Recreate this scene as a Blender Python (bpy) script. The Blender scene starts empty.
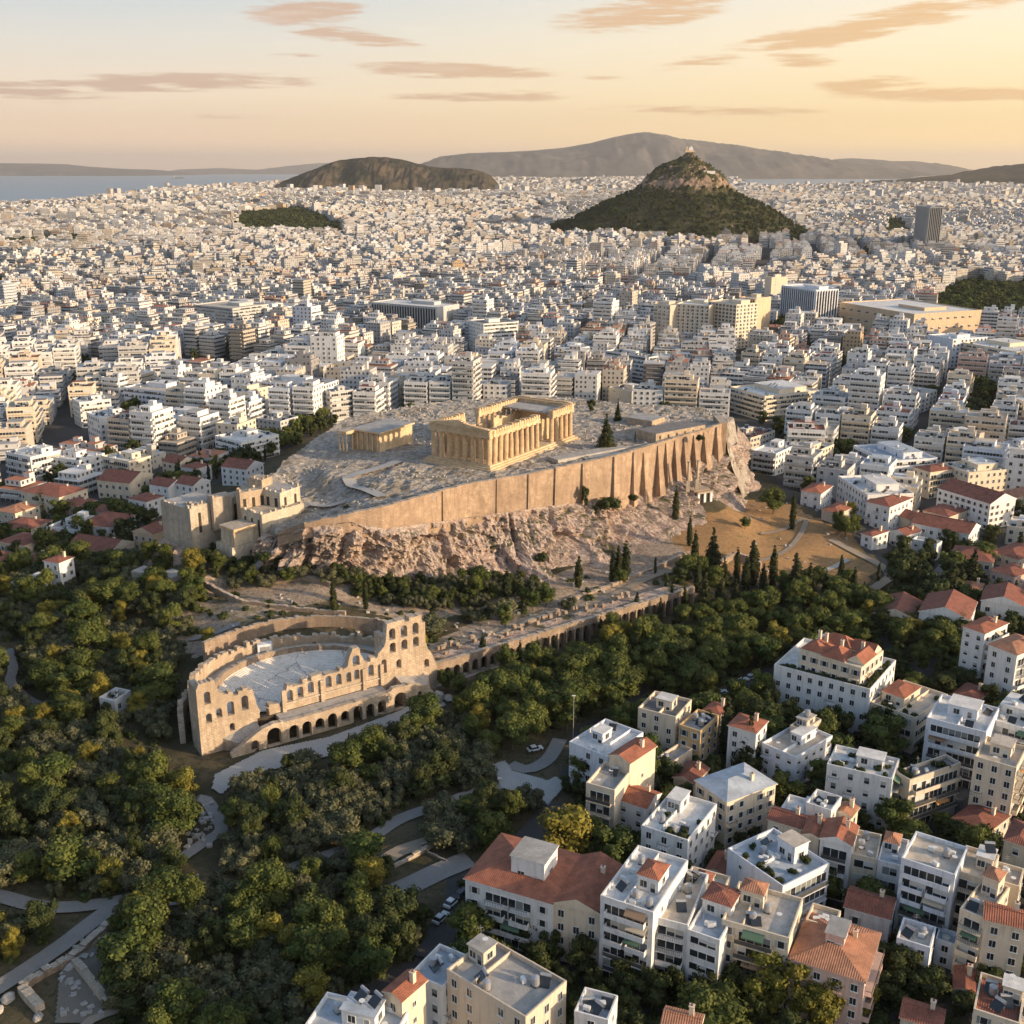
import bpy, math, random
import numpy as np
from mathutils import Vector, Matrix
R = math.radians
random.seed(7); rng = np.random.default_rng(11)
S = bpy.context.scene
COL = S.collection
# ---------------------------------------------------------------- camera
H = 150.0; F = 1100.0; PIT = math.atan(342/F)
CP, SP = math.cos(PIT), math.sin(PIT)
cd = bpy.data.cameras.new('camera'); cam = bpy.data.objects.new('camera', cd); COL.objects.link(cam)
cam.location = (0, 0, H); cam.rotation_euler = (math.pi/2-PIT, 0, 0)
cd.sensor_width = 36; cd.lens = 36*F/1024; cd.clip_start = 1; cd.clip_end = 400000
S.camera = cam
# ---------------------------------------------------------------- light
SUN_EL, SUN_AZ = R(13), R(-22)          # azimuth measured from +X, negative = towards the camera side
HAZE = 2.3e-5
SUN_STRENGTH, SKY_STRENGTH, EXPOSURE = 3.7, 0.15, 1.0
sd = bpy.data.lights.new('sun', 'SUN'); sd.energy = SUN_STRENGTH; sd.angle = R(0.6); sd.color = (1.0, 0.73, 0.46)
sun = bpy.data.objects.new('sun', sd); COL.objects.link(sun)
sv = Vector((math.cos(SUN_EL)*math.cos(SUN_AZ), math.cos(SUN_EL)*math.sin(SUN_AZ), math.sin(SUN_EL)))
sun.rotation_euler = (-sv).to_track_quat('-Z', 'Y').to_euler(); sun.location = (0, 0, 900)
S.view_settings.view_transform = 'Standard'; S.view_settings.look = 'None'
S.view_settings.exposure = EXPOSURE; S.view_settings.gamma = 1
S.cycles.use_denoising = True
S.cycles.max_bounces = 5; S.cycles.diffuse_bounces = 3; S.cycles.glossy_bounces = 2; S.cycles.transmission_bounces = 2
S.cycles.volume_bounces = 0; S.cycles.transparent_max_bounces = 4
S.cycles.use_adaptive_sampling = True; S.cycles.adaptive_threshold = 0.02
# ---------------------------------------------------------------- world
class NT:
    """small helper that writes maths as nodes"""
    def __init__(s, nt): s.nt = nt
    def n(s, t, **k):
        x = s.nt.nodes.new(t)
        for a, b in k.items(): setattr(x, a, b)
        return x
    def put(s, sock, v):
        if v is None: return
        if hasattr(v, 'is_output') or isinstance(v, bpy.types.NodeSocket): s.nt.links.new(v, sock)
        else: sock.default_value = v
    def m(s, op, a, b=None, c=None, clamp=False):
        x = s.n('ShaderNodeMath', operation=op); x.use_clamp = clamp
        for i, v in enumerate((a, b, c)):
            if v is not None: s.put(x.inputs[i], v)
        return x.outputs[0]
    def vm(s, op, a, b=None):
        x = s.n('ShaderNodeVectorMath', operation=op); s.put(x.inputs[0], a)
        if b is not None: s.put(x.inputs[1], b)
        return x.outputs[0]
    def mix(s, f, a, b, mode='MIX'):
        x = s.n('ShaderNodeMix', data_type='RGBA', blend_type=mode)
        s.put(x.inputs[0], f); s.put(x.inputs[6], c4(a)); s.put(x.inputs[7], c4(b))
        return x.outputs[2]
    def ramp(s, f, stops, interp='LINEAR'):
        x = s.n('ShaderNodeValToRGB'); x.color_ramp.interpolation = interp
        e = x.color_ramp.elements
        while len(e) < len(stops): e.new(0.5)
        for i, (p, c) in enumerate(stops): e[i].position = p; e[i].color = c4(c)
        s.put(x.inputs[0], f); return x.outputs[0]
    def noise(s, vec, scale, detail=3, rough=.55, out=0, dist=0):
        x = s.n('ShaderNodeTexNoise'); x.inputs['Scale'].default_value = scale; x.inputs['Detail'].default_value = detail
        x.inputs['Roughness'].default_value = rough; x.inputs['Distortion'].default_value = dist
        if vec is not None: s.put(x.inputs['Vector'], vec)
        return x.outputs[out]
    def voro(s, vec, scale, feat='F1', out=0):
        x = s.n('ShaderNodeTexVoronoi', feature=feat); x.inputs['Scale'].default_value = scale
        if vec is not None: s.put(x.inputs['Vector'], vec)
        return x.outputs[out]
    def smooth(s, x, a, b):
        y = s.n('ShaderNodeMapRange', interpolation_type='SMOOTHSTEP')
        s.put(y.inputs[0], x); y.inputs[1].default_value = a; y.inputs[2].default_value = b
        return y.outputs[0]
def c4(c):
    if isinstance(c, bpy.types.NodeSocket) or isinstance(c, (int, float)): return c
    return tuple(c) if len(c) == 4 else (*c, 1.0)
def lin(r, g, b):
    f = lambda v: v/12.92 if v <= .04045 else ((v+.055)/1.055)**2.4
    return (f(r/255), f(g/255), f(b/255))
w = bpy.data.worlds.new('World'); S.world = w; w.use_nodes = True
wt = w.node_tree; wt.nodes.clear(); N = NT(wt)
sky = N.n('ShaderNodeTexSky', sky_type='NISHITA'); sky.sun_disc = False
sky.sun_elevation = SUN_EL; sky.sun_rotation = math.pi/2 - SUN_AZ; sky.dust_density = 2.5; sky.air_density = 1.0; sky.altitude = 100
tc = N.n('ShaderNodeTexCoord'); sx = N.n('ShaderNodeSeparateXYZ'); wt.links.new(tc.outputs['Generated'], sx.inputs[0])
X, Y, Z = sx.outputs
az = N.m('ARCTAN2', X, Y)                         # 0 straight ahead, + to the right
el = N.m('ARCSINE', Z)
eld = N.m('MULTIPLY', el, 180/math.pi)
t8 = N.m('DIVIDE', eld, 24.0, clamp=True)
def SK(r, g, b): return tuple(v for v in lin(r, g, b))
left = N.ramp(t8, [(0, SK(233,196,165)), (.06, SK(243,208,172)), (.14, SK(243,222,194)), (.24, SK(222,218,208)), (.32, SK(200,208,211)), (.7, SK(150,175,205)), (1, SK(130,160,200))])
right = N.ramp(t8, [(0, SK(255,205,125)), (.05, SK(255,215,138)), (.14, SK(255,228,172)), (.24, SK(255,236,198)), (.32, SK(246,235,212)), (.7, SK(190,200,210)), (1, SK(150,175,205))])
rf = N.smooth(az, -0.42, 0.50)
band = N.mix(rf, left, right)
# cloud streaks, laid out by direction (azimuth, elevation in degrees*19.2)
u = N.m('MULTIPLY', az, F); v = N.m('MULTIPLY', N.m('TANGENT', el), F)
cv = N.n('ShaderNodeCombineXYZ'); N.put(cv.inputs[0], N.m('MULTIPLY', u, .0075)); N.put(cv.inputs[1], N.m('MULTIPLY', v, .075))
n1 = N.noise(cv.outputs[0], 1.0, 5, .6); n2 = N.noise(cv.outputs[0], 3.2, 4, .6)
wob = N.m('MULTIPLY', N.m('SUBTRACT', n1, .5), 3.2)
wob2 = N.m('MULTIPLY', N.m('SUBTRACT', n2, .5), 2.6)
CL = [(310,14,52,10,-.04,1),(352,37,66,7,.12,1),(300,58,30,2.5,0,.5),(185,86,120,8,-.03,1),(450,71,92,7,.03,.9),(480,96,85,5,-.02,.8),(40,97,80,8,.05,.8),
      (640,14,75,15,-.10,1),(835,36,150,11,-.17,1),(980,8,90,10,-.1,.9),(785,61,38,7,.1,.9),(860,88,50,7,0,.8),(930,99,100,6,.02,.9),(710,112,120,5,.02,.55),(205,118,60,3,0,.35),(600,77,20,3,0,.5),(520,98,60,4,0,.5)]
tot = None
for (px, py, hw, hh, sl, st) in CL:
    hw *= .934; du = N.m('SUBTRACT', u, float((px-512)*.934)); dv = N.m('SUBTRACT', v, float(F*math.tan(math.atan((512-py)/F)-PIT)))
    dv = N.m('ADD', dv, N.m('MULTIPLY', du, float(sl)))
    e = N.m('ADD', N.m('POWER', N.m('ABSOLUTE', N.m('DIVIDE', du, float(hw*1.35))), 2.0), N.m('POWER', N.m('ABSOLUTE', N.m('DIVIDE', dv, float(hh*1.25))), 2.0))
    q = N.m('MULTIPLY', N.m('SUBTRACT', 1.0, e, clamp=True), float(st))
    tot = q if tot is None else N.m('MAXIMUM', tot, q)
inside = N.smooth(tot, 0.0, .5)
msk = N.m('MULTIPLY', inside, N.smooth(N.m('ADD', N.m('ADD', tot, wob), wob2), .05, .95))
msk = N.m('MULTIPLY', msk, N.m('GREATER_THAN', Y, 0.0))
cloudc = N.mix(rf, SK(200,168,148), SK(228,180,120))
band = N.mix(N.m('MULTIPLY', msk, .82), band, cloudc)
edge = N.m('MULTIPLY', N.smooth(n1, .52, .75), N.m('MULTIPLY', N.smooth(eld, 1.0, 7.0), .35))
band = N.mix(edge, band, N.mix(rf, SK(238,226,212), SK(255,240,214)))
# band (near the horizon) over the physical sky higher up
bb = N.n('ShaderNodeBackground'); N.put(bb.inputs[0], band); N.put(bb.inputs[1], N.m('MULTIPLY', N.m('ADD', 1.0, N.m('MULTIPLY', N.m('SUBTRACT', 1.0, N.smooth(eld, -.2, 2.6)), .42)), 1.16/(2**EXPOSURE)))
bs = N.n('ShaderNodeBackground'); N.put(bs.inputs[0], sky.outputs[0]); bs.inputs[1].default_value = SKY_STRENGTH
ms = N.n('ShaderNodeMixShader'); N.put(ms.inputs[0], N.smooth(eld, 9.0, 26.0)); wt.links.new(bb.outputs[0], ms.inputs[1]); wt.links.new(bs.outputs[0], ms.inputs[2])
wo = N.n('ShaderNodeOutputWorld'); wt.links.new(ms.outputs[0], wo.inputs[0])
# ---------------------------------------------------------------- projection helpers (camera <-> world)
def Wd(px, py, z=0.0):
    a = (px-512)/F; b = (512-py)/F
    dx, dy, dz = a, CP + b*SP, -SP + b*CP
    t = (z-H)/dz
    return (dx*t, dy*t, z)
def PXn(x, y, z):
    dz = z-H; ax = y*CP - dz*SP; up = y*SP + dz*CP
    ax = np.maximum(ax, 1e-3) if isinstance(ax, np.ndarray) else max(ax, 1e-3)
    return 512 + F*x/ax, 512 - F*up/ax, F/ax
def z_at(y, py): return H - y*math.tan(PIT + math.atan((py-512)/F))
def dist_poly(x, y, P):
    """distance from points to a polyline"""
    best = np.full(np.shape(x), 1e9)
    for (ax, ay), (bx, by) in zip(P[:-1], P[1:]):
        dx, dy = bx-ax, by-ay; L = dx*dx+dy*dy+1e-9
        t = np.clip(((x-ax)*dx+(y-ay)*dy)/L, 0, 1)
        best = np.minimum(best, np.hypot(x-ax-t*dx, y-ay-t*dy))
    return best
def in_poly(x, y, P):
    x = np.asarray(x, float); y = np.asarray(y, float); c = np.zeros(x.shape, bool); n = len(P); j = n-1
    for i in range(n):
        xi, yi = P[i][:2]; xj, yj = P[j][:2]
        k = ((yi > y) != (yj > y)) & (x < (xj-xi)*(y-yi)/((yj-yi) if yj != yi else 1e-9)+xi)
        c ^= k; j = i
    return c
def resample(P, n):
    P = np.array(P, float); d = np.r_[0, np.cumsum(np.linalg.norm(np.diff(P, axis=0), axis=1))]
    t = np.linspace(0, d[-1], n); return np.stack([np.interp(t, d, P[:, k]) for k in range(P.shape[1])], 1)
def fbm(x, y, seed=0, oct=4, rough=.5):
    """cheap value noise sum, numpy"""
    out = np.zeros(np.shape(x)); amp = 1.0; tot = 0
    for o in range(oct):
        xi = np.floor(x).astype(np.int64); yi = np.floor(y).astype(np.int64); fx = x-xi; fy = y-yi
        fx = fx*fx*(3-2*fx); fy = fy*fy*(3-2*fy)
        def h(a, b):
            n = (a*374761393 + b*668265263 + (seed+o)*974634777) & 0x7fffffff
            n = ((n ^ (n >> 13))*1274126177) & 0x7fffffff
            return ((n ^ (n >> 16)) & 0xffff)/65535.0
        v = (h(xi, yi)*(1-fx)+h(xi+1, yi)*fx)*(1-fy)+(h(xi, yi+1)*(1-fx)+h(xi+1, yi+1)*fx)*fy
        out += v*amp; tot += amp; amp *= rough; x = x*2.03+17.3; y = y*2.03+9.1
    return out/tot
# ---------------------------------------------------------------- materials
MATS = {}
def mat(name, col=(.5,.5,.5), rough=.85, spec=.25, fn=None, bump=None, metal=0):
    if name in MATS: return MATS[name]
    m = bpy.data.materials.new(name); m.use_nodes = True; nt = m.node_tree; nt.nodes.clear(); n = NT(nt)
    b = n.n('ShaderNodeBsdfPrincipled'); o = n.n('ShaderNodeOutputMaterial'); nt.links.new(b.outputs[0], o.inputs[0])
    b.inputs['Roughness'].default_value = rough; b.inputs['Specular IOR Level'].default_value = spec; b.inputs['Metallic'].default_value = metal
    r = fn(n, b) if fn else c4(col)
    if r is not None: n.put(b.inputs['Base Color'], r)
    MATS[name] = m; return m
def obj_co(n): return n.n('ShaderNodeTexCoord').outputs['Object']
def geo_co(n): return n.n('ShaderNodeNewGeometry').outputs['Position']
def uv_co(n): return n.n('ShaderNodeUVMap').outputs[0]
def bumpit(n, b, h, strength=.5, dist=.1):
    x = n.n('ShaderNodeBump'); x.inputs['Strength'].default_value = strength; x.inputs['Distance'].default_value = dist
    n.put(x.inputs['Height'], h); n.put(b.inputs['Normal'], x.outputs[0])
def scale_c(c, k): return tuple(min(1, v*k) for v in c[:3])
def plaster(name, c):
    def fn(n, b):
        p = geo_co(n); nz = n.noise(p, .25, 5, .65); n2_ = n.noise(p, 2.5, 3, .6)
        sc = n.vm('MULTIPLY', p, (1.2, 1.2, .18)); st = n.noise(sc, 1.0, 4, .6)      # vertical rain streaks
        k = n.m('MULTIPLY', n.smooth(st, .45, .7), .6)
        c1 = n.mix(nz, scale_c(c, .86), scale_c(c, 1.08))
        c1 = n.mix(k, c1, scale_c(c, .62)); c1 = n.mix(n.m('MULTIPLY', n2_, .2), c1, scale_c(c, .8))
        return c1
    return mat(name, fn=fn, rough=.9)
WALLS = {'white': plaster('white_plaster', (.74,.73,.71)), 'bluewhite': plaster('cool_white_plaster', (.68,.71,.76)), 'cream': plaster('cream_plaster', (.70,.60,.46)),
         'beige': plaster('beige_plaster', (.58,.50,.40)), 'grey': plaster('grey_plaster', (.50,.50,.49)), 'ochre': plaster('ochre_plaster', (.66,.46,.24)),
         'orange': plaster('orange_plaster', (.62,.34,.16)), 'pink': plaster('pink_plaster', (.66,.46,.38)), 'tan': plaster('tan_stone', (.62,.47,.32))}
def roofmat(name, c, stain=.5):
    def fn(n, b):
        p = geo_co(n); a = n.noise(p, .35, 6, .7); d = n.noise(p, 1.6, 5, .7); v = n.voro(p, .22, 'F1', 1)
        c1 = n.mix(n.smooth(a, .35, .7), scale_c(c, .72), scale_c(c, 1.1))
        c1 = n.mix(n.m('MULTIPLY', n.smooth(d, .5, .75), stain), c1, scale_c(c, .42))
        sep = n.n('ShaderNodeSeparateColor'); n.put(sep.inputs[0], v)
        return n.mix(n.m('MULTIPLY', sep.outputs[0], .18), c1, scale_c(c, 1.25))
    return mat(name, fn=fn, rough=.9)
ROOFS = {'white': roofmat('white_roof_coating', (.66,.65,.62)), 'grey': roofmat('grey_roof_felt', (.36,.35,.33)), 'beige': roofmat('beige_roof_screed', (.52,.46,.38)),
         'blue': roofmat('blue_grey_roof', (.40,.45,.50), .25), 'dark': roofmat('dark_roof_felt', (.20,.19,.18)), 'stained': roofmat('stained_roof_slab', (.50,.46,.40), .9)}
def tile_fn(c):
    def fn(n, b):
        uv = uv_co(n); sp = n.n('ShaderNodeSeparateXYZ'); n.put(sp.inputs[0], uv)
        rows = n.m('SINE', n.m('MULTIPLY', sp.outputs[0], 2*math.pi/.42)); cr = n.m('FRACT', n.m('DIVIDE', sp.outputs[1], .45))
        p = geo_co(n); a = n.noise(p, .5, 5, .7); d = n.noise(p, 3.5, 3, .7)
        c1 = n.mix(n.smooth(a, .3, .7), scale_c(c, .62), scale_c(c, 1.15)); c1 = n.mix(n.smooth(d, .45, .8), c1, (.30,.20,.14))
        c1 = n.mix(n.m('MULTIPLY', n.smooth(rows, -.9, -.2), .0), c1, c1)
        h = n.m('ADD', n.m('MULTIPLY', rows, .5), n.m('MULTIPLY', cr, .4)); bumpit(n, b, h, .7, .12)
        return n.mix(n.m('MULTIPLY', n.m('LESS_THAN', cr, .18), .35), c1, scale_c(c, .45))
    return fn
ROOFS['tile'] = mat('terracotta_roof_tile', fn=tile_fn((.35,.125,.075)), rough=.8)
ROOFS['darktile'] = mat('dark_red_roof_tile', fn=tile_fn((.25,.088,.062)), rough=.8)
ROOFS['palettile'] = mat('faded_orange_roof_tile', fn=tile_fn((.42,.20,.12)), rough=.8)
GLASS = mat('window_glass', (.025,.03,.035), rough=.12, spec=.6)
def shut(n, b):
    i = n.n('ShaderNodeObjectInfo').outputs['Random']
    return n.ramp(i, [(0,(.55,.55,.53)),(.4,(.40,.38,.34)),(.7,(.18,.20,.20)),(1,(.25,.17,.11))], 'CONSTANT')
FRAME = mat('painted_window_frame', fn=shut, rough=.6)
WFRAME = mat('white_window_frame', (.66,.66,.64), rough=.5)
RAIL = mat('dark_metal_railing', (.10,.10,.10), rough=.5)
METAL = mat('grey_galvanised_metal', (.45,.46,.47), rough=.4, metal=.6)
AWN = [mat('orange_awning_cloth', (.50,.26,.10)), mat('green_awning_cloth', (.10,.17,.11)), mat('cream_awning_cloth', (.55,.48,.36)), mat('striped_brown_awning', (.30,.20,.13))]
def stone(name, c, c2, sc=1.0, blocks=True, bst=.6):
    def fn(n, b):
        p = geo_co(n); a = n.noise(p, .16*sc, 5, .7); d = n.noise(p, 1.1*sc, 5, .7); e = n.noise(p, .55*sc, 3, .6)
        c1 = n.mix(n.smooth(a, .3, .7), c, c2); c1 = n.mix(n.m('MULTIPLY', n.smooth(d, .44, .62), .55), c1, scale_c(c2, .5)); vv = n.voro(n.vm('MULTIPLY', p, (1, 1, 1.8)), .13, 'F1', 1); sv = n.n('ShaderNodeSeparateColor'); n.put(sv.inputs[0], vv); c1 = n.mix(n.m('MULTIPLY', sv.outputs[0], .4), c1, scale_c(c2, .75))
        c1 = n.mix(n.m('MULTIPLY', n.smooth(e, .5, .7), .4), c1, scale_c(c, 1.25))
        h = d
        if blocks:
            br = n.n('ShaderNodeTexBrick'); n.put(br.inputs['Vector'], uv_co(n)); br.inputs['Scale'].default_value = 1.0
            br.inputs['Brick Width'].default_value = 1.3; br.inputs['Row Height'].default_value = .5; br.inputs['Mortar Size'].default_value = .06
            br.inputs['Color1'].default_value = (1,1,1,1); br.inputs['Color2'].default_value = (.72,.72,.72,1); br.inputs['Mortar'].default_value = (.4,.38,.36,1)
            c1 = n.mix(.62, c1, br.outputs[0], 'MULTIPLY'); g2 = n.noise(p, .07, 4, .65); c1 = n.mix(n.m('MULTIPLY', n.smooth(g2, .46, .60), .6), c1, scale_c(c2, .62)); stv = n.noise(n.vm('MULTIPLY', p, (.7, .7, .1)), 1.0, 5, .75); c1 = n.mix(n.m('MULTIPLY', n.smooth(stv, .47, .60), .6), c1, scale_c(c2, .55)); h = n.m('ADD', h, br.outputs[1])
        bumpit(n, b, h, bst, .25)
        return c1
    return mat(name, fn=fn, rough=.95, spec=.1)
LIME = stone('honey_limestone', (.70,.57,.43), (.56,.44,.32)); LIMEP = stone('pale_marble', (.68,.52,.34), (.55,.40,.24), 1.0, False, .3)
RUIN = stone('rubble_masonry', (.54,.43,.32), (.37,.28,.21), 1.6); FORT = stone('fortification_masonry', (.64,.48,.34), (.47,.34,.24), .55)
PALE = stone('pale_limestone_blocks', (.68,.60,.49), (.58,.50,.40), 1.0); CREAMST = stone('cream_marble_blocks', (.78,.70,.56), (.68,.59,.46), 1.0, True, .3)
PALEP = stone('worn_pale_paving', (.46,.44,.41), (.36,.34,.31), 1.3, False, .25)
DARKH = mat('dark_hollow', (.05,.04,.03))  # flat dark colour that paints in the shade of hollows
# ---------------------------------------------------------------- mesh builder
class MB:
    def __init__(s): s.v = []; s.f = []; s.m = []; s.uv = []; s.c = []
    def q(s, pts, m=0, uv=None, c=None):
        i = len(s.v); s.v += [tuple(p) for p in pts]; s.f.append(tuple(range(i, i+len(pts)))); s.m.append(m)
        if uv is None:
            p = [Vector(a) for a in pts]; nrm = (p[1]-p[0]).cross(p[2]-p[0])
            if nrm.length < 1e-9: nrm = Vector((0,0,1))
            nrm.normalize()
            if abs(nrm.z) > .7: uv = [(a.x, a.y) for a in p]
            else:
                t = Vector((-nrm.y, nrm.x, 0)).normalized(); uv = [(a.dot(t), a.z) for a in p]
        s.uv += list(uv); s.c.append(c)
    def hexa(s, b, t, m=0, mt=None, bottom=True, c=None, ct=None):
        """b, t: four bottom and four top points, counter-clockwise from above"""
        mt = m if mt is None else mt
        for i in range(4):
            j = (i+1) % 4; s.q([b[i], b[j], t[j], t[i]], m, c=c)
        s.q(t, mt, c=ct if ct is not None else c)
        if bottom: s.q(b[::-1], m, c=c)
    def box(s, x0, y0, z0, x1, y1, z1, m=0, mt=None, bottom=True, c=None, ct=None):
        s.hexa([(x0,y0,z0),(x1,y0,z0),(x1,y1,z0),(x0,y1,z0)], [(x0,y0,z1),(x1,y0,z1),(x1,y1,z1),(x0,y1,z1)], m, mt, bottom, c, ct)
    def cyl(s, x, y, z0, z1, r0, r1, n=10, m=0, cap=True, ph=0):
        a = [(math.cos(2*math.pi*i/n+ph), math.sin(2*math.pi*i/n+ph)) for i in range(n)]
        for i in range(n):
            j = (i+1) % n
            s.q([(x+a[i][0]*r0,y+a[i][1]*r0,z0),(x+a[j][0]*r0,y+a[j][1]*r0,z0),(x+a[j][0]*r1,y+a[j][1]*r1,z1),(x+a[i][0]*r1,y+a[i][1]*r1,z1)], m)
        if cap and r1 > .01: s.q([(x+p[0]*r1, y+p[1]*r1, z1) for p in a], m)
    def limb(s, p, q, r0, r1, n=6, m=0):
        p = Vector(p); q = Vector(q); d = (q-p).normalized(); a = d.orthogonal().normalized(); b = d.cross(a)
        ring = lambda o, r: [o+(a*math.cos(2*math.pi*i/n)+b*math.sin(2*math.pi*i/n))*r for i in range(n)]
        A, B = ring(p, r0), ring(q, r1)
        for i in range(n): s.q([A[i], A[(i+1)%n], B[(i+1)%n], B[i]], m)
    def mesh(s, name, mats):
        me = bpy.data.meshes.new(name); me.from_pydata(s.v, [], s.f)
        for m in (mats if isinstance(mats, (list, tuple)) else [mats]): me.materials.append(m)
        me.polygons.foreach_set('material_index', s.m)
        ul = me.uv_layers.new(name='UVMap'); ul.data.foreach_set('uv', np.array(s.uv, 'f').ravel())
        if any(c is not None for c in s.c):
            at = me.attributes.new('Col', 'FLOAT_COLOR', 'FACE')
            at.data.foreach_set('color', np.array([c if c is not None else (.5,.5,.5,0) for c in s.c], 'f').ravel())
        me.update(); return me
def link(name, me, parent=None, loc=None, rz=None, scale=None):
    o = bpy.data.objects.new(name, me); COL.objects.link(o)
    if parent is not None: o.parent = parent
    if loc is not None: o.location = loc
    if rz is not None: o.rotation_euler = (0, 0, rz)
    if scale is not None: o.scale = scale
    return o
def np_mesh(name, V, Fq, mats, col=None, uv=None, mi=None, colname='Col', smooth=False):
    """V (n,3); Fq (m,k) uniform polygons"""
    me = bpy.data.meshes.new(name); V = np.asarray(V, 'f'); Fq = np.asarray(Fq, 'i'); m, k = Fq.shape
    me.vertices.add(len(V)); me.vertices.foreach_set('co', V.ravel())
    me.loops.add(m*k); me.loops.foreach_set('vertex_index', Fq.ravel())
    me.polygons.add(m); me.polygons.foreach_set('loop_start', np.arange(0, m*k, k, dtype='i')); me.polygons.foreach_set('loop_total', np.full(m, k, 'i'))
    for x in (mats if isinstance(mats, (list, tuple)) else [mats]): me.materials.append(x)
    if mi is not None: me.polygons.foreach_set('material_index', np.asarray(mi, 'i'))
    me.polygons.foreach_set('use_smooth', np.full(m, bool(smooth)))
    me.update(calc_edges=True)
    if col is not None:
        dom = 'FACE' if len(col) == m else 'POINT'
        at = me.attributes.new(colname, 'FLOAT_COLOR', dom); at.data.foreach_set('color', np.asarray(col, 'f').ravel())
    if uv is not None:
        ul = me.uv_layers.new(name='UVMap'); ul.data.foreach_set('uv', np.asarray(uv, 'f').ravel())
    return me
# ---------------------------------------------------------------- labels
REG = []          # (object, look, category, group, screen x, screen y, fixed label)
def reg(o, look, cat, group, x, y, z, fixed=None, lm=None):
    px, py, _ = PXn(x, y, z); o['category'] = cat
    if group: o['group'] = group
    REG.append([o, look, cat, group, float(px), float(py), fixed, lm]); return o
def thing(name, loc, look, cat, group=None, rz=0, fixed=None):
    o = bpy.data.objects.new(name, None); COL.objects.link(o); o.empty_display_size = 1
    o.location = loc; o.rotation_euler = (0, 0, rz); reg(o, look, cat, group, *loc, fixed=fixed); return o
def struct(o): o['kind'] = 'structure'; return o
def stuff(o, label=None):
    o['kind'] = 'stuff'
    if label: o['label'] = label
    return o
# ================================================================ terrain
# line of the arcade wall (stoa) and the frame of the theatre, both in world metres
ST0 = Wd(418, 690, 2.0); ST1 = Wd(694, 604, 2.0)
TH0 = Vector(Wd(232, 757, 2.0)).to_2d(); TH1 = Vector(Wd(421, 702, 2.0)).to_2d()
TU = (TH1-TH0).normalized(); TB = Vector((-TU.y, TU.x)); TL = (TH1-TH0).length
def th(s, t): p = TH0+TU*s+TB*t; return (p.x, p.y)
CTRL = [(161,549,19),(146,563,16),(242,567,15.5),(265,552,19),(200,565,19),(150,592,8),(118,585,6),(178,592,10),(135,580,9),(205,600,11),(260,600,13),(324,575,16),(280,618,12),(340,615,12),(400,600,10),(442,587,9),(494,590,8),
        (556,590,8),(640,570,8),(673,545,10),(700,525,11),(748,508,9),(700,500,16),(790,540,6),(840,570,3),(880,600,0),(690,590,5),(560,615,5),(480,640,5),(430,655,6),
        (800,640,0),(950,560,0),(1020,480,0),(1000,800,0),(700,900,0),(500,1000,0),(600,700,0),(760,620,0),(700,650,0),(860,440,0),(800,400,0),(900,500,0),(460,710,1),(560,665,1),(350,760,1),
        (520,380,0),(400,380,0),(640,380,0),(280,400,0),(200,440,0),(100,480,0),(50,540,0),(110,560,4),(90,600,4),(40,620,1),(130,650,4),(60,700,0),(0,800,0),(150,800,0),(300,850,0),
        (165,640,7),(160,700,3),(180,740,1),(250,780,1),(-60,600,0),(-100,900,0),(100,1000,0),(300,1040,0),(700,1100,0),(1100,900,0),(1100,600,0)]
CX = np.array([Wd(*c)[0] for c in CTRL]); CY = np.array([Wd(*c)[1] for c in CTRL]); CZ = np.array([c[2] for c in CTRL], float)
def relief(x, y):
    r = np.clip((y-1400)/3500, 0, 1); r = r*r*(3-2*r)
    return r*np.clip(fbm(x/900+5, y/1200+3, 5, 3)-.35, 0, 1)*90
COAST = [(-900,216),(0,206),(60,203),(125,197),(205,189),(250,184),(300,181),(480,179),(735,179),(745,186),(905,187),(915,179),(1024,178),(1900,178)]
def coast_py(px): return np.interp(px, [c[0] for c in COAST], [c[1] for c in COAST])
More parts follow.
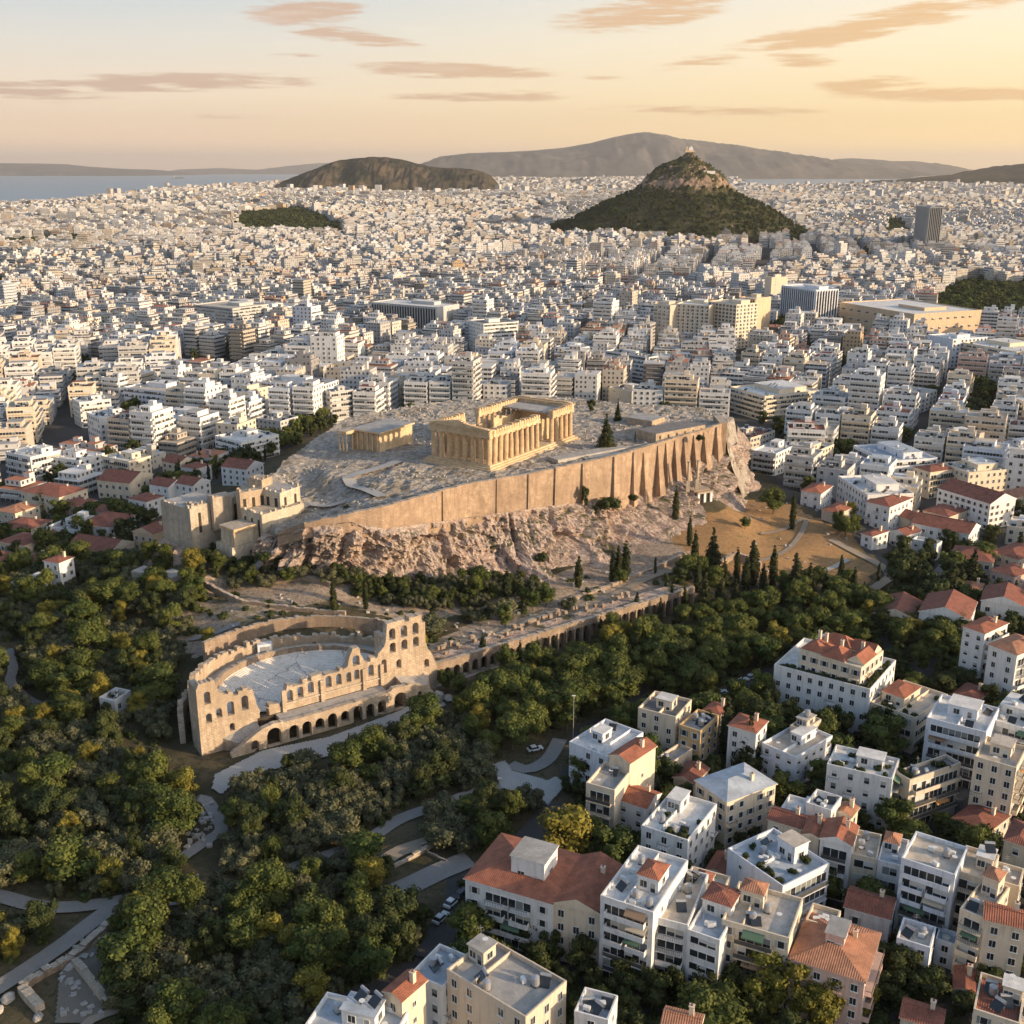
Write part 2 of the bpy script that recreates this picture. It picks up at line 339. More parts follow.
def ground_h(x, y, raw=False):
    x = np.atleast_1d(np.asarray(x, float)); y = np.atleast_1d(np.asarray(y, float)); sh = x.shape; x = x.ravel(); y = y.ravel()
    num = np.zeros(x.size); den = np.zeros(x.size)
    for a, b, c in zip(CX, CY, CZ):
        w_ = 1/((x-a)**2+(y-b)**2+9)**1.7; num += w_*c; den += w_
    h = num/den
    far = np.clip((np.hypot(x, y-330)-330)/120, 0, 1); h = h*(1-far)
    # terrace behind the arcade
    dx, dy = ST1[0]-ST0[0], ST1[1]-ST0[1]; L = math.hypot(dx, dy); ux, uy = dx/L, dy/L
    s = (x-ST0[0])*ux+(y-ST0[1])*uy; t = -(x-ST0[0])*uy+(y-ST0[1])*ux
    k = np.clip((t-4.2)/1.5, 0, 1)*np.clip((s+2)/5, 0, 1)*np.clip((L+2-s)/6, 0, 1)*np.clip((48-t)/30, 0, 1)
    h = np.where(k > 0, np.maximum(h, h*(1-k)+np.maximum(h, 7.6-.012*s)*k), h)
    # theatre hollow
    ts = (x-TH0.x)*TU.x+(y-TH0.y)*TU.y; tt = (x-TH0.x)*TB.x+(y-TH0.y)*TB.y
    e = ((ts-26)/35.5)**2+(np.maximum(tt-6, 0)/37.0)**2
    ins = (e < 1) & (tt > -1)
    h = np.where(ins, np.minimum(h, 1.0), h)
    fr = (tt < 3) & (tt > -26) & (ts > -14) & (ts < 68); kf = np.clip((tt+26)/12, 0, 1)
    h = np.where(fr, h*(1-kf)+1.6*kf, h)
    fz = np.clip((30+t)/12, 0, 1)*np.clip((3.9-t)*5, 0, 1)*np.clip((s+3)/3, 0, 1)*np.clip((L+1-s)/3, 0, 1)
    h = np.where(fz > 0, np.minimum(h, h*(1-fz)+np.minimum(h, .8)*fz), h)
    h = h + relief(x, y)
    if not raw:
        px, py, _ = PXn(x, y, 0*x)
        sea = (y > 3000) & (py < coast_py(px)-.15)
        h = np.where(sea, -60.0, h)
    return h.reshape(sh)
def gz(x, y): return float(ground_h(x, y)[0])
# ---- ground sheet: fine in the middle, coarse far away
fine = np.arange(-250, 420, 3.0)
gx = np.r_[-np.geomspace(48000, 900, 40), np.linspace(-880, -260, 40), fine, np.linspace(430, 900, 34), np.geomspace(920, 48000, 40)]
gy = np.r_[-np.geomspace(20000, 100, 10), np.linspace(-60, 100, 14), np.arange(110, 700, 3.0), np.linspace(705, 1500, 60), np.geomspace(1520, 26000, 190), np.geomspace(27000, 78000, 12)]
GX, GY = np.meshgrid(gx, gy); GZ = ground_h(GX, GY)
GZ = GZ + np.where((GY < 700) & (GX > -250) & (GX < 420), (fbm(GX/7, GY/7, 9, 3)-.5)*.5, 0)
nx, ny = len(gx), len(gy); V = np.stack([GX.ravel(), GY.ravel(), GZ.ravel()], 1)
ii = (np.arange(ny-1)[:, None]*nx+np.arange(nx-1)[None, :]).ravel(); Fq = np.stack([ii, ii+1, ii+nx+1, ii+nx], 1)
# real ground cover by place: r = paved/urban, g = dry ochre slope, b = bare pale stone
fx, fy, _ = PXn(V[:, 0], np.maximum(V[:, 1], 1), V[:, 2])
NONCITY = [(-500,600),(0,583),(50,570),(100,560),(128,562),(150,520),(165,503),(258,468),(296,444),(335,424),(560,412),(730,422),(760,470),(800,505),(850,530),(885,575),(960,600),(975,640),(900,620),(800,640),
           (765,690),(715,712),(640,690),(572,730),(565,770),(600,800),(560,850),(455,865),(430,950),(300,1010),(270,1100),(250,1500),(-900,1500)]
urban = ~in_poly(fx, fy, NONCITY) | (V[:, 1] < 120)
SLOPE = [(690,520),(745,500),(790,505),(850,535),(880,565),(860,590),(800,585),(740,580),(700,560),(670,540)]
dry = in_poly(fx, fy, SLOPE) & (V[:, 1] > 200)
TERR = [(430,640),(540,600),(540,580),(600,560),(690,515),(700,590),(690,604),(560,645),(425,680),(400,650)]
bare = (in_poly(fx, fy, TERR) | in_poly(fx, fy, [(190,575),(330,570),(560,590),(420,625),(330,600),(240,625),(200,660),(170,640)])) & (V[:, 1] > 200)
col = np.stack([urban*1.0, dry*1.0, bare*1.0, np.ones(len(V))], 1)
def ground_fn(n, b):
    at = n.n('ShaderNodeAttribute'); at.attribute_name = 'Col'; s = n.n('ShaderNodeSeparateColor'); n.put(s.inputs[0], at.outputs[0])
    p = geo_co(n); a = n.noise(p, .06, 6, .7); d = n.noise(p, .6, 5, .7); e = n.noise(p, 2.2, 4, .7)
    soil = n.mix(n.smooth(a, .35, .65), (.055,.050,.030), (.12,.095,.060)); soil = n.mix(n.smooth(d, .45, .7), soil, (.045,.055,.022)); soil = n.mix(n.smooth(e, .6, .75), soil, (.24,.21,.17))
    urb = n.mix(d, (.045,.044,.043), (.10,.097,.094))
    dr = n.mix(n.smooth(d, .3, .7), (.36,.22,.10), (.25,.15,.075)); dr = n.mix(n.smooth(e, .55, .7), dr, (.40,.30,.19)); dr = n.mix(n.smooth(a, .55, .7), dr, (.13,.12,.05))
    ba = n.mix(n.smooth(d, .35, .65), (.20,.14,.095), (.36,.29,.22)); ba = n.mix(n.smooth(e, .5, .65), ba, (.46,.40,.33)); ba = n.mix(n.smooth(a, .5, .68), ba, (.10,.10,.05))
    wob_ = n.m('MULTIPLY', n.m('SUBTRACT', d, .5), .8)
    k = lambda ch: n.smooth(n.m('ADD', s.outputs[ch], wob_), .35, .65)
    c = n.mix(k(0), soil, urb); c = n.mix(k(2), c, ba); c = n.mix(k(1), c, dr)
    bumpit(n, b, n.m('ADD', d, e), .6, .4)
    return c
gm = mat('earth_and_paving', fn=ground_fn, rough=.95, spec=.1)
struct(link('ground', np_mesh('ground', V, Fq, gm, col, smooth=True)))
# ---- sea
def sea_fn(n, b):
    p = geo_co(n); sc = n.vm('MULTIPLY', p, (.0006, .00012, 1)); a = n.noise(sc, 1.0, 5, .6); w2 = n.noise(p, .02, 3, .6); bumpit(n, b, w2, .25, 4.0)
    return n.mix(a, (.10,.14,.17), (.15,.20,.235))
sm = mat('sea_water', fn=sea_fn, rough=.34, spec=.5)
sb = MB(); sb.q([(-48000,2500,-6),(48000,2500,-6),(48000,80000,-6),(-48000,80000,-6)]); struct(link('sea', sb.mesh('sea', sm)))
# ---- far ridges: each a range of real depth
def ridge(name, prof, dist, w, seed, m, rough=.16, nx=260, nyy=40, back=1.0):
    pxs = np.linspace(prof[0][0], prof[-1][0], nx); hp = np.interp(pxs, [p[0] for p in prof], [p[1] for p in prof])
    ys = np.linspace(-w, w*back, nyy); A, B = np.meshgrid(np.arange(nx), ys)
    Yy = dist+B; Xx = ((pxs-512)/F*(dist*CP))[A.astype(int)]
    Ht = H + dist*np.tan(np.arctan((512-hp)/F)-PIT)
    e0 = np.minimum(np.arange(nx), nx-1-np.arange(nx))/(nx*.08); Ht = -40+(Ht+40)*np.clip(e0, 0, 1)**.5
    fall = np.clip(1-np.abs(B)/w, 0, 1); fall = fall**.8*(1.25-.25*fall)
    nz = .5-np.abs(fbm(Xx/w*3.6, Yy/w*2.0, seed, 6, .6)-.5)*2.6
    Zz = -40+(Ht[A.astype(int)]+40)*fall*(1+nz*rough*7*(1-fall)*1.2) + nz*rough*Ht.max()*.35*(fall > 0)*np.clip((1-fall)*6, .12, 1)
    V = np.stack([Xx.ravel(), Yy.ravel(), Zz.ravel()], 1); nn = nx
    ii = (np.arange(nyy-1)[:, None]*nn+np.arange(nn-1)[None, :]).ravel()
    return struct(link(name, np_mesh(name, V, np.stack([ii, ii+1, ii+nn+1, ii+nn], 1), m, smooth=True)))
def mtn_fn(c1, c2, s):
    def fn(n, b):
        p = geo_co(n); a = n.noise(p, s, 6, .7); d = n.noise(p, s*6, 4, .7)
        return n.mix(n.smooth(d, .4, .7), n.mix(n.smooth(a, .4, .6), c1, c2), scale_c(c1, .7))
    return fn
mt1 = mat('mountain_scrub', fn=mtn_fn((.085,.085,.085), (.14,.125,.11), .0006), rough=1, spec=0)
mt2 = mat('hill_scrub', fn=mtn_fn((.035,.040,.027), (.115,.088,.062), .006), rough=1, spec=0)
ridge('mountain', [(400,166),(420,160),(445,156),(470,153),(500,152),(540,150),(565,147),(590,143),(612,137),(630,133.5),(643,132),(655,134),(668,137.5),(685,140),(700,141.5),(722,144),(740,148),(765,151),(800,157),(830,163),(850,166),(870,169),(900,172)], 26000, 5200, 3, mt1)
ridge('mountain', [(790,170),(815,163),(835,159),(850,158),(870,159.5),(890,161),(910,161),(925,164),(940,169),(955,174),(970,177)], 31000, 4200, 13, mt1)
ridge('hill', [(862,187),(890,184),(920,180),(950,177),(975,175),(995,172),(1010,168),(1024,165),(1060,158),(1120,150),(1300,150)], 10500, 2300, 21, mt2)
ridge('mountain', [(-300,170),(-120,160),(0,163),(40,163.5),(62,164),(85,166.5),(110,168),(140,169.5),(185,171)], 36000, 4500, 31, mt1)
ridge('mountain', [(170,170),(220,168),(260,170),(290,166),(320,163),(340,163),(370,165),(420,168)], 48000, 5000, 37, mt1)
ridge('hill', [(268,190),(283,182),(298,176),(312,170),(326,164),(338,160.5),(352,158),(372,156.5),(388,157),(402,159),(412,162),(425,165),(440,167.5),(458,168),(472,169),(484,172),(496,178),(510,188)], 7600, 750, 41, mt2, .15, 260, 40)
# ---- Wooded cone hill
LYC = np.array([Wd(690, 172, 146)[0], 2680.0]); LYC[0] = (690-512)/F*(2680*CP)
def lyc_h(x, y):
    dx = x-LYC[0]; dy = (y-LYC[1]); r = np.hypot(dx, dy*1.05); th_ = np.arctan2(dy, dx)
    r = r*(1.16+.04*np.sin(3*th_+1)+.03*np.sin(5*th_)) * (1.02+.08*np.cos(th_)) / np.clip(.72+r/500, .72, 1.0)**.9
    h = np.interp(r, [0,12,28,45,80,100,118,132,150,200,260,330,380,460], [189,186,177,172,157,147,132,112,96,78,52,18,2,-30])
    n_ = fbm(x/26, y/26, 77, 5, .6)-.5
    amp = np.interp(h, [0,60,100,120,190], [5,7,12,26,22]); return h+n_*amp
gx2 = np.arange(LYC[0]-470, LYC[0]+470, 5.0); gy2 = np.arange(LYC[1]-460, LYC[1]+460, 5.0); A, B = np.meshgrid(gx2, gy2); ZZ = lyc_h(A, B)
def lyc_fn(n, b):
    p = geo_co(n); s = n.n('ShaderNodeSeparateXYZ'); n.put(s.inputs[0], p); a = n.noise(p, .03, 6, .7); d = n.noise(p, .12, 5, .7)
    g = n.n('ShaderNodeSeparateXYZ'); n.put(g.inputs[0], n.n('ShaderNodeNewGeometry').outputs['Normal'])
    rock = n.mix(n.smooth(d, .35, .65), (.34,.25,.19), (.16,.125,.09)); veg = n.mix(n.smooth(d, .4, .65), (.035,.042,.020), (.085,.078,.042))
    k = n.smooth(n.m('ADD', g.outputs[2], n.m('MULTIPLY', n.m('SUBTRACT', a, .5), 1.3)), .50, .68)
    bumpit(n, b, d, .8, 6)
    return n.mix(k, rock, veg)
ii = (np.arange(len(gy2)-1)[:, None]*len(gx2)+np.arange(len(gx2)-1)[None, :]).ravel()
struct(link('hill', np_mesh('hill', np.stack([A.ravel(), B.ravel(), ZZ.ravel()], 1), np.stack([ii, ii+1, ii+len(gx2)+1, ii+len(gx2)], 1), mat('wooded_hill_rock', fn=lyc_fn, rough=1, spec=.05))))
# ---- paths draped on the terrain
def ribbon(name, pts, width, m, dz=.06, z=0.0, step=2.0):
    P = [Wd(px, py, z)[:2] for px, py in pts]
    for _ in range(3):   # put the line on the real terrain
        P = [Wd(px, py, gz(*p))[:2] for (px, py), p in zip(pts, P)]
    L = sum(math.dist(a, b) for a, b in zip(P[:-1], P[1:])); n_ = max(3, int(L/step))
    # smooth with Catmull-Rom
    Q = []
    for i in range(len(P)-1):
        p0, p1, p2, p3 = [np.array(P[max(0, min(len(P)-1, k))]) for k in (i-1, i, i+1, i+2)]
        for t in np.linspace(0, 1, 8, endpoint=False): Q.append(.5*((2*p1)+(-p0+p2)*t+(2*p0-5*p1+4*p2-p3)*t*t+(-p0+3*p1-3*p2+p3)*t**3))
    Q.append(np.array(P[-1])); Q = resample(Q, n_)
    T = np.gradient(Q, axis=0); T /= np.linalg.norm(T, axis=1)[:, None]+1e-9; Nn = np.stack([-T[:, 1], T[:, 0]], 1)
    K = 5; off = np.linspace(-.5, .5, K)*width; V = []
    G = [Q+Nn*o for o in off]
    Zs = np.max([ground_h(g[:, 0], g[:, 1]) for g in G], axis=0)
    for g in G: V.append(np.c_[g, Zs+dz+.25])
    V = np.concatenate(V); i0 = np.arange(n_-1); Fq = np.concatenate([np.stack([i0+k*n_, i0+1+k*n_, i0+1+(k+1)*n_, i0+(k+1)*n_], 1)[:, ::-1] for k in range(K-1)])
    struct(link(name, np_mesh(name, V, Fq, m))); return [tuple(q) for q in Q]
def pav_fn(c):
    def fn(n, b):
        p = geo_co(n); a = n.noise(p, .3, 5, .7); d = n.noise(p, 2., 3, .6)
        return n.mix(n.m('MULTIPLY', n.smooth(d, .5, .75), .5), n.mix(a, scale_c(c, .8), scale_c(c, 1.15)), scale_c(c, .6))
    return fn
PAVE = mat('grey_stone_paving', fn=pav_fn((.25,.24,.225)), rough=.9); DIRT = mat('pale_dirt_path', fn=pav_fn((.30,.25,.19)), rough=1)
LPAVE = mat('light_plaza_paving', fn=pav_fn((.38,.37,.345)), rough=.85); ASPH = mat('asphalt', fn=pav_fn((.07,.07,.072)), rough=.9)
PATHS = []      # (polyline, half width) to keep trees off
def path(name, pts, w, m, dz=.06, z=0): PATHS.append((ribbon(name, pts, w, m, dz, z), w/2))
path('path', [(-20,893),(0,897),(38,907),(70,908),(100,905),(140,899),(164,902),(193,897),(252,886),(300,866),(345,850),(372,838),(400,820),(440,806),(470,795),(500,786)], 3.8, PAVE)
path('path', [(-20,1000),(20,975),(60,948),(90,925),(116,906)], 4.2, PAVE, .09)
path('path', [(8,650),(13,668),(10,680),(18,692),(32,702),(50,708)], 3.0, PAVE)
path('path', [(176,612),(172,622),(166,632),(152,642),(138,650)], 2.6, PAVE)
path('path', [(190,640),(215,634),(240,624)], 3.0, PAVE)
path('path', [(62,1050),(90,1022),(120,1010)], 2, DIRT)
path('path', [(190,805),(205,800),(215,815),(222,830),(206,842),(180,860)], 3.2, PAVE)
path('path', [(395,893),(415,884),(440,872),(470,860)], 6.0, PAVE)
path('path', [(385,862),(400,852),(430,842)], 4.0, DIRT)
path('path', [(560,740),(548,760),(528,770),(510,765)], 4.0, PAVE)
path('path', [(760,562),(790,548),(806,520),(786,528),(760,535)], 2.2, DIRT)
path('path', [(860,596),(880,585),(890,575),(870,560),(830,540)], 4, DIRT)
path('path', [(800,575),(825,571),(848,560)], 2.5, LPAVE)
path('road', [(700,708),(722,700),(745,686),(775,672)], 7.0, ASPH)
path('road', [(905,598),(925,590),(945,574),(955,562)], 9.0, PAVE)
path('road', [(430,960),(448,930),(470,905),(490,880),(520,850),(545,822),(560,806)], 7.0, ASPH)
path('road', [(905,822),(930,806),(958,785)], 9.0, ASPH)
path('path', [(560,612),(600,600),(650,578),(690,560)], 3.0, DIRT)
path('path', [(430,650),(470,640),(520,622),(560,608)], 3.0, DIRT)
path('path', [(330,634),(370,640),(400,652)], 2.5, DIRT)
def pave_patch(name, pts, m, dz, z=0):
    P = [Wd(px, py, z)[:2] for px, py in pts]; P = [Wd(px, py, gz(*p))[:2] for (px, py), p in zip(pts, P)]
    xs = np.arange(min(p[0] for p in P), max(p[0] for p in P)+1, .4); ys = np.arange(min(p[1] for p in P), max(p[1] for p in P)+1, .4)
    A, B = np.meshgrid(xs, ys); Zz = ground_h(A, B)+dz; ins = in_poly(A[:-1, :-1]+.2, B[:-1, :-1]+.2, P); k = np.argwhere(ins); n_ = len(xs)
    i0 = k[:, 0]*n_+k[:, 1]; struct(link(name, np_mesh(name, np.stack([A.ravel(), B.ravel(), Zz.ravel()], 1), np.stack([i0, i0+1, i0+n_+1, i0+n_], 1), m))); return P
PLAZAS = []
PLAZAS.append(pave_patch('pavement', [(215,776),(262,752),(330,738),(400,712),(422,700),(438,697),(446,706),(400,730),(350,745),(330,757),(285,768),(240,778),(222,796),(212,790)], LPAVE, .45, 1.6))
PLAZAS.append(pave_patch('pavement', [(493,766),(505,762),(512,772),(535,778),(548,782),(556,778),(566,786),(548,806),(520,796),(500,788)], LPAVE, .5))
PLAZAS.append(pave_patch('pavement', [(60,975),(92,930),(111,935),(108,975),(106,1008),(85,1024),(55,1024)], mat('dusty_gravel', fn=pav_fn((.19,.17,.14)), rough=1), .3))
# ================================================================ acropolis rock
def lnr(L, Nn, Rr, z):
    l, n_, r = [Vector(Wd(*p, z)).to_2d() for p in (L, Nn, Rr)]
    e = n_-l; w_ = e.length; e.normalize(); b = Vector((-e.y, e.x)); d = max(4.0, (r-n_).dot(b))
    c = l+e*(w_/2)+b*(d/2); return c.x, c.y, w_, d, math.atan2(e.y, e.x)
WT = [(277,533,31),(290,526,34),(305,522,36.5),(349,513,39),(383,506.5,40),(443,490,40.5),(470,483,40.5),(529,473.5,41),(556,467.6,41.5),(584,461.8,41.5),(612,456,42),(634,450,42),(654,444,42),(673.5,438,42.5),(700,430.5,43),(724,422.7,43.5)]
WBp = [(277,538),(290,534),(305,530),(349,524),(383,531),(443,523),(470,519),(529,511),(556,507),(595,505),(612,503),(642,499),(654,490),(669.5,480),(700,464),(724,452)]
wall_xy = [Wd(*p)[:2] for p in WT]; wall_zb = [z_at(p[1], b[1]) for p, b in zip(wall_xy, WBp)]
wall_line = [(p[0], p[1], b, t[2]) for p, b, t in zip(wall_xy, wall_zb, WT)]        # x, y, bottom z, top z
# plateau polygon (south edge follows the wall, then round the back)
BACK = [(735,418,41),(700,407,41),(640,404,41),(580,398,40.5),(520,396,40),(430,402,39.5),(345,418,39),(318,436,38),(286,458,37),(268,474,36),(250,486,31),(262,505,29)]
back_xy = [Wd(*p) for p in BACK]
POLY = [(p[0], p[1]) for p in wall_line] + [(p[0], p[1]) for p in back_xy]
PZ = [p[3]-1.6 for p in wall_line] + [p[2] for p in back_xy]
extra = [(490,469,39.2),(570,440,39.5),(430,457,39),(380,451,38.5),(340,470,38),(400,480,38.8),(600,450,40),(680,425,41),(300,500,33),(285,505,30.5),(278,520,28.5),(290,492,32)]
ex = [Wd(*p) for p in extra]; KX = np.array([p[0] for p in POLY]+[p[0] for p in ex]); KY = np.array([p[1] for p in POLY]+[p[1] for p in ex]); KZ = np.array(PZ+[p[2] for p in ex])
def plateau_h(x, y):
    x = np.asarray(x, float); y = np.asarray(y, float); num = np.zeros(x.shape); den = np.zeros(x.shape)
    for a, b, c in zip(KX, KY, KZ):
        w_ = 1/((x-a)**2+(y-b)**2+6)**1.5; num += w_*c; den += w_
    return num/den
xs = np.arange(min(KX)-16, max(KX)+16, 1.0); ys = np.arange(min(KY)-6, max(KY)+18, 1.0); A, B = np.meshgrid(xs, ys)
ins = in_poly(A, B, POLY); dB = dist_poly(A, B, [p[:2] for p in [wall_line[-1]]+back_xy+[wall_line[0]]]); dS = dist_poly(A, B, [p[:2] for p in wall_line])
base_h = plateau_h(A, B); rub = (fbm(A/3.1, B/3.1, 5, 4, .6)-.5)*2.0; rub = rub*(.4+1.1*fbm(A/22, B/22, 8, 2))
TEMPLE = [Wd(430,458,39.2)[:2], Wd(490,468,39.2)[:2], Wd(572,438,39.2)[:2], Wd(512,428,39.2)[:2]]
hin = base_h+rub*np.clip(dS/4, 0, 1)
tg = ground_h(A, B)
k = np.clip(dB/11, 0, 1)
hout = base_h*(1-k**.7)+(tg-1)*k**.7 + (fbm(A/5, B/5, 6, 4)-.5)*3*np.clip(dB/2, 0, 1)
Z = np.where(ins, hin, hout)
ok = ins | ((dB < 15) & (dB < dS)); okc = ok[:-1, :-1] & ok[1:, :-1] & ok[:-1, 1:] & ok[1:, 1:]
kk = np.argwhere(okc); n_ = len(xs); i0 = kk[:, 0]*n_+kk[:, 1]
def top_fn(n, b):
    p = geo_co(n); a = n.noise(p, .05, 5, .7); d = n.noise(p, .45, 6, .75); e = n.voro(n.vm('ADD', p, n.vm('MULTIPLY', n.noise(p, .4, 4, .7, 1), (6, 6, 6))), .3, 'DISTANCE_TO_EDGE'); f = n.noise(p, 2.0, 4, .7)
    c = n.mix(n.smooth(d, .35, .65), (.31,.28,.24), (.56,.51,.45)); c = n.mix(n.smooth(a, .5, .7), c, (.33,.27,.20))
    c = n.mix(n.m('MULTIPLY', n.smooth(f, .52, .68), .8), c, (.12,.105,.085)); c = n.mix(n.m('MULTIPLY', n.m('LESS_THAN', e, .05), .4), c, (.13,.11,.09)); c = n.mix(n.m('MULTIPLY', n.smooth(n.noise(p, .12, 4, .7), .55, .62), .7), c, (.15,.13,.085))
    bumpit(n, b, n.m('ADD', d, f), .9, .8)
    return c
struct(link('rock_plateau', np_mesh('rock_plateau', np.stack([A.ravel(), B.ravel(), Z.ravel()], 1), np.stack([i0, i0+1, i0+n_+1, i0+n_], 1), mat('plateau_rock', fn=top_fn, rough=1, spec=.1))))
# cliff: lofted from the foot of the wall to the terrain
BASE = [(238,566),(262,572),(290,576),(330,577),(383,584),(442,589),(494,590),(540,590),(556,589),(585,584),(610,570),(640,562),(665,548),(690,536),(712,524),(738,514),(752,502)]
base_xy = []
for p in BASE:
    q = Wd(*p, 10.0)[:2]
    for _ in range(4): q = Wd(*p, gz(*q))[:2]
    base_xy.append((q[0], q[1], gz(*q)-1.5))
nose_t = [Wd(738,441,33), Wd(742,424,30)]; nose_b = [(base_xy[-1][0]+9, base_xy[-1][1]+22, 4), (base_xy[-1][0]+6, base_xy[-1][1]+55, 0)]
topc = [(p[0]+.3, p[1]-.6, p[2]+1.0) for p in wall_line]; topc = [(topc[0][0]-6, topc[0][1]+6, 29)] + topc
TOPR = resample(topc+[(nose_t[0][0], nose_t[0][1]+2, 31), (nose_t[1][0], nose_t[1][1]+10, 28)], 420); BOTR = resample(base_xy+nose_b, 420)
NV = 44; us = np.linspace(0, 1, 420); vs = np.linspace(0, 1, NV); U, Vv = np.meshgrid(us, vs)
prof = Vv**.72                                            # steep near the top? run of the slope
hr = .42*Vv+.58*Vv**2.6                                    # horizontal run grows late: bulging crag
P0 = TOPR[None, :, :]*np.ones((NV, 1, 1)); P1 = BOTR[None, :, :]
XY = P0[..., :2]*(1-hr[..., None])+P1[..., :2]*hr[..., None]; ZZ = P0[..., 2]*(1-Vv)+P1[..., 2]*Vv
T = np.gradient(TOPR[:, :2]*.5+BOTR[:, :2]*.5, axis=0); T /= np.linalg.norm(T, axis=1)[:, None]; Nn = np.stack([T[:, 1], -T[:, 0]], 1)
sarc = np.cumsum(np.r_[0, np.linalg.norm(np.diff(TOPR[:, :2], axis=0), axis=1)])[None, :]*np.ones((NV, 1)); zz = ZZ
big = fbm(sarc/13, zz/10, 51, 3)-.5; med = np.abs(fbm(sarc/4.5, zz/3.2, 52, 4, .6)-.5)*2; fin = fbm(sarc/1.4, zz/.9, 53, 3, .6)-.5
win = np.clip(np.minimum(Vv*9, (1-Vv)*5), 0, 1)
cleft = -np.clip(.10-np.abs(fbm(sarc/9, zz/30, 58, 3)-.5), 0, 1)*38; disp = (big*14+(.35-med)*6.5+fin*2.2+cleft)*win
def cave(px, half, v0, v1, depth):
    c = np.argmin(np.abs(PXn(TOPR[:, 0]*.4+BOTR[:, 0]*.6, TOPR[:, 1]*.4+BOTR[:, 1]*.6, TOPR[:, 2]*.4+BOTR[:, 2]*.6)[0]-px)); s0 = sarc[0, c]
    e = ((sarc-s0)/half)**2+(np.maximum(0, (v1-Vv)/(v1-v0)))**2; return -depth*np.clip(1-e, 0, 1)**.6
disp = disp+cave(576, 11, .42, 1.0, 16)+cave(512, 4, .6, 1.0, 5)+cave(455, 5, .55, 1.0, 4)+cave(642, 5, .5, 1, 4)
XYd = XY+Nn[None]*disp[..., None]; ZZd = ZZ+(fbm(sarc/2.5, Vv*12, 54, 3)-.5)*1.6*win
Vt = np.concatenate([XYd, ZZd[..., None]], 2).reshape(-1, 3); i0 = (np.arange(NV-1)[:, None]*420+np.arange(419)[None, :]).ravel(); i0_cl = i0
def cliff_fn(n, b):
    p = geo_co(n); q = n.vm('MULTIPLY', p, (1, 1, 1.6)); a = n.noise(p, .06, 5, .7); d = n.noise(q, .35, 7, .75, dist=.6); e = n.voro(n.vm('ADD', q, n.vm('MULTIPLY', n.noise(p, .5, 4, .7, 1), (5, 5, 5))), .16, 'DISTANCE_TO_EDGE'); f = n.noise(p, 1.5, 4, .7)
    c = n.mix(n.smooth(a, .38, .62), (.50,.35,.27), (.43,.35,.31)); c = n.mix(n.smooth(d, .4, .62), c, (.60,.51,.44))
    c = n.mix(n.m('MULTIPLY', n.smooth(f, .48, .66), .75), c, (.16,.105,.075)); c = n.mix(n.m('MULTIPLY', n.m('LESS_THAN', e, .05), .35), c, (.13,.09,.065))
    g = n.n('ShaderNodeSeparateXYZ'); n.put(g.inputs[0], n.n('ShaderNodeNewGeometry').outputs['Normal'])
    c = n.mix(n.m('MULTIPLY', n.smooth(g.outputs[2], .78, .95), n.smooth(a, .48, .6)), c, (.09,.09,.045))
    bumpit(n, b, n.m('ADD', d, n.m('MULTIPLY', e, .6)), 1.0, 1.6)
    return c
CLM = mat('crag_limestone', fn=cliff_fn, rough=1, spec=.08)
struct(link('rock', np_mesh('rock', Vt, np.stack([i0, i0+420, i0+421, i0+1], 1), CLM)))
def boulder(x, y, z, r, sq, seed, name='boulder', m=CLM, label='rounded grey boulder', parent=None):
    import bmesh
    bm = bmesh.new(); bmesh.ops.create_icosphere(bm, subdivisions=3, radius=1)
    for v_ in bm.verts:
        c = v_.co; k_ = .75+.6*float(fbm(np.array([c.x*1.7+seed+c.z]), np.array([c.y*1.7+c.z*1.3+seed]), 3, 3)[0])
        v_.co = Vector((c.x*r*k_, c.y*r*k_*sq, c.z*r*k_*.7))
    me = bpy.data.meshes.new(name); bm.to_mesh(me); bm.free(); me.materials.append(m); return link(name, me, parent, (x, y, z))
# western outcrop under the bastion: one displaced mound
xs = np.arange(-150, -78, 1.0); ys = np.arange(338, 400, 1.0); A, B = np.meshgrid(xs, ys)
TIP = [Wd(145,564,15)[:2], Wd(165,564,17)[:2], Wd(190,562,18)[:2], Wd(208,556,19)[:2], Wd(206,540,20)[:2], Wd(200,520,22)[:2], Wd(158,535,20)[:2]]
dI = dist_poly(A, B, TIP+[TIP[0]]); inn = in_poly(A, B, TIP); tg = ground_h(A, B); sdd = np.where(inn, dI, -dI)
Z = tg-2.2+np.clip((sdd+2.5)/3, 0, 1)*(4.2+fbm(A/6, B/6, 91, 3)*2)+(fbm(A/2.2, B/2.2, 92, 4, .6)-.5)*3.0; n_ = len(xs)
okc = (sdd > -5)[:-1, :-1]; kk = np.argwhere(okc); i0 = kk[:, 0]*n_+kk[:, 1]
struct(link('rock', np_mesh('rock', np.stack([A.ravel(), B.ravel(), Z.ravel()], 1), np.stack([i0, i0+1, i0+n_+1, i0+n_], 1), CLM)))
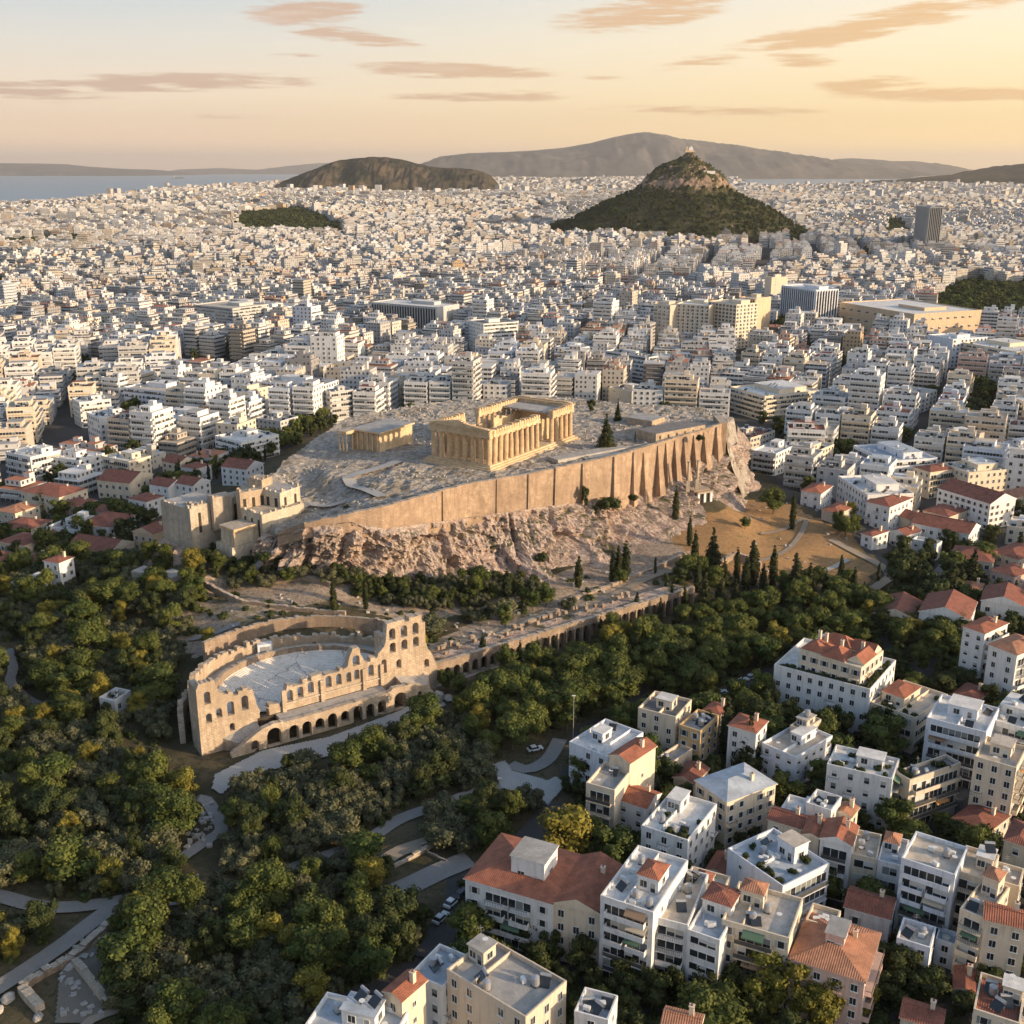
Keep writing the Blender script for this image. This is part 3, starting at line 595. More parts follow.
# ---------------------------------------------------------------- fortification wall
midw = wall_line[8]
FW = thing('fortification_wall', (midw[0], midw[1], midw[2]), 'long tan fortification wall with buttresses along the top of the rock', 'wall',
           fixed='long tan masonry fortification wall with pointed buttresses crowning the south edge of the rock')
def stripwall(mb, pts, th_, m=0, cap=1, jag=0.0, step=1.5, seed=0):
    """pts: x,y,z0,z1 ; outer face on the line, thickness inwards (left of travel)"""
    Q = resample(pts, max(2, int(sum(math.dist(a[:2], b[:2]) for a, b in zip(pts[:-1], pts[1:]))/step)))
    rr = random.Random(seed); u0 = 0
    for a, b in zip(Q[:-1], Q[1:]):
        t = Vector((b[0]-a[0], b[1]-a[1])); L = t.length; t.normalize(); nn = Vector((-t.y, t.x))*th_; j = rr.uniform(-jag, 0)
        p = [(a[0], a[1]), (b[0], b[1]), (b[0]+nn.x, b[1]+nn.y), (a[0]+nn.x, a[1]+nn.y)]; zb = [a[2], b[2], b[2], a[2]]; zt = [a[3]+j, b[3]+j, b[3]+j, a[3]+j]
        B_ = [(p[i][0], p[i][1], zb[i]) for i in range(4)]; T_ = [(p[i][0], p[i][1], zt[i]) for i in range(4)]
        for i in range(4):
            k_ = (i+1) % 4; uv = None
            if i in (0, 2):
                uu = [u0, u0+L] if i == 0 else [u0+L, u0]; uv = [(uu[0], B_[i][2]), (uu[1], B_[k_][2]), (uu[1], T_[k_][2]), (uu[0], T_[i][2])]
            mb.q([B_[i], B_[k_], T_[k_], T_[i]], m, uv)
        mb.q(T_, cap); u0 += L
    return Q
def loc(pts, o): return [(p[0]-o[0], p[1]-o[1], p[2]-o[2], p[3]-o[2]) for p in pts]
org = FW.location
segs = [wall_line[i:j] for i, j in ((0,4),(3,6),(5,8),(7,10),(9,len(wall_line)))]
for k_, sgm in enumerate(segs):
    if k_ == 0: sgm = [(p[0], p[1], p[2]-3, p[3]) for p in sgm]
    else: sgm = [(p[0], p[1], p[2]-3.5, p[3]) for p in sgm]
    dz_ = (.0, .004, .003, .0, .006)[k_]
    m_ = MB(); stripwall(m_, loc([(p[0], p[1], p[2], p[3]) for p in sgm], org), 1.8+dz_*3, 0, 1, .25 if k_ else .8, 1.6, k_); link('wall_section', m_.mesh('wall_section', [FORT, PALE]), FW)
def on_wall(px):
    xs_ = [PXn(p[0], p[1], p[3])[0] for p in wall_line]; 
    for i in range(len(xs_)-1):
        if xs_[i] <= px <= xs_[i+1]:
            t = (px-xs_[i])/(xs_[i+1]-xs_[i]); p = [wall_line[i][k]*(1-t)+wall_line[i+1][k]*t for k in range(4)]; d = Vector((wall_line[i+1][0]-wall_line[i][0], wall_line[i+1][1]-wall_line[i][1])).normalized(); return p, d
    return list(wall_line[-1]), Vector((1, 1)).normalized()
def buttress(px, wid, dep, topdrop, topdep):
    p, d = on_wall(px); nn = Vector((d.y, -d.x)); c = Vector((p[0], p[1])); m_ = MB(); zb = p[2]-3-org.z; zt = p[3]-topdrop-org.z
    a = [c-d*wid/2+nn*dep, c+d*wid/2+nn*dep, c+d*wid/2-nn*.3, c-d*wid/2-nn*.3]; tw = wid*.30
    b = [c-d*tw+nn*topdep, c+d*tw+nn*topdep, c+d*tw-nn*.3, c-d*tw-nn*.3]
    m_.hexa([(q.x-org.x, q.y-org.y, zb) for q in a], [(q.x-org.x, q.y-org.y, zt) for q in b], 0, 1); link('buttress', m_.mesh('buttress', [FORT, PALE]), FW)
for px, wd_, dp, td, tp in [(443,1.6,.7,.3,.5),(497,1.3,.5,.3,.4),(529,1.4,.6,.3,.5),(556,2.0,.8,.0,.7),(583,2.2,1.6,.5,.7),(614,2.2,1.8,.4,.8),(634,2.6,2.2,.8,.6),(645,4.5,3.2,2.2,.4),(659,3.6,3.4,1.2,.4),(667,3.2,3.4,1.2,.4),(676,3.4,3.6,1.3,.4),(685,3.6,3.8,1.3,.4),(695,3.8,3.8,1.3,.4),(705,4.0,3.8,1.4,.4),(717,4.2,3.4,.8,.8)]:
    buttress(px, wd_, dp, td, tp)
m_ = MB(); p, d = on_wall(724); m_.box(p[0]-org.x-2.2, p[1]-org.y-1.2, p[2]-5-org.z, p[0]-org.x+1.2, p[1]-org.y+14, p[3]-org.z+.3, 0, 1); link('corner_tower', m_.mesh('corner_tower', [FORT, PALE]), FW)
# ---------------------------------------------------------------- pierced masonry walls (real openings)
def pierced(L, top, base, ops, t0, t1, m=0, cap=1, step=.5, jag=0.0, seed=1, mb=None):
    """wall in (s, z) from s=0..L between depth t0..t1; top(s); ops=[(centre, half width, sill, spring)] round-headed. Returns MB in (s,t,z)"""
    mb = mb or MB(); rr = random.Random(seed); cuts = set(np.round(np.arange(0, L+1e-6, step), 3).tolist()+[round(L, 3)])
    for c, hw, z0, zs in ops:
        for k in range(9): cuts.add(round(c-hw*math.cos(math.pi*k/8), 3))
    cuts = sorted(x for x in cuts if 0 <= x <= L); cc = [cuts[0]]
    for x in cuts[1:]:
        if x-cc[-1] > .02: cc.append(x)
    cell = {}
    for a, b in zip(cc[:-1], cc[1:]):
        mid = (a+b)/2; act = sorted([o for o in ops if abs(mid-o[0]) < o[1]], key=lambda o: o[2]); key = int(mid/1.4); j = cell.setdefault(key, rr.uniform(-jag, 0))
        ta, tb = top(a)+j, top(b)+j; lo = (base, base)
        def arc(o, s): return o[3]+math.sqrt(max(0, o[1]**2-(s-o[0])**2))
        spans = []
        for o in act:
            spans.append((lo, (o[2], o[2]))); lo = (arc(o, a), arc(o, b))
        spans.append((lo, (ta, tb)))
        for (za, zb), (wa, wb) in spans:
            if max(wa-za, wb-zb) < .03: continue
            B_ = [(a, t0, za), (b, t0, zb), (b, t1, zb), (a, t1, za)]; T_ = [(a, t0, max(wa, za)), (b, t0, max(wb, zb)), (b, t1, max(wb, zb)), (a, t1, max(wa, za))]
            mb.hexa(B_, T_, m, cap)
    return mb
def warp(mb, fn):
    mb.v = [fn(*p) for p in mb.v]; return mb
# ---- arcade wall
Ls = math.dist(ST0[:2], ST1[:2]); su = Vector((ST1[0]-ST0[0], ST1[1]-ST0[1])).normalized(); sb_ = Vector((-su.y, su.x))
ARC = thing('arcade_wall', (ST0[0], ST0[1], 0), 'long ruined arcade', 'arcade', rz=math.atan2(su.y, su.x), fixed='long ruined stone arcade wall with a row of dark arches below the rock')
nb = 33; pitch_ = (Ls-3)/nb
sect = 3
for k in range(sect):
    a, b = Ls*k/sect, Ls*(k+1)/sect; ops = []
    for i in range(nb):
        c = 2+pitch_*(i+.5)
        if a+.2 < c-1.0 and c+1.0 < b-.2: ops.append((c-a, pitch_*.33, 2.2 if c < Ls*.45 else .6, 5.3))
        elif a <= c < b: ops.append((min(max(c-a, 1.1), b-a-1.1), .95, 2.2 if c < Ls*.45 else .6, 5.3))
    mb = pierced(b-a, lambda s: 8.8, -2, ops, 0, 1.5, 0, 1, .8, .35, k+3)
    mb.v = [(p[0]+a, p[1], p[2]) for p in mb.v]; link('arched_wall', mb.mesh('arched_wall', [RUIN, PALE]), ARC)
mb = MB(); mb.box(0, 5.2, -2, Ls, 6.0, 7.3, 0); link('rear_wall', mb.mesh('rear_wall', RUIN), ARC)
mb = MB(); mb.box(0, 1.51, 7.35, Ls, 7.5, 8.05, 0, 1); link('vault_slab', mb.mesh('vault_slab', [RUIN, CLM]), ARC)
mb = MB(); mb.box(-.5, -1.6, -2, Ls*.42, -.02, 1.9, 0, 1); link('plinth', mb.mesh('plinth', [RUIN, PALE]), ARC)
pm = MB(); pm.box(-.3, -.5, -1.5, .3, .02, 6.6, 0, 1)
pme = pm.mesh('pier', [RUIN, PALE])
for i in range(int(nb*.45), nb+1): link('pier', pme, ARC, (2+pitch_*i, 0, 0))
mb = MB(); rr = random.Random(5)
for i in range(60):
    s = rr.uniform(0, Ls*.8); t = rr.uniform(5, 11); q = rr.uniform(.3, .8); mb.box(s-q, t-q*.7, 7.4, s+q, t+q*.7, 8.2+rr.uniform(.2, .7), 0, 1)
stuff(link('rubble', mb.mesh('rubble', [RUIN, PALE]), None, (ST0[0], ST0[1], .3), math.atan2(su.y, su.x)), 'loose stone blocks along the top of the arcade')
# rows of terrace walls behind
def lowwall(pts, h, th_, m=RUIN, label='low rubble wall', jag=.5, cat='wall', z=5.0, lm=None):
    P = [Wd(px, py, z)[:2] for px, py in pts]; P = [Wd(px, py, gz(*p))[:2] for (px, py), p in zip(pts, P)]; P = [Wd(px, py, gz(*p))[:2] for (px, py), p in zip(pts, P)]
    o = P[len(P)//2]; oz = gz(*o); m_ = MB(); stripwall(m_, [(x-o[0], y-o[1], gz(x, y)-1-oz, gz(x, y)+h-oz) for x, y in P], th_, 0, 1, jag, 1.4, int(pts[0][0]))
    ob = link('low_wall', m_.mesh('low_wall', [m, PALE]), None, (o[0], o[1], oz)); reg(ob, label, cat, None, o[0], o[1], oz+h/2, lm=lm); return ob
lowwall([(427,664),(480,645),(520,628),(560,612)], 1.2, 1.4, label='low rubble terrace wall', z=7)
lowwall([(560,606),(610,588),(655,570),(690,556)], 1.4, 1.2, label='low pale terrace wall', z=7)
lowwall([(200,592),(240,604),(300,612),(345,616)], 1.6, 1.2, label='curved low rubble wall', z=12)
lowwall([(262,584),(300,580),(330,590)], 2.2, 1.4, label='short crumbling wall', z=14)
lowwall([(724,590),(712,575),(735,560),(760,570)], 3, 1.2, label='broken corner of rubble wall', z=5)
lowwall([(448,862),(420,848),(470,833),(520,812)], .9, .5, label='thin stone edging wall', z=0)
lowwall([(452,806),(475,796),(492,788)], 1.0, .6, PALE, 'short pale kerb wall', z=0)
lowwall([(395,868),(420,855),(437,845)], 1.1, .7, PALE, 'low cream retaining wall', z=0)
lowwall([(252,893),(300,876),(350,858)], .8, .5, PALE, 'low parapet wall edging the path', z=0)
# bottom-left ruins
lowwall([(24,992),(45,978),(75,962),(95,944),(112,928)], 1.6, 1.6, RUIN, 'thick ruined retaining wall of the walkway', z=0)
lowwall([(72,966),(85,982),(97,998),(107,1010)], 2.0, 1.3, PALE, 'straight pale ruined wall', z=0)
lowwall([(18,994),(26,1004),(36,1014)], 2.0, 1.8, PALE, 'short stump of pale ruined wall', z=0)
lowwall([(76,960),(92,946),(108,938)], 1.0, 1.0, PALE, 'pale ruined wall end', z=0)
for px, py, r in [(70,968,1.7),(78,984,1.2),(8,1000,2.0),(38,1018,1.4),(-2,1012,1.6),(100,990,1.0)]:
    q = Wd(px, py, 0); reg(boulder(q[0], q[1], gz(*q[:2])+.1, r*.62, 1.2, px, m=PALEP), 'pale rounded boulder', 'boulder', 'boulders by the ruined walls', *q)
# ---------------------------------------------------------------- theatre
THO = thing('stone_theatre', (TH0.x, TH0.y, 1.6), 'stone theatre', 'theatre', rz=math.atan2(TU.y, TU.x), fixed='ruined ancient stone theatre with a tall arched facade and pale seating bowl')
def part(name, mb, mats, par): return link(name, mb.mesh(name, mats), par)
Z0 = -2.0
lower_ops = [(6.5,1.1,0,2.2),(12.0,2.0,0,3.4),(17.6,1.35,0,3.2),(21.4,1.35,0,3.2),(25.2,1.3,1.0,3.1),(29.0,1.35,0,3.4),(32.8,1.2,1.0,3.2),(36.8,1.4,0,3.4),(40.6,1.3,0,3.1),(44.3,1.3,0,3.1),(50.2,1.9,0,3.4),(56.5,.7,1.5,3.2)]
def ltop(s):
    return float(np.interp(s, [0, 3, 9, 12, 14, 15, 47, 48, 54, 58, 62], [1.0, 3.0, 6.3, 6.8, 6.8, 6.2, 6.4, 7.4, 7.0, 5.6, 2.0]))
part('lower_arcade', pierced(62, ltop, Z0, lower_ops, 0, 1.6, 0, 1, .8, .25, 2), [LIME, PALE], THO)
mb = MB(); mb.box(10, 6.2, Z0, 47, 6.4, 6.0, 0); part('inner_shadow_wall', mb, DARKH, THO)  # dark sheet added behind the arches, gallery shade painted in its colour
mb = MB(); mb.box(15, 1.6, 5.0, 47, 7.0, 5.9, 0, 1); part('gallery_floor', mb, [LIME, PALEP], THO)
up_ops = [(-3.2,.8,8.5,10.5),(-3.2,.85,14.0,16.8),(-.4,.8,9.2,11.2),(2.8,.95,9.0,12.2),(6.8,.95,9.4,12.8),(2.8,.7,4.4,6.0),(12.0,1.4,4.0,7.2),(19.6,.85,8.4,11.0),(22.7,.85,8.6,11.2),(25.8,.9,9.2,11.8),(31.2,.9,9.4,12.1),(34.3,.85,9.4,12.0),(37.4,.75,9.4,11.8),(39.9,.8,9.6,11.9),(39.9,1.1,13.9,16.0),(44.4,.85,9.4,12.2),(48.6,.85,9.2,12.8),
          (51.6,.95,15.0,17.2),(55.4,1.0,15.0,17.2),(59.2,.95,15.0,17.2),(51.6,1.0,19.0,21.6),(55.4,1.05,19.0,21.6),(59.2,1.0,19.0,21.6),(53.4,.8,9.6,11.6),(62.6,.8,7.6,9.4)]
def utop(s):
    return float(np.interp(s, [-6,-5.4,-1,0,4.6,5,9.2,9.8,10.4,17,17.5,19,36,37.2,38.2,39,40.8,41.6,42.6,46,48.5,49.8,50,61.2,61.6,63,66], [19.6,21.4,20.6,16.5,15.6,15.8,15.8,12.0,9.4,9.0,8.0,13.6,14.8,15.4,18.4,19.4,19.4,18.2,15.4,15.2,17.4,20.5,24.6,25.0,20.5,14.5,8.0]))
sh6 = [(o[0]+6, *o[1:]) for o in up_ops]
mb = pierced(72, lambda s: utop(s-6), Z0, sh6, 0, 2.2, 0, 1, .8, 1.3, 4); mb.v = [(p[0]-6, p[1]+6.4, p[2]) for p in mb.v]; part('facade_wall', mb, [LIME, PALE], THO)
# dividing piers on the upper wall + string course
for s in (17.6, 29.0, 42.0, 47.6): 
    mb = MB(); mb.box(s-.55, 5.7, Z0, s+.55, 6.39, 12.4, 0, 1); part('pilaster', mb, [LIME, PALE], THO)
mb = MB(); mb.box(18, 6.0, 8.0, 49, 6.38, 8.4, 0, 1); part('string_course', mb, [PALE, PALE], THO)
# tower returns
mb = MB(); mb.box(61.4, 8.6, Z0, 63.6, 17, 21, 0, 1); mb.box(61.4, 17, Z0, 63.6, 24, 15, 0, 1); part('tower_return', mb, [LIME, PALE], THO)
mb = MB(); mb.box(49.4, 8.6, Z0, 51.0, 14, 19.5, 0, 1); part('tower_return', mb, [LIME, PALE], THO)
mb = MB(); mb.box(-6, 8.6, Z0, -4.2, 13, 19, 0, 1); mb.box(8.6, 8.6, Z0, 10.2, 15, 12.5, 0, 1); part('tower_return', mb, [LIME, PALE], THO)
# outer and inner ring of the bowl
CC, RA, RB = 28.0, 34.0, 35.0
def ring(a0, a1, ra, rb, t0c, z0, z1f, thick, jag, seed, ops=None, name='rim_wall', mats=None):
    n_ = 120; pts = []
    for i in range(n_+1):
        a = a0+(a1-a0)*i/n_; pts.append((CC+ra*math.cos(a), t0c+rb*math.sin(a), z0, z1f(a)))
    m_ = MB(); stripwall(m_, pts, thick, 0, 1, jag, 1.2, seed); return part(name, m_, mats or [LIME, PALE], THO)
ring(math.pi*.0, math.pi, RA, RB, 9, Z0, lambda a: float(np.interp(a, [0,.5,1.2,2.0,2.5,2.9,3.14], [10.5,11,12,13,14,15.5,17])), 1.6, 1.9, 7)
ring(math.pi*.04, math.pi*.97, RA-5.0, RB-5.5, 9, Z0, lambda a: float(np.interp(a, [0,.8,2.2,2.8,3.1], [8.6,9.6,10.2,10.6,12])), 1.1, .35, 8, name='inner_rim_wall', mats=[RUIN, PALE])
ring(math.pi*.66, math.pi*.93, RA+3.6, RB+3.0, 8, Z0, lambda a: float(np.interp(a, [1.9,2.4,2.7,2.95], [5,8,9.5,6.5])), 1.5, 2.2, 9, name='outer_side_wall', mats=[PALE, LIME])
ring(math.pi*.15, math.pi*.66, RA+6.5, RB+7.5, 9, Z0+8, lambda a: 14.2, 1.0, .6, 19, name='terrace_wall', mats=[RUIN, PALE])
# walkway between rim walls
mb = MB(); n_ = 60
for i in range(n_):
    a, b = math.pi*i/n_, math.pi*(i+1)/n_; r = lambda ang, k: (CC+(RA-k)*math.cos(ang), 9+(RB-k)*math.sin(ang))
    zf = 8.2; p = [r(a, 5.2), r(a, .1), r(b, .1), r(b, 5.2)]; mb.q([(x, y, zf) for x, y in p], 0)
part('upper_walkway', mb, [PALEP], THO)
# seating: concentric steps from the orchestra up to the rim
mb = MB(); NS = 26; n_ = 64
for k in range(NS):
    f0, f1 = k/NS, (k+1)/NS; r0a, r1a = 9+(RA-6.2-9)*f0, 9+(RA-6.2-9)*f1; r0b, r1b = 8+(RB-6.6-8)*f0, 8+(RB-6.6-8)*f1; z = 3.4+4.6*f1; zp = 3.4+4.6*f0
    for i in range(n_):
        a, b = math.pi*i/n_, math.pi*(i+1)/n_; P = lambda ang, ra, rb: (CC+ra*math.cos(ang), 11.5+rb*math.sin(ang)*.93)
        A_, B_, C_, D_ = P(a, r0a, r0b), P(a, r1a, r1b), P(b, r1a, r1b), P(b, r0a, r0b)
        mb.q([(*A_, z), (*B_, z), (*C_, z), (*D_, z)], 0); mb.q([(*A_, zp), (*A_, z), (*D_, z), (*D_, zp)], 0)
def seat_fn(n, b):
    p = geo_co(n); a = n.noise(p, .12, 5, .7); d = n.noise(p, .8, 5, .7); f = n.voro(n.vm('ADD', p, n.vm('MULTIPLY', n.noise(p, .3, 3, .6, 1), (4, 4, 4))), .09, 'DISTANCE_TO_EDGE')
    c = n.mix(n.smooth(a, .35, .7), (.74,.70,.64), (.62,.58,.52)); c = n.mix(n.m('MULTIPLY', n.smooth(d, .5, .7), .5), c, (.28,.25,.21)); return n.mix(n.m('MULTIPLY', n.m('LESS_THAN', f, .012), .6), c, (.2,.17,.14))
SEAT = mat('worn_marble_seating', fn=seat_fn, rough=.9); part('seating', mb, [SEAT], THO)
mb = MB(); mb.box(2, 8.6, -.5, 54, 14, 3.3, 0, 0); part('stage_floor', mb, [SEAT], THO)
mb = MB(); mb.hexa([(2,3,Z0),(9.5,3,Z0),(9.5,6.4,Z0),(0,6.4,Z0)], [(3,3.2,2.0),(9.5,3.2,4.5),(9.5,6.4,5.2),(0,6.4,3.0)], 0, 1); part('side_ramp', mb, [LIME, PALEP], THO)
mb = MB(); mb.hexa([(52,1.5,Z0),(62,1.5,Z0),(64,6.4,Z0),(52,6.4,Z0)], [(52,1.7,6.6),(60,1.7,4.4),(63,6.4,4.8),(52,6.4,7.4)], 0, 1); part('side_ramp', mb, [LIME, PALEP], THO)
for (s, t, h, ww) in [(61.5,-1.5,5.0,1.3),(63.2,.5,3.6,1.6),(59.6,-3.2,2.0,1.4),(65.4,-1.2,1.8,1.8)]:
    x, y = th(s, t); ob = boulder(x, y, gz(x, y)+h*.35, ww, 1, s, 'boulder', PALEP); ob.scale = (1, 1, h/ww*.6); reg(ob, 'upright pale ruined block', 'boulder', 'broken blocks beside the theatre tower', x, y, 3)
bx, by = th(CC-2, 9+RB-1); mb = MB(); mb.box(-2.2, -1.2, 0, 2.2, 1.2, 4.4, 0, 1); ob = link('ticket_cabin', mb.mesh('ticket_cabin', [WALLS['bluewhite'], ROOFS['white']]), None, (bx+1, by-2, 8.8), .35)
mb = MB(); mb.box(-1.5, -1.3, .6, 1.5, -1.2, 3.7, 0); link('panel', mb.mesh('panel', METAL), ob); reg(ob, '', 'cabin', None, bx, by, 10, fixed='small pale blue cabin on the upper rim of the stone theatre')
# ---------------------------------------------------------------- great temple
pN = Vector(Wd(490, 470, 39.6)).to_2d(); pL = Vector(Wd(429, 459, 39.6)).to_2d(); pR = Vector(Wd(571, 438, 39.6)).to_2d()
ex_ = (pN-pL).normalized(); TW = (pN-pL).length; ey_ = Vector((-ex_.y, ex_.x)); TD = (pR-pN).dot(ey_)
TMP = thing('ruined_temple', (pL.x, pL.y, 39.0), 'temple', 'temple', rz=math.atan2(ex_.y, ex_.x), fixed='great roofless columned temple glowing in the sun on top of the rock')
def steps(mb, w_, d, z0, n_, rise, run):
    for i in range(n_): mb.box(-run*(n_-1-i), -run*(n_-1-i), z0+i*rise, w_+run*(n_-1-i), d+run*(n_-1-i), z0+(i+1)*rise, 0, 1)
mb = MB(); mb.box(-3, -3, -4.5, TW+3, TD+3, .2, 0, 1); steps(mb, TW, TD, .2, 3, .65, .9); part('stepped_base', mb, [LIMEP, LIMEP], TMP)
ZB = .2+3*.65; CHt = 10.6
def column_mesh(h, r, sides=20):
    m_ = MB(); n_ = sides
    for z0, z1, r0, r1 in [(0, h*.5, r, r*.94), (h*.5, h*.94, r*.94, r*.80)]:
        for i in range(n_*2):
            k0 = 1-.09*(i % 2); k1 = 1-.09*((i+1) % 2); a, b = 2*math.pi*i/(2*n_), 2*math.pi*(i+1)/(2*n_)
            m_.q([(math.cos(a)*r0*k0, math.sin(a)*r0*k0, z0), (math.cos(b)*r0*k1, math.sin(b)*r0*k1, z0), (math.cos(b)*r1*k1, math.sin(b)*r1*k1, z1), (math.cos(a)*r1*k0, math.sin(a)*r1*k0, z1)])
    m_.cyl(0, 0, h*.94, h*.97, r*.82, r*1.2, 14); m_.box(-r*1.25, -r*1.25, h*.97, r*1.25, r*1.25, h)
    return m_.mesh('column', LIMEP)
cm = column_mesh(CHt, 1.02); cshort = {f: column_mesh(CHt*f, 1.02) for f in (.45, .7)}
ins_ = 1.5; nW, nL = 8, 17; xsW = [ins_+(TW-2*ins_)*i/(nW-1) for i in range(nW)]; ysL = [ins_+(TD-2*ins_)*i/(nL-1) for i in range(nL)]
for x in xsW:
    link('column', cm, TMP, (x, ysL[0], ZB)); link('column', cm, TMP, (x, ysL[-1], ZB))
for i, y in enumerate(ysL[1:-1], 1):
    if i not in (10, 11): link('column', cm, TMP, (xsW[-1], y, ZB))
    if i not in (6, 7): link('column', cm, TMP, (xsW[0], y, ZB))
for x in xsW[2:-2]: link('column', cm, TMP, (x, ysL[-1]-3.6, ZB))
ze = ZB+CHt
def entab(mb, x0, y0, x1, y1, jag=0, seed=1, cor=True):
    """architrave, frieze with raised blocks, cornice along an axis-aligned run"""
    mb.box(x0, y0, ze, x1, y1, ze+1.35, 0, 0); mb.box(x0+.12, y0+.12, ze+1.35, x1-.12, y1-.12, ze+2.7, 0, 0)
    along = (x1-x0) > (y1-y0); L = (x1-x0) if along else (y1-y0); rr_ = random.Random(seed); k = int(L/1.75)
    for i in range(k+1):
        c = (x0 if along else y0)+L*(i+.5)/(k+1); hh = 2.72+(rr_.uniform(0, .75) if jag else .1)
        if along: mb.box(c-.42, y0-.06, ze+1.42, c+.42, y1+.06, ze+hh)
        else: mb.box(x0-.06, c-.42, ze+1.42, x1+.06, c+.42, ze+hh)
    if cor: mb.box(x0-.35, y0-.35, ze+2.85, x1+.35, y1+.35, ze+3.25)
e = 1.15
mb = MB(); entab(mb, ins_-e, ins_-e, TW-ins_+e, ins_+e); part('entablature', mb, [LIMEP], TMP)
mb = MB(); entab(mb, ins_-e, TD-ins_-e, TW-ins_+e, TD-ins_+e); part('entablature', mb, [LIMEP], TMP)
mb = MB(); entab(mb, TW-ins_-e, ins_+e+.36, TW-ins_+e, ysL[9]+.9, 1, 3, False); part('entablature', mb, [LIMEP], TMP)
mb = MB(); entab(mb, TW-ins_-e, ysL[12]-.9, TW-ins_+e, TD-ins_-e-.36, 1, 4, False); part('entablature', mb, [LIMEP], TMP)
mb = MB(); entab(mb, ins_-e, ins_+e+.36, ins_+e, ysL[5]+.9, 1, 5, False); entab(mb, ins_-e, ysL[8]-.9, ins_+e, TD-ins_-e-.36, 1, 6, False); part('entablature', mb, [LIMEP], TMP)
# broken pediments
def pediment(y0, y1, full, seed):
    mb = MB(); rr_ = random.Random(seed); n_ = 26
    for i in range(n_):
        x0 = TW*i/n_; x1 = TW*(i+1)/n_; m = (i+.5)/n_; hfull = 3.3*(1-abs(2*m-1)); h = hfull*full(m)*(1-rr_.uniform(0, .12))
        if h > .15: mb.box(x0, y0, ze+3.25, x1+.001*0, y1, ze+3.25+h)
    part('pediment', mb, [LIMEP], TMP)
pediment(.2, 1.9, lambda m: float(np.interp(m, [0,.12,.3,.5,.62,.8,1], [.9,.8,.75,.72,.5,.35,.6])), 4)
pediment(TD-1.9, TD-.2, lambda m: float(np.interp(m, [0,.15,.3,.7,.85,1], [1,.7,.2,.2,.7,1])), 5)
# cella walls and restored blocks inside
mb = MB(); rr = random.Random(3)
for (x0, x1, ys0, ys1, hh) in [(6.2,7.3,8,TD*.42,9.5),(TW-7.3,TW-6.2,8,TD*.36,9.8),(TW-7.3,TW-6.2,TD*.72,TD-7,10.4),(6.2,7.3,TD*.55,TD-7,10.4)]:
    y = ys0
    mb = MB()
    while y < ys1: mb.box(x0, y, ZB, x1, min(y+2, ys1), ZB+hh-rr.uniform(0, 2.0)); y += 2
    part('chamber_wall', mb, [LIMEP, LIMEP], TMP)
mb = MB()
mb.box(7.31, TD*.40, ZB, TW-7.31, TD*.40+1.2, ZB+6.5); mb.box(6.0, 6.7, ZB, TW-6.0, 7.9, ZB+9.8); mb.box(7.31, TD-8.2, ZB, TW-7.31, TD-7, ZB+10.4)
part('cross_wall', mb, [LIMEP, LIMEP], TMP)
mb = MB(); mb.box(3.0, TD-15, ze+.8, TW-3.0, TD-2.8, ze+1.5); part('roof_slab', mb, [PALEP], TMP)
# ---------------------------------------------------------------- other monuments on the rock
RAISE = 0.0
def block(par, L, Nn, Rr, zt, zb, mats, name='wall', ops_front=None, ops_right=None, jag=0):
    x, y, w_, d, a = lnr(L, Nn, Rr, zt); zt += RAISE; ca, sa = math.cos(a), math.sin(a); o = par.location if par else Vector((x, y, zb))
    mb = MB(); mb.box(-w_/2, -d/2, zb-zt, w_/2, d/2, 0, 0, 1)
    if jag:
        rr_ = random.Random(int(x*10)); k = int(w_/2)+int(d/2)
        for i in range(k):
            if i % 2: q = rr_.uniform(-w_/2+.6, w_/2-.8); mb.box(q, -d/2+.02, 0, q+rr_.uniform(.5, .7), -d/2+.9, rr_.uniform(.3, jag))
            else: q = rr_.uniform(-d/2+.6, d/2-.8); mb.box(w_/2-.9, q, 0, w_/2-.02, q+rr_.uniform(.5, .7), rr_.uniform(.3, jag))
    ob = link(name, mb.mesh(name, mats), par, (x-o.x, y-o.y, zt-o.z) if par else (x, y, zt), a); return ob, (x, y, w_, d, a)
def bays(par, fr, zt, n_, face, wd_, h, drop, name='opening', m=DARKH, off=.05):  # shade of each opening is painted as a dark panel, nothing is cut
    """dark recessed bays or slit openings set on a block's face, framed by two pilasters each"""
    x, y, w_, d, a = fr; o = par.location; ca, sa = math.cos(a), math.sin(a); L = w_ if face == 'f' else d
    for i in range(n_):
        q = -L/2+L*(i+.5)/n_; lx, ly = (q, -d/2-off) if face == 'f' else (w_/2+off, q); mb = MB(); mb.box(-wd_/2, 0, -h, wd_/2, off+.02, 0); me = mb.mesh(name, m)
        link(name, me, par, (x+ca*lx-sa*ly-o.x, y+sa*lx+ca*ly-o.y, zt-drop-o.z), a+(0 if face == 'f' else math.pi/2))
gp = Wd(200, 560, 20); GATE = thing('gateway_ruin', (gp[0], gp[1], 20), '', 'ruin', fixed='pale ruined hilltop gateway of towers and walls at the west end of the rock')
RAISE = 2.2
_, fb = block(GATE, (161,507), (190,515), (207,500), 33.3, 14, [PALE, PALEP], 'bastion', jag=1.2)
_, fb2 = block(GATE, (184,509), (193,512.5), (240,494), 33.8, 18, [PALE, PALE], 'wall', jag=1.5); bays(GATE, fb2, 33.8+2.2, 5, 'r', 1.1, 7.5, 2.8)
_, fb3 = block(GATE, (207,501), (213,504), (219,494), 36, 26, [PALE, PALE], 'turret', jag=.8)
_, fb4 = block(GATE, (236,497), (240,499), (258,490), 38, 22, [LIME, PALE], 'wall', jag=2.0); bays(GATE, fb4, 38+2.2, 3, 'r', 1.2, 8, 2.5)
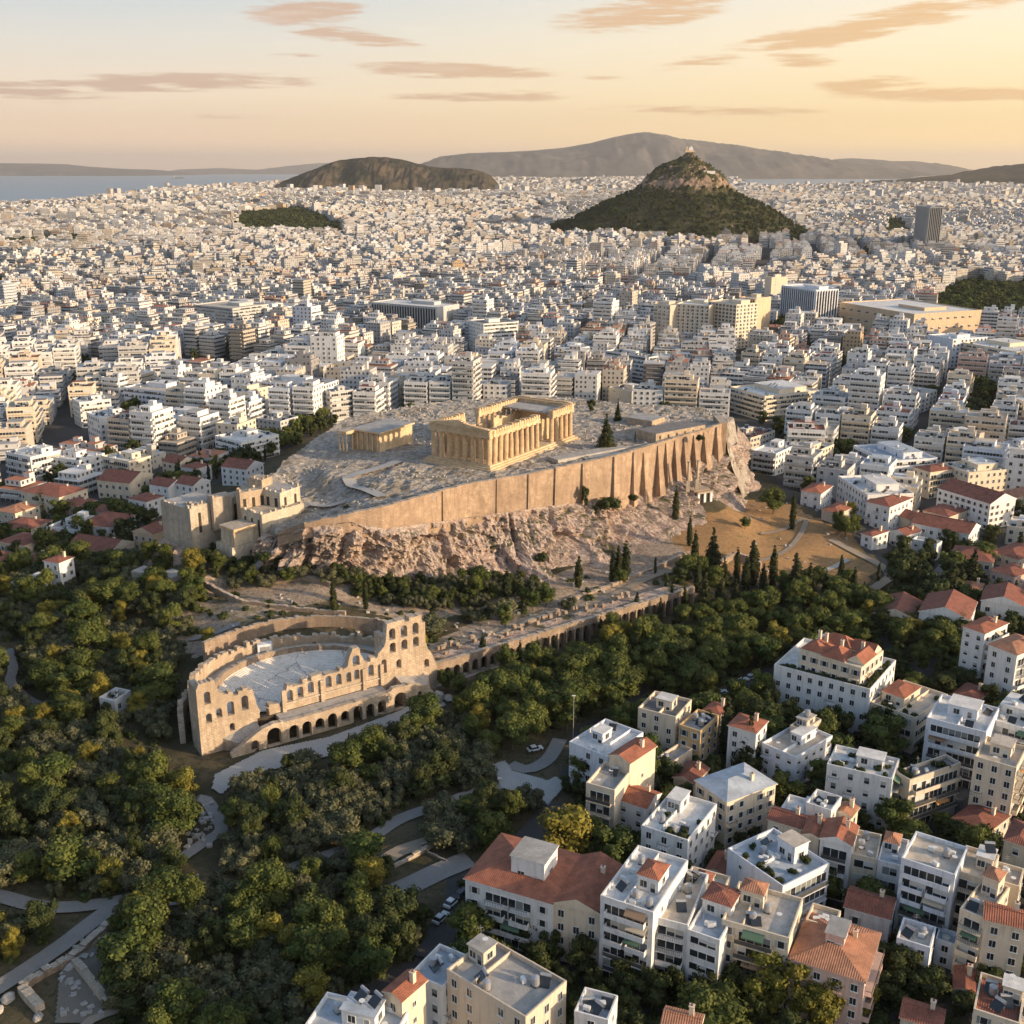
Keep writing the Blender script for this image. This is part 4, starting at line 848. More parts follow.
_, fb5 = block(GATE, (240,491), (280,499), (290,490), 37.5, 24, [CREAMST, PALEP], 'gatehouse', jag=1.5); bays(GATE, fb5, 37.5+2.2, 5, 'f', 1.4, 7.5, 2.2); bays(GATE, fb5, 37.5+2.2, 2, 'r', 1.2, 7, 2.2)
_, fb6 = block(GATE, (242,515), (262,521), (284,503), 32.0, 16, [CREAMST, PALE], 'hall_wall', jag=1.2); bays(GATE, fb6, 32.0+2.2, 3, 'f', 1.1, 6.5, 2.2)
_, fb9 = block(GATE, (247,484), (262,486), (268,481), 40.5, 30, [LIME, PALE], 'turret', jag=1.6)
RAISE = 0.0
mb = MB(); cmn = column_mesh(7.5, .6)
for i in range(5):
    q = Wd(243+i*6.2, 503+i*1.2, 27); link('column', cmn, GATE, (q[0]-gp[0], q[1]-gp[1], 25-20))
q = Wd(228.5,522,24); mb = MB(); mb.cyl(0,0,0,7,.7,.6,10); ob = link('column', mb.mesh('column', PALE), GATE, (q[0]-gp[0], q[1]-gp[1], 5))
NK = thing('small_temple', (*Wd(232, 569, 17)[:2], 17), '', 'temple', fixed='small pale temple standing on its tall bright plinth at the corner of the gateway ruins')
_, n1_ = block(NK, (216,543), (232,549.5), (271,536), 23.4, 10, [CREAMST, PALE], 'plinth')
_, n2_ = block(NK, (215.5,541.5), (232.2,548), (250,536), 23.9, 23.4, [CREAMST, PALE], 'cornice')
_, n3_ = block(NK, (221,527.5), (232.5,531.5), (249,523), 29.6, 23.9, [CREAMST, PALE], 'shrine_chamber')
_, n4_ = block(NK, (218.5,524.5), (233.5,530), (251,521.5), 30.6, 29.6, [LIMEP, PALE], 'roof_entablature')
xx, yy, w_, d, a = n4_; ca, sa = math.cos(a), math.sin(a); cmk = column_mesh(5.7, .36, 12)
for i in range(4):
    lx, ly = -w_/2+.7+(w_-1.4)*i/3, -d/2+.6; link('column', cmk, NK, (xx+ca*lx-sa*ly-NK.location.x, yy+sa*lx+ca*ly-NK.location.y, 23.9-17), a)
bays(NK, n1_, 22, 2, 'f', .8, 4, 2.5, 'slit_window')
gq = Wd(150,560,16); GT = thing('low_tower', (gq[0], gq[1], 14), '', 'tower', fixed='pair of low pale stone towers among trees at the foot of the gateway ruins')
block(GT, (131,571), (152,575), (157,568), 17, 8, [PALE, PALEP], 'tower_block'); block(GT, (158,573), (171,578), (177,570), 18, 8, [PALE, PALEP], 'tower_block', jag=.6)
ERo = Wd(379, 450, 38.5); ER = thing('columned_shrine', (ERo[0], ERo[1], 38.5), '', 'temple', fixed='small oblong sunlit shrine with a columned porch, left of the great temple')
_, e1 = block(ER, (352,429.5), (379,433.5), (405,422), 46.5, 37.5, [LIMEP, PALEP], 'chamber'); 
_, e0 = block(ER, (351,428.5), (379.5,433), (406,421), 47.2, 46.5, [LIMEP, ROOFS['grey']], 'cornice')
xx, yy, w_, d, a = e1; ca, sa = math.cos(a), math.sin(a); ccol = column_mesh(7.2, .38, 12)
for i in range(6):
    lx, ly = -w_/2+.6+(w_-1.2)*i/5, -d/2-.5; link('column', ccol, ER, (xx+ca*lx-sa*ly-ERo[0], yy+sa*lx+ca*ly-ERo[1], .3), a)
_, e2 = block(ER, (337,430.5), (346,432), (352,427), 47, 45.6, [LIMEP, PALE], 'porch_entablature'); xx, yy, w_, d, a = e2; ca, sa = math.cos(a), math.sin(a)
for lx, ly in [(-w_/2+.5, -d/2+.5), (0, -d/2+.5), (w_/2-.5, -d/2+.5), (w_/2-.5, 0), (w_/2-.5, d/2-.5), (-w_/2+.5, d/2-.5)]: link('column', ccol, ER, (xx+ca*lx-sa*ly-ERo[0], yy+sa*lx+ca*ly-ERo[1], .0), a)
MU = thing('museum_building', (*Wd(655, 437, 40)[:2], 40), '', 'building', fixed='long low flat-roofed building on the rock plateau, behind the south wall')
_, mf = block(MU, (637,429), (656,434), (686,420), 44.6, 38, [LIME, ROOFS['dark']], 'wall'); bays(MU, mf, 44.6, 6, 'r', 1.0, 1.4, 1.2, 'window')
_, mf = block(MU, (626,417), (652,421), (660,416), 43.5, 38, [LIME, ROOFS['grey']], 'annex')
PLt = thing('marble_platform', (*Wd(560, 464, 40)[:2], 39.5), '', 'platform', fixed='long low pale platform of stone slabs between the great temple and the dark tree')
block(PLt, (549,457), (558,460), (600,440), 41.0, 37, [PALEP, PALEP], 'slab'); block(PLt, (579,456), (586,459), (606,447), 40.4, 37, [PALEP, PALEP], 'slab')
# pale way across the plateau
def on_plateau(name, pts, w_, m):
    P = [Wd(px, py, 38)[:2] for px, py in pts]
    for _ in range(3): P = [Wd(px, py, float(plateau_h(np.array([p[0]]), np.array([p[1]]))[0]))[:2] for (px, py), p in zip(pts, P)]
    Q = resample(P, 60); T_ = np.gradient(Q, axis=0); T_ /= np.linalg.norm(T_, axis=1)[:, None]; N_ = np.stack([-T_[:, 1], T_[:, 0]], 1)*w_/2
    V_ = np.concatenate([np.c_[Q-N_, plateau_h(Q[:, 0], Q[:, 1])+.75], np.c_[Q+N_, plateau_h(Q[:, 0], Q[:, 1])+.75]]); i = np.arange(59)
    struct(link(name, np_mesh(name, V_, np.stack([i, i+1, i+61, i+60], 1), m)))
on_plateau('path', [(383,498),(352,487),(348,483),(380,469),(400,462)], 4.5, LPAVE); on_plateau('path', [(296,515),(310,505),(330,507),(345,503)], 3.5, PALEP)
# loose blocks scattered on the plateau
mb = MB(); rr = random.Random(9); cnt = 0
while cnt < 650:
    x = rr.uniform(min(KX), max(KX)); y = rr.uniform(min(KY), max(KY))
    if not in_poly(np.array([x]), np.array([y]), POLY)[0]: continue
    if fbm(np.array([x/14]), np.array([y/14]), 3, 2)[0] < .55: continue
    z = float(plateau_h(np.array([x]), np.array([y]))[0]); q = rr.uniform(.18, .5); a = rr.uniform(0, 3); ca, sa = math.cos(a)*q, math.sin(a)*q; k = rr.uniform(.5, 1)
    b_ = [(x-ca+sa*k, y-sa-ca*k), (x+ca+sa*k, y+sa-ca*k), (x+ca-sa*k, y+sa+ca*k), (x-ca-sa*k, y-sa+ca*k)]; mb.hexa([(*p, z-1) for p in b_], [(*p, z+rr.uniform(.3, .8)) for p in b_]); cnt += 1
stuff(link('rubble', mb.mesh('rubble', [PALEP])), 'scattered pale stone blocks over the plateau')
# column monument and portal below the wall
q = Wd(688, 481, 26)
for dx in (0, 3.2):
    mb = MB(); mb.box(-.8,-.8,-4,.8,.8,.8); mb.cyl(0,0,.8,8.2,.55,.45,12); mb.cyl(0,0,8.2,8.9,.45,.9,12)
    ob = link('stone_column', mb.mesh('stone_column', PALE), None, (q[0]+dx*1.3, q[1]+dx*.6, 25.5)); reg(ob, 'pale free-standing column on a ledge', 'column', 'twin columns below the wall', q[0]+dx*1.3, q[1], 29)
from mathutils.bvhtree import BVHTree
CLB = BVHTree.FromPolygons([tuple(v_) for v_ in Vt], [(int(i), int(i)+420, int(i)+421, int(i)+1) for i in i0_cl])
def on_cliff(px, py):
    a = Wd(px, py, 0); o_ = Vector((0, 0, H)); h_ = CLB.ray_cast(o_, (Vector(a)-o_).normalized()); return h_[0] or Vector(Wd(px, py, 20))
hc = on_cliff(703, 506); _w = lnr((696,490), (701,492), (711,487), 25); x, y, w_, d, a = hc.x-1, hc.y+2, _w[2], _w[3], _w[4]; zs_ = hc.z-18.6; PO = thing('rock_portal', (x, y, 14+zs_), '', 'monument', rz=a, fixed='white pillared portal set into the rock face below the wall')
mb = MB(); mb.box(-w_/2-1, -d/2-.3, 4, w_/2-.5, d/2, 11.5, 0, 1); part('rock_wall', mb, [FORT, PALE], PO)
mb = MB(); mb.box(w_/2-.5, -d/2, 4, w_/2+.6, d/2, 10.6, 0, 1); part('recess', mb, [DARKH, PALE], PO)  # solid box, its dark colour paints the shade behind the pillars
for i in range(3):
    mb = MB(); mb.box(w_/2+.6, -d/2+.4+i*(d-1.6)/2, 4.6, w_/2+1.5, -d/2+1.4+i*(d-1.6)/2, 10.4); part('pillar', mb, [WALLS['white']], PO)
mb = MB(); mb.box(w_/2+.5, -d/2+.1, 10.4, w_/2+1.7, d/2, 11.2); part('lintel', mb, [PALE], PO)
# chapel and belvedere on the cone hill
CHm = WALLS['cream']; zc = float(lyc_h(np.array([LYC[0]]), np.array([LYC[1]]))[0]); CH = thing('hilltop_chapel', (LYC[0]-6, LYC[1]-4, zc-3), '', 'chapel', fixed='tiny pale chapel with bell tower on the summit of the wooded cone hill')
mb = MB(); mb.box(0,-5,0,16,5,15,0,1); part('nave', mb, [WALLS['white'], ROOFS['white']], CH); mb = MB(); mb.box(-8,-3,0,-3,3,18,0,1); mb.cyl(-5.5,0,18,22,2.6,.2,8,1); part('bell_tower', mb, [CHm, ROOFS['palettile']], CH)
mb = MB(); mb.cyl(8,0,15,19,4,3.2,12,0); mb.cyl(8,0,19,21.5,3.2,.3,12,0); part('dome', mb, [CHm], CH)
mb = MB(); mb.box(-14,-8,-2,22,9,5,0,1); part('terrace', mb, [WALLS['tan'], ROOFS['beige']], CH); CH.scale = (.62, .62, .62)
mb = MB(); mb.box(0,0,0,30,8,7,0,1); ob = link('belvedere', mb.mesh('belvedere', [WALLS['white'], ROOFS['white']]), None, (LYC[0]+18, LYC[1]-62, float(lyc_h(np.array([LYC[0]+30]), np.array([LYC[1]-60]))[0])-3)); reg(ob, '', 'building', None, LYC[0]+30, LYC[1]-60, 160, fixed='low white terrace building just below the summit of the cone hill')
# ship far out
q = Wd(178, 178.5, -6); SH = thing('cargo_ship', (q[0], q[1], -6), '', 'ship', fixed='tiny dark cargo ship far out on the sea')
mb = MB(); mb.hexa([(-90,-12,0),(90,-12,0),(90,12,0),(-90,12,0)], [(-100,-14,16),(112,-14,20),(112,14,20),(-100,14,16)]); part('hull', mb, [RAIL], SH); mb = MB(); mb.box(-92,-11,16,-62,11,44); part('bridge', mb, [WALLS['grey']], SH)
# ================================================================ city
def city_fn(n, b):
    """plaster with window openings by floor and bay; Col alpha = 0 plain, .5 punched windows, 1 ribbon windows"""
    at = n.n('ShaderNodeAttribute'); at.attribute_name = 'Col'; uv = uv_co(n); sp = n.n('ShaderNodeSeparateXYZ'); n.put(sp.inputs[0], uv)
    u, v = sp.outputs[0], sp.outputs[1]; al = at.outputs['Alpha']
    fl = n.m('DIVIDE', v, 3.1); by = n.m('DIVIDE', u, 2.9); ff, fb = n.m('FRACT', fl), n.m('FRACT', by)
    cell = n.n('ShaderNodeCombineXYZ'); n.put(cell.inputs[0], n.m('FLOOR', by)); n.put(cell.inputs[1], n.m('FLOOR', fl)); wn = n.n('ShaderNodeTexWhiteNoise', noise_dimensions='3D'); n.put(wn.inputs[0], cell.outputs[0]); rnd = wn.outputs[0]
    inr = lambda x, a, b_: n.m('MULTIPLY', n.m('GREATER_THAN', x, a), n.m('LESS_THAN', x, b_))
    rowm = inr(ff, .30, .78); pun = n.m('MULTIPLY', inr(fb, .28, .70), n.m('GREATER_THAN', rnd, .22)); rib = inr(fb, .05, .95)
    k = n.m('MULTIPLY', n.m('ADD', n.m('MULTIPLY', n.m('GREATER_THAN', al, .75), rib), n.m('MULTIPLY', inr(al, .25, .75), pun)), rowm)
    k = n.m('MULTIPLY', k, n.m('GREATER_THAN', v, .4))
    p = geo_co(n); a = n.noise(p, .22, 5, .7); d = n.noise(p, 1.2, 3, .6)
    c = n.mix(n.m('MULTIPLY', a, .5), at.outputs[0], n.mix(1.0, at.outputs[0], (.62,.60,.58), 'MULTIPLY')); c = n.mix(n.m('MULTIPLY', n.smooth(d, .5, .8), .35), c, (.22,.20,.18))
    glass = n.mix(rnd, (.02,.023,.028), (.10,.095,.09)); n.put(b.inputs['Roughness'], n.m('SUBTRACT', .9, n.m('MULTIPLY', k, .55)))
    return n.mix(k, c, glass)
CITY = mat('city_plaster', fn=city_fn, spec=.3)
WC = [(.62,.62,.61),(.68,.68,.67),(.54,.53,.52),(.62,.58,.51),(.52,.47,.40),(.38,.37,.37),(.74,.74,.73),(.52,.56,.61),(.56,.50,.43),(.26,.25,.25),(.60,.44,.27),(.58,.36,.20),(.50,.42,.36)]
WP = np.array([18,18,12,10,6,6,14,6,6,3,.9,.4,3]); WP = WP/WP.sum()
RC = [(.56,.55,.53),(.40,.39,.38),(.68,.67,.65),(.25,.24,.24),(.46,.42,.36),(.44,.18,.10),(.38,.43,.46)]; RP = np.array([24,20,20,9,12,9,4.]); RP = RP/RP.sum()
class Mass:
    def __init__(s): s.r = []
    def add(s, x, y, z0, z1, w_, d, a, c, rc, style): s.r.append((x, y, z0, z1, w_, d, a, *c, *rc, style))
    def build(s, name):
        Rr = np.array(s.r, float); n_ = len(Rr); x, y, z0, z1, w_, d, a = Rr[:, :7].T; ca, sa = np.cos(a), np.sin(a)
        cs = [(-1,-1),(1,-1),(1,1),(-1,1)]; V = np.zeros((n_, 8, 3))
        for i, (p, q) in enumerate(cs):
            lx, ly = p*w_/2, q*d/2; V[:, i, 0] = V[:, i+4, 0] = x+ca*lx-sa*ly; V[:, i, 1] = V[:, i+4, 1] = y+sa*lx+ca*ly; V[:, i, 2] = z0; V[:, i+4, 2] = z1
        f = np.array([[0,1,5,4],[1,2,6,5],[2,3,7,6],[3,0,4,7],[4,5,6,7]]); Fq = (np.arange(n_)[:, None, None]*8+f[None]).reshape(-1, 4)
        C = np.zeros((n_, 5, 4)); C[:, :4, :3] = Rr[:, None, 7:10]; C[:, :4, 3] = Rr[:, 13, None]; C[:, 4, :3] = Rr[:, 10:13]
        U = np.zeros((n_, 5, 4, 2)); hh = (z1-z0); off = np.floor(np.abs(x*3.7+y*1.3))%97*2.9
        for i in range(4):
            L = w_ if i % 2 == 0 else d; U[:, i, 0, 0] = U[:, i, 3, 0] = off; U[:, i, 1, 0] = U[:, i, 2, 0] = off+L; U[:, i, 2, 1] = U[:, i, 3, 1] = hh
        U[:, 4, :, 0] = V[:, 4:, 0]; U[:, 4, :, 1] = V[:, 4:, 1]
        return link(name, np_mesh(name, V.reshape(-1, 3), Fq, CITY, C.reshape(-1, 4), U.reshape(-1, 2)))
# ---------------------------------------------------------------- authored buildings (roof corners read off the photograph: left, near, right)
GR = dict(A=(440,680,2.977), B=(700,600,3.16), C=(700,780,3.16), D=(0,440,3.656), E=(700,260,3.16), F=(300,180,2.56), H=(0,240,2.926), G=(512,0,2.0), J=(600,240,5.12), Z=(0,0,1), K=(820,440,4.657), M=(280,880,3.938))
HB = []    # dicts
def hb(g, L, Nn, Rr, h, wall='white', roof='white', kind='block', **k):
    ox, oy, s = GR[g]; c = lambda p: (ox+p[0]/s, oy+p[1]/s); HB.append(dict(L=c(L), N=c(Nn), R=c(Rr), h=h, wall=wall, roof=roof, kind=kind, **k))
# lower right quarter
hb('A',(75,592),(335,668),(425,525),13,'white','tile','hip',f='balc2',r='win',pent=(.62,.45,.38,.4,4,'grey'),look='long white block under broad tiles')
hb('A',(338,664),(476,697),(560,560),13,'cream','tile','gable',f='win',r='blank',look='narrow cream house with balustrade and terracotta roof')
hb('A',(478,640),(635,692),(735,535),18.5,'white','white','flat',f='balc',r='blank',pent=(.65,.5,.4,.3,3,'tile'),look='tall white block with flat roof and orange-topped stair hut')
hb('A',(640,705),(738,730),(790,575),15.5,'white','beige','flat',f='balc',r='blank',pent=None,look='narrow white block with glazed balconies and bare beige roof')
hb('A',(737,742),(833,775),(885,640),15,'white','blue','flat',f='rib',r='blank',pent=(.5,.7,.9,.4,3,'darktile'),look='narrow white block with three long strip windows')
hb('A',(20,860),(255,1003),(395,905),17,'beige','grey','flat',f='win',r='win',pent=(.12,.62,.2,.3,3,'grey'),look='large beige block with wide grey felt roof')
hb('A',(400,985),(500,1012),(553,945),15,'white','blue','flat',f='win',r='blank',look='small white building with parapet beside the wide grey roof')
hb('M',(100,567),(430,650),(520,520),15,'white','blue','flat',f='win',r='win',pent=(.55,.6,.4,.5,3,'blue'),look='white block with stepped blue-grey roof terraces')
hb('M',(410,440),(480,480),(565,395),17.5,'cream','tile','gable',f='win',r='blank',look='white stair house with small square red roof')
hb('M',(515,365),(640,420),(725,290),14,'white','blue','flat',f='win',r='win',look='low white wing with pale roof and thick parapet')
hb('A',(662,1024),(770,1050),(830,1015),12,'cream','palettile','gable',f='win',r='win',look='cream house with faded tiled roof cut by the bottom edge')
hb('A',(385,183),(500,228),(590,150),13,'bluewhite','white','flat',f='win',r='blank',look='blue-white house with high parapets')
hb('A',(505,225),(565,250),(607,185),16,'cream','tile','gable',f='blank',r='blank',look='slim cream tower house with twin red roof slopes')
hb('A',(435,305),(520,328),(566,262),14,'cream','grey','flat',f='balc',r='blank',look='cream apartment house with sunlit blank flank')
hb('A',(525,355),(615,385),(660,340),9,'white','tile','gable',f='win',r='win',look='two-storey white house with bright terracotta gable roof')
hb('A',(600,432),(738,477),(835,372),13,'white','white','flat',f='win',r='win',pent=(.3,.75,.3,.3,3,'white'),plants=1,look='white corner building with planted roof terrace')
hb('A',(590,82),(702,110),(780,65),12,'cream','dark','flat',f='win',r='win',look='neoclassical cream mansion with dark flat roof')
hb('A',(712,132),(776,152),(832,105),10,'ochre','grey','flat',f='win',r='win',look='small yellow house with grey roof')
hb('A',(785,90),(835,105),(868,80),9,'cream','tile','hip',f='win',r='win',look='small cream house with orange roof behind the yellow house')
hb('A',(695,290),(755,310),(787,262),5,'beige','darktile','gable',f='blank',r='blank',look='low shed with dark red roof')
hb('A',(610,252),(652,270),(742,200),5,'beige','grey','flat',f='blank',r='blank',look='long low outbuilding with flat grey roof')
hb('A',(430,602),(480,617),(515,577),12,'beige','beige','flat',f='blank',r='blank',look='small beige infill building')
hb('B',(-13,572),(85,640),(205,560),12,'cream','blue','hip',f='win',r='win',look='cream villa block with blue-grey metal roof')
hb('B',(90,397),(178,422),(208,383),12,'white','tile','hip',f='win',r='win',look='narrow white villa with hipped orange roof')
hb('B',(196,450),(302,497),(400,420),9,'bluewhite','beige','flat',f='win',r='win',look='low bluish building with wide beige roof')
hb('B',(285,395),(330,412),(372,372),11,'beige','stained','flat',f='blank',r='win',pent=(.5,.5,.6,.5,2.5,'stained'),look='small building with cluttered stained roof')
hb('B',(235,203),(538,282),(725,215),14,'white','white','flat',f='win',r='win',plants=2,look='long white five-storey block with hedge-lined roof garden')
hb('B',(315,158),(510,215),(600,165),19,'cream','tile','multi',f='win',r='win',sub=1,look='cream penthouse villas with terracotta roofs on top of the roof garden')
hb('B',(540,322),(682,372),(790,300),10.5,'cream','beige','flat',f='rib',r='rib',pent=(.3,.5,.5,.5,2.6,'tile'),plants=1,look='low cream wing with patchwork roof of red and white')
hb('B',(832,85),(900,108),(960,70),18,'white','tile','hip',f='win',r='balc',look='tall white apartment tower with orange roof against the trees')
hb('B',(912,142),(1002,176),(1060,130),17,'white','palettile','hip',f='win',r='balc',look='white apartment tower with yellow-orange roof and side balconies')
hb('B',(795,300),(870,325),(940,293),5,'tan','darktile','hip',f='blank',r='blank',look='low building with broad dark red roof')
hb('B',(717,370),(905,418),(965,345),17,'bluewhite','white','flat',f='balc',r='blank',pent=(.5,.6,.5,.4,3,'white'),look='wide blue-white block with three rows of dark balconies')
hb('B',(910,372),(1070,420),(1130,345),15,'white','white','flat',f='balc',r='win',pent=(.4,.6,.6,.5,3,'white'),look='white stepped block with dark balcony rows at the picture edge')
hb('B',(402,517),(608,565),(670,510),14,'white','white','flat',f='win',r='balc',plants=1,pent=(.6,.6,.4,.4,2.6,'white'),look='broad white block with cluttered roof and right-hand balconies')
hb('B',(618,540),(664,568),(755,474),14,'beige','dark','flat',f='blank',r='balc',plants=1,look='dark-roofed block with roof shrubs and five balcony bands')
hb('B',(868,493),(1000,530),(1060,470),19,'cream','beige','flat',f='win',r='balc',pent=(.5,.6,.5,.4,3,'beige'),look='tall cream slab with small square windows')
hb('B',(800,690),(905,738),(990,690),6,'beige','darktile','hip',f='win',r='win',look='low house with crumpled brown tile roof')
hb('C',(250,97),(400,140),(465,95),11,'white','white','flat',f='win',r='win',look='white house with broad pale terrace')
hb('C',(335,70),(415,96),(466,58),15,'white','white','flat',f='win',r='win',sub=1,look='white cubic penthouse with blue windows')
hb('C',(425,100),(478,118),(507,92),12,'cream','palettile','gable',f='blank',r='win',look='tiny cream attic house with orange roof')
hb('C',(215,125),(320,157),(350,120),12,'cream','darktile','gable',f='win',r='blank',look='row house with long dark red roof strip')
hb('C',(325,172),(376,185),(392,130),13,'cream','tile','gable',f='win',r='blank',look='narrow row house with steep red roof')
hb('C',(380,185),(478,210),(500,150),14,'white','tile','gable',f='balc',r='blank',look='white row house with red roof and three balconies')
hb('C',(480,232),(560,250),(590,175),11,'cream','beige','flat',f='rib',r='blank',look='cream row house with bare beige roof')
hb('C',(562,252),(642,272),(673,192),11,'white','blue','flat',f='rib',r='blank',pent=(.15,.7,.6,.4,2.2,'palettile'),look='long low white building with orange hatch on its roof')
hb('C',(88,215),(262,335),(350,225),14,'bluewhite','blue','flat',f='blank',r='balc',plants=1,pent=(.55,.75,.3,.3,4,'beige'),look='blue-white block with blank walls and planted stepped terraces')
hb('C',(637,245),(807,300),(832,207),18,'bluewhite','beige','flat',f='balc',r='blank',pent=None,look='tall blue-white block with dark balcony bands and beige roof')
hb('C',(810,285),(918,318),(942,235),16,'cream','beige','flat',f='balc',r='blank',pent=(.7,.6,.4,.4,3,'white'),look='block with mixed balconies and a small white roof cabin')
hb('C',(70,440),(282,500),(352,380),16,'cream','stained','flat',f='balc2',r='blank',pent=(.3,.72,.35,.3,3,'palettile'),look='cream block with stained mottled roof and orange-capped stair house')
hb('C',(335,440),(425,467),(452,415),13,'cream','beige','flat',f='win',r='blank',look='pale square building with sunlit side wall')
hb('C',(285,565),(520,640),(578,490),12,'pink','palettile','hip',f='win',r='balc',pent=(.5,.55,.25,.35,2.5,'grey'),look='grand old house with large weathered tiled roof')
hb('C',(458,402),(600,442),(628,380),8,'white','darktile','gable',f='win',r='blank',look='long low white house with two-step dark red roof')
hb('C',(622,497),(728,530),(748,465),10,'bluewhite','stained','flat',f='win',r='blank',look='small bluish cube house with speckled grey roof')
hb('C',(822,405),(905,440),(960,330),15,'cream','beige','flat',f='balc',r='win',pent=(.5,.8,.6,.3,4,'palettile'),look='cream stacked block with striped balconies')
hb('C',(900,442),(1035,475),(1060,425),15,'cream','tile','gable',f='win',r='win',look='cream six-storey house with long red roof')
hb('C',(925,312),(1010,337),(1060,290),13,'cream','beige','flat',f='win',r='win',look='pale flat-roofed house with low parapet')
hb('C',(865,722),(1012,770),(1030,650),12,'cream','darktile','flat',f='win',r='win',pent=(.9,.7,.2,.3,3,'cream'),look='cream building whose flat roof is paved dark red')
hb('C',(635,752),(760,792),(825,747),7,'beige','darktile','gable',f='blank',r='blank',look='low house with brown tiled gable and chimney')
hb('C',(962,190),(1040,215),(1070,150),10,'cream','darktile','hip',f='win',r='win',look='cream house with dark tiled roof at the right edge')
hb('C',(805,660),(866,675),(880,610),4,'beige','darktile','gable',f='blank',r='blank',look='small shed with worn red roof')
hb('C',(745,500),(808,520),(820,490),6,'bluewhite','blue','flat',f='win',r='blank',look='low blue-white annex')
hb('C',(20,285),(75,302),(92,240),6,'beige','darktile','gable',f='blank',r='blank',look='small courtyard shed with dark red roof')
hb('C',(-62,340),(62,375),(118,310),12,'cream','beige','flat',f='win',r='blank',pent=(.5,.4,.3,.4,2.6,'darktile'),look='pale building with small dark rooftop cabins')
hb('C',(880,105),(952,130),(985,85),6,'cream','darktile','hip',f='win',r='win',look='low house with patched dark red roof beside the street')
# left village and grove
hb('D',(75,188),(215,212),(280,172),8,'cream','darktile','hip',f='win',r='win',look='long cream house with broad dark red hip roof')
hb('D',(372,58),(470,78),(505,48),15,'cream','white','flat',f='balc',r='win',pent=(.6,.6,.4,.4,3,'white'),look='cream cube block with pinkish balconies')
hb('D',(180,60),(290,75),(345,42),12,'white','white','flat',f='balc',r='win',look='white stepped apartment house')
hb('D',(20,42),(110,62),(175,25),14,'white','white','flat',f='balc',r='balc',look='white terraced block at the left edge')
hb('D',(243,392),(400,415),(452,368),6,'beige','darktile','gable',f='win',r='blank',look='long low barn with dark red roof among trees')
hb('D',(485,335),(560,347),(592,310),8,'tan','darktile','gable',f='win',r='blank',look='stone house with red roof below the bastion')
hb('D',(160,442),(215,452),(240,425),10,'white','darktile','hip',f='win',r='win',look='two-storey white villa with arched windows')
hb('D',(38,520),(110,537),(165,500),6,'bluewhite','grey','flat',f='win',r='win',look='low house with pale flat roof in the grove')
hb('D',(85,435),(138,446),(165,420),6,'cream','darktile','hip',f='win',r='win',look='small cream cottage')
hb('D',(-5,372),(90,387),(128,345),8,'cream','darktile','hip',f='win',r='win',look='broad cream house with twin red roofs')
hb('D',(130,350),(165,358),(190,338),6,'cream','darktile','gable',f='win',r='win',look='little house with red gable')
hb('D',(215,232),(278,245),(305,212),7,'pink','darktile','hip',f='win',r='win',look='pinkish house with red roof')
hb('D',(345,262),(405,272),(430,247),6,'cream','darktile','gable',f='win',r='win',look='low cream house between dark trees')
hb('D',(468,215),(535,228),(560,198),9,'white','darktile','hip',f='win',r='win',look='white house with porch')
hb('D',(545,163),(615,175),(640,148),9,'white','darktile','gable',f='win',r='blank',look='white gabled house')
hb('D',(637,158),(705,170),(735,143),9,'white','darktile','gable',f='win',r='win',look='white house with long red roof')
hb('D',(592,78),(650,90),(680,65),9,'cream','darktile','gable',f='win',r='win',look='cream townhouse')
hb('D',(660,98),(715,108),(740,85),8,'white','darktile','hip',f='win',r='win',look='small white townhouse with dark roof')
hb('D',(808,98),(900,110),(932,82),9,'white','darktile','gable',f='win',r='win',look='white hall with row of dark windows')
hb('D',(-15,258),(55,270),(95,232),6,'cream','palettile','hip',f='win',r='win',look='low house with faded orange roof at the left edge')
hb('D',(-10,318),(110,330),(150,290),6,'beige','darktile','hip',f='blank',r='blank',look='low wide hall under old brown-red tiles')
hb('D',(362,940),(418,952),(478,915),4.5,'white','grey','flat',f='win',r='win',look='white hut with grey roof alone in the grove')
# right side, below the wall
hb('E',(485,585),(600,635),(690,600),14,'bluewhite','blue','flat',f='balc',r='rib',pent=(.5,.6,.7,.4,3,'blue'),look='long blue-white modern block with glazed top floor')
hb('E',(437,682),(530,742),(640,715),14,'white','white','flat',f='win',r='balc',pent=(.5,.6,.5,.5,3,'white'),look='large plain white block with blank left wall')
hb('E',(525,765),(600,782),(665,750),11,'white','darktile','hip',f='win',r='win',look='white villa with dark red hipped roof')
hb('E',(765,640),(850,672),(905,635),14,'cream','beige','flat',f='win',r='win',pent=(.5,.6,.6,.5,3,'white'),look='cream apartment house with white barrel roof room')
hb('E',(675,655),(728,672),(770,650),13,'cream','darktile','hip',f='win',r='balc',look='narrow house with twin red roof and yellow side')
hb('E',(752,722),(918,772),(952,742),12,'white','darktile','gable',f='win',r='win',look='long white wall-like block with thin red roof strip')
hb('E',(670,832),(850,868),(925,850),8,'white','darktile','gable',f='win',r='win',look='long white hall with curved sweep of red roof')
hb('K',(430,460),(545,485),(570,470),7,'white','white','flat',f='win',r='blank',look='low white flat-roofed terrace building')
hb('K',(340,345),(420,375),(470,350),6,'beige','darktile','gable',f='blank',r='blank',look='low pinkish shed with red roof')
hb('K',(480,330),(600,360),(640,315),6,'beige','darktile','hip',f='blank',r='blank',look='courtyard wing with dark red roof')
hb('E',(600,858),(650,873),(670,850),6,'white','darktile','gable',f='win',r='win',look='small white house with red roof beside the road')
hb('E',(510,865),(545,875),(568,850),6,'white','darktile','hip',f='win',r='win',look='tiny white house at the edge of the dry slope')
hb('E',(375,635),(425,650),(460,612),8,'cream','palettile','hip',f='win',r='win',look='cream house with faded roof')
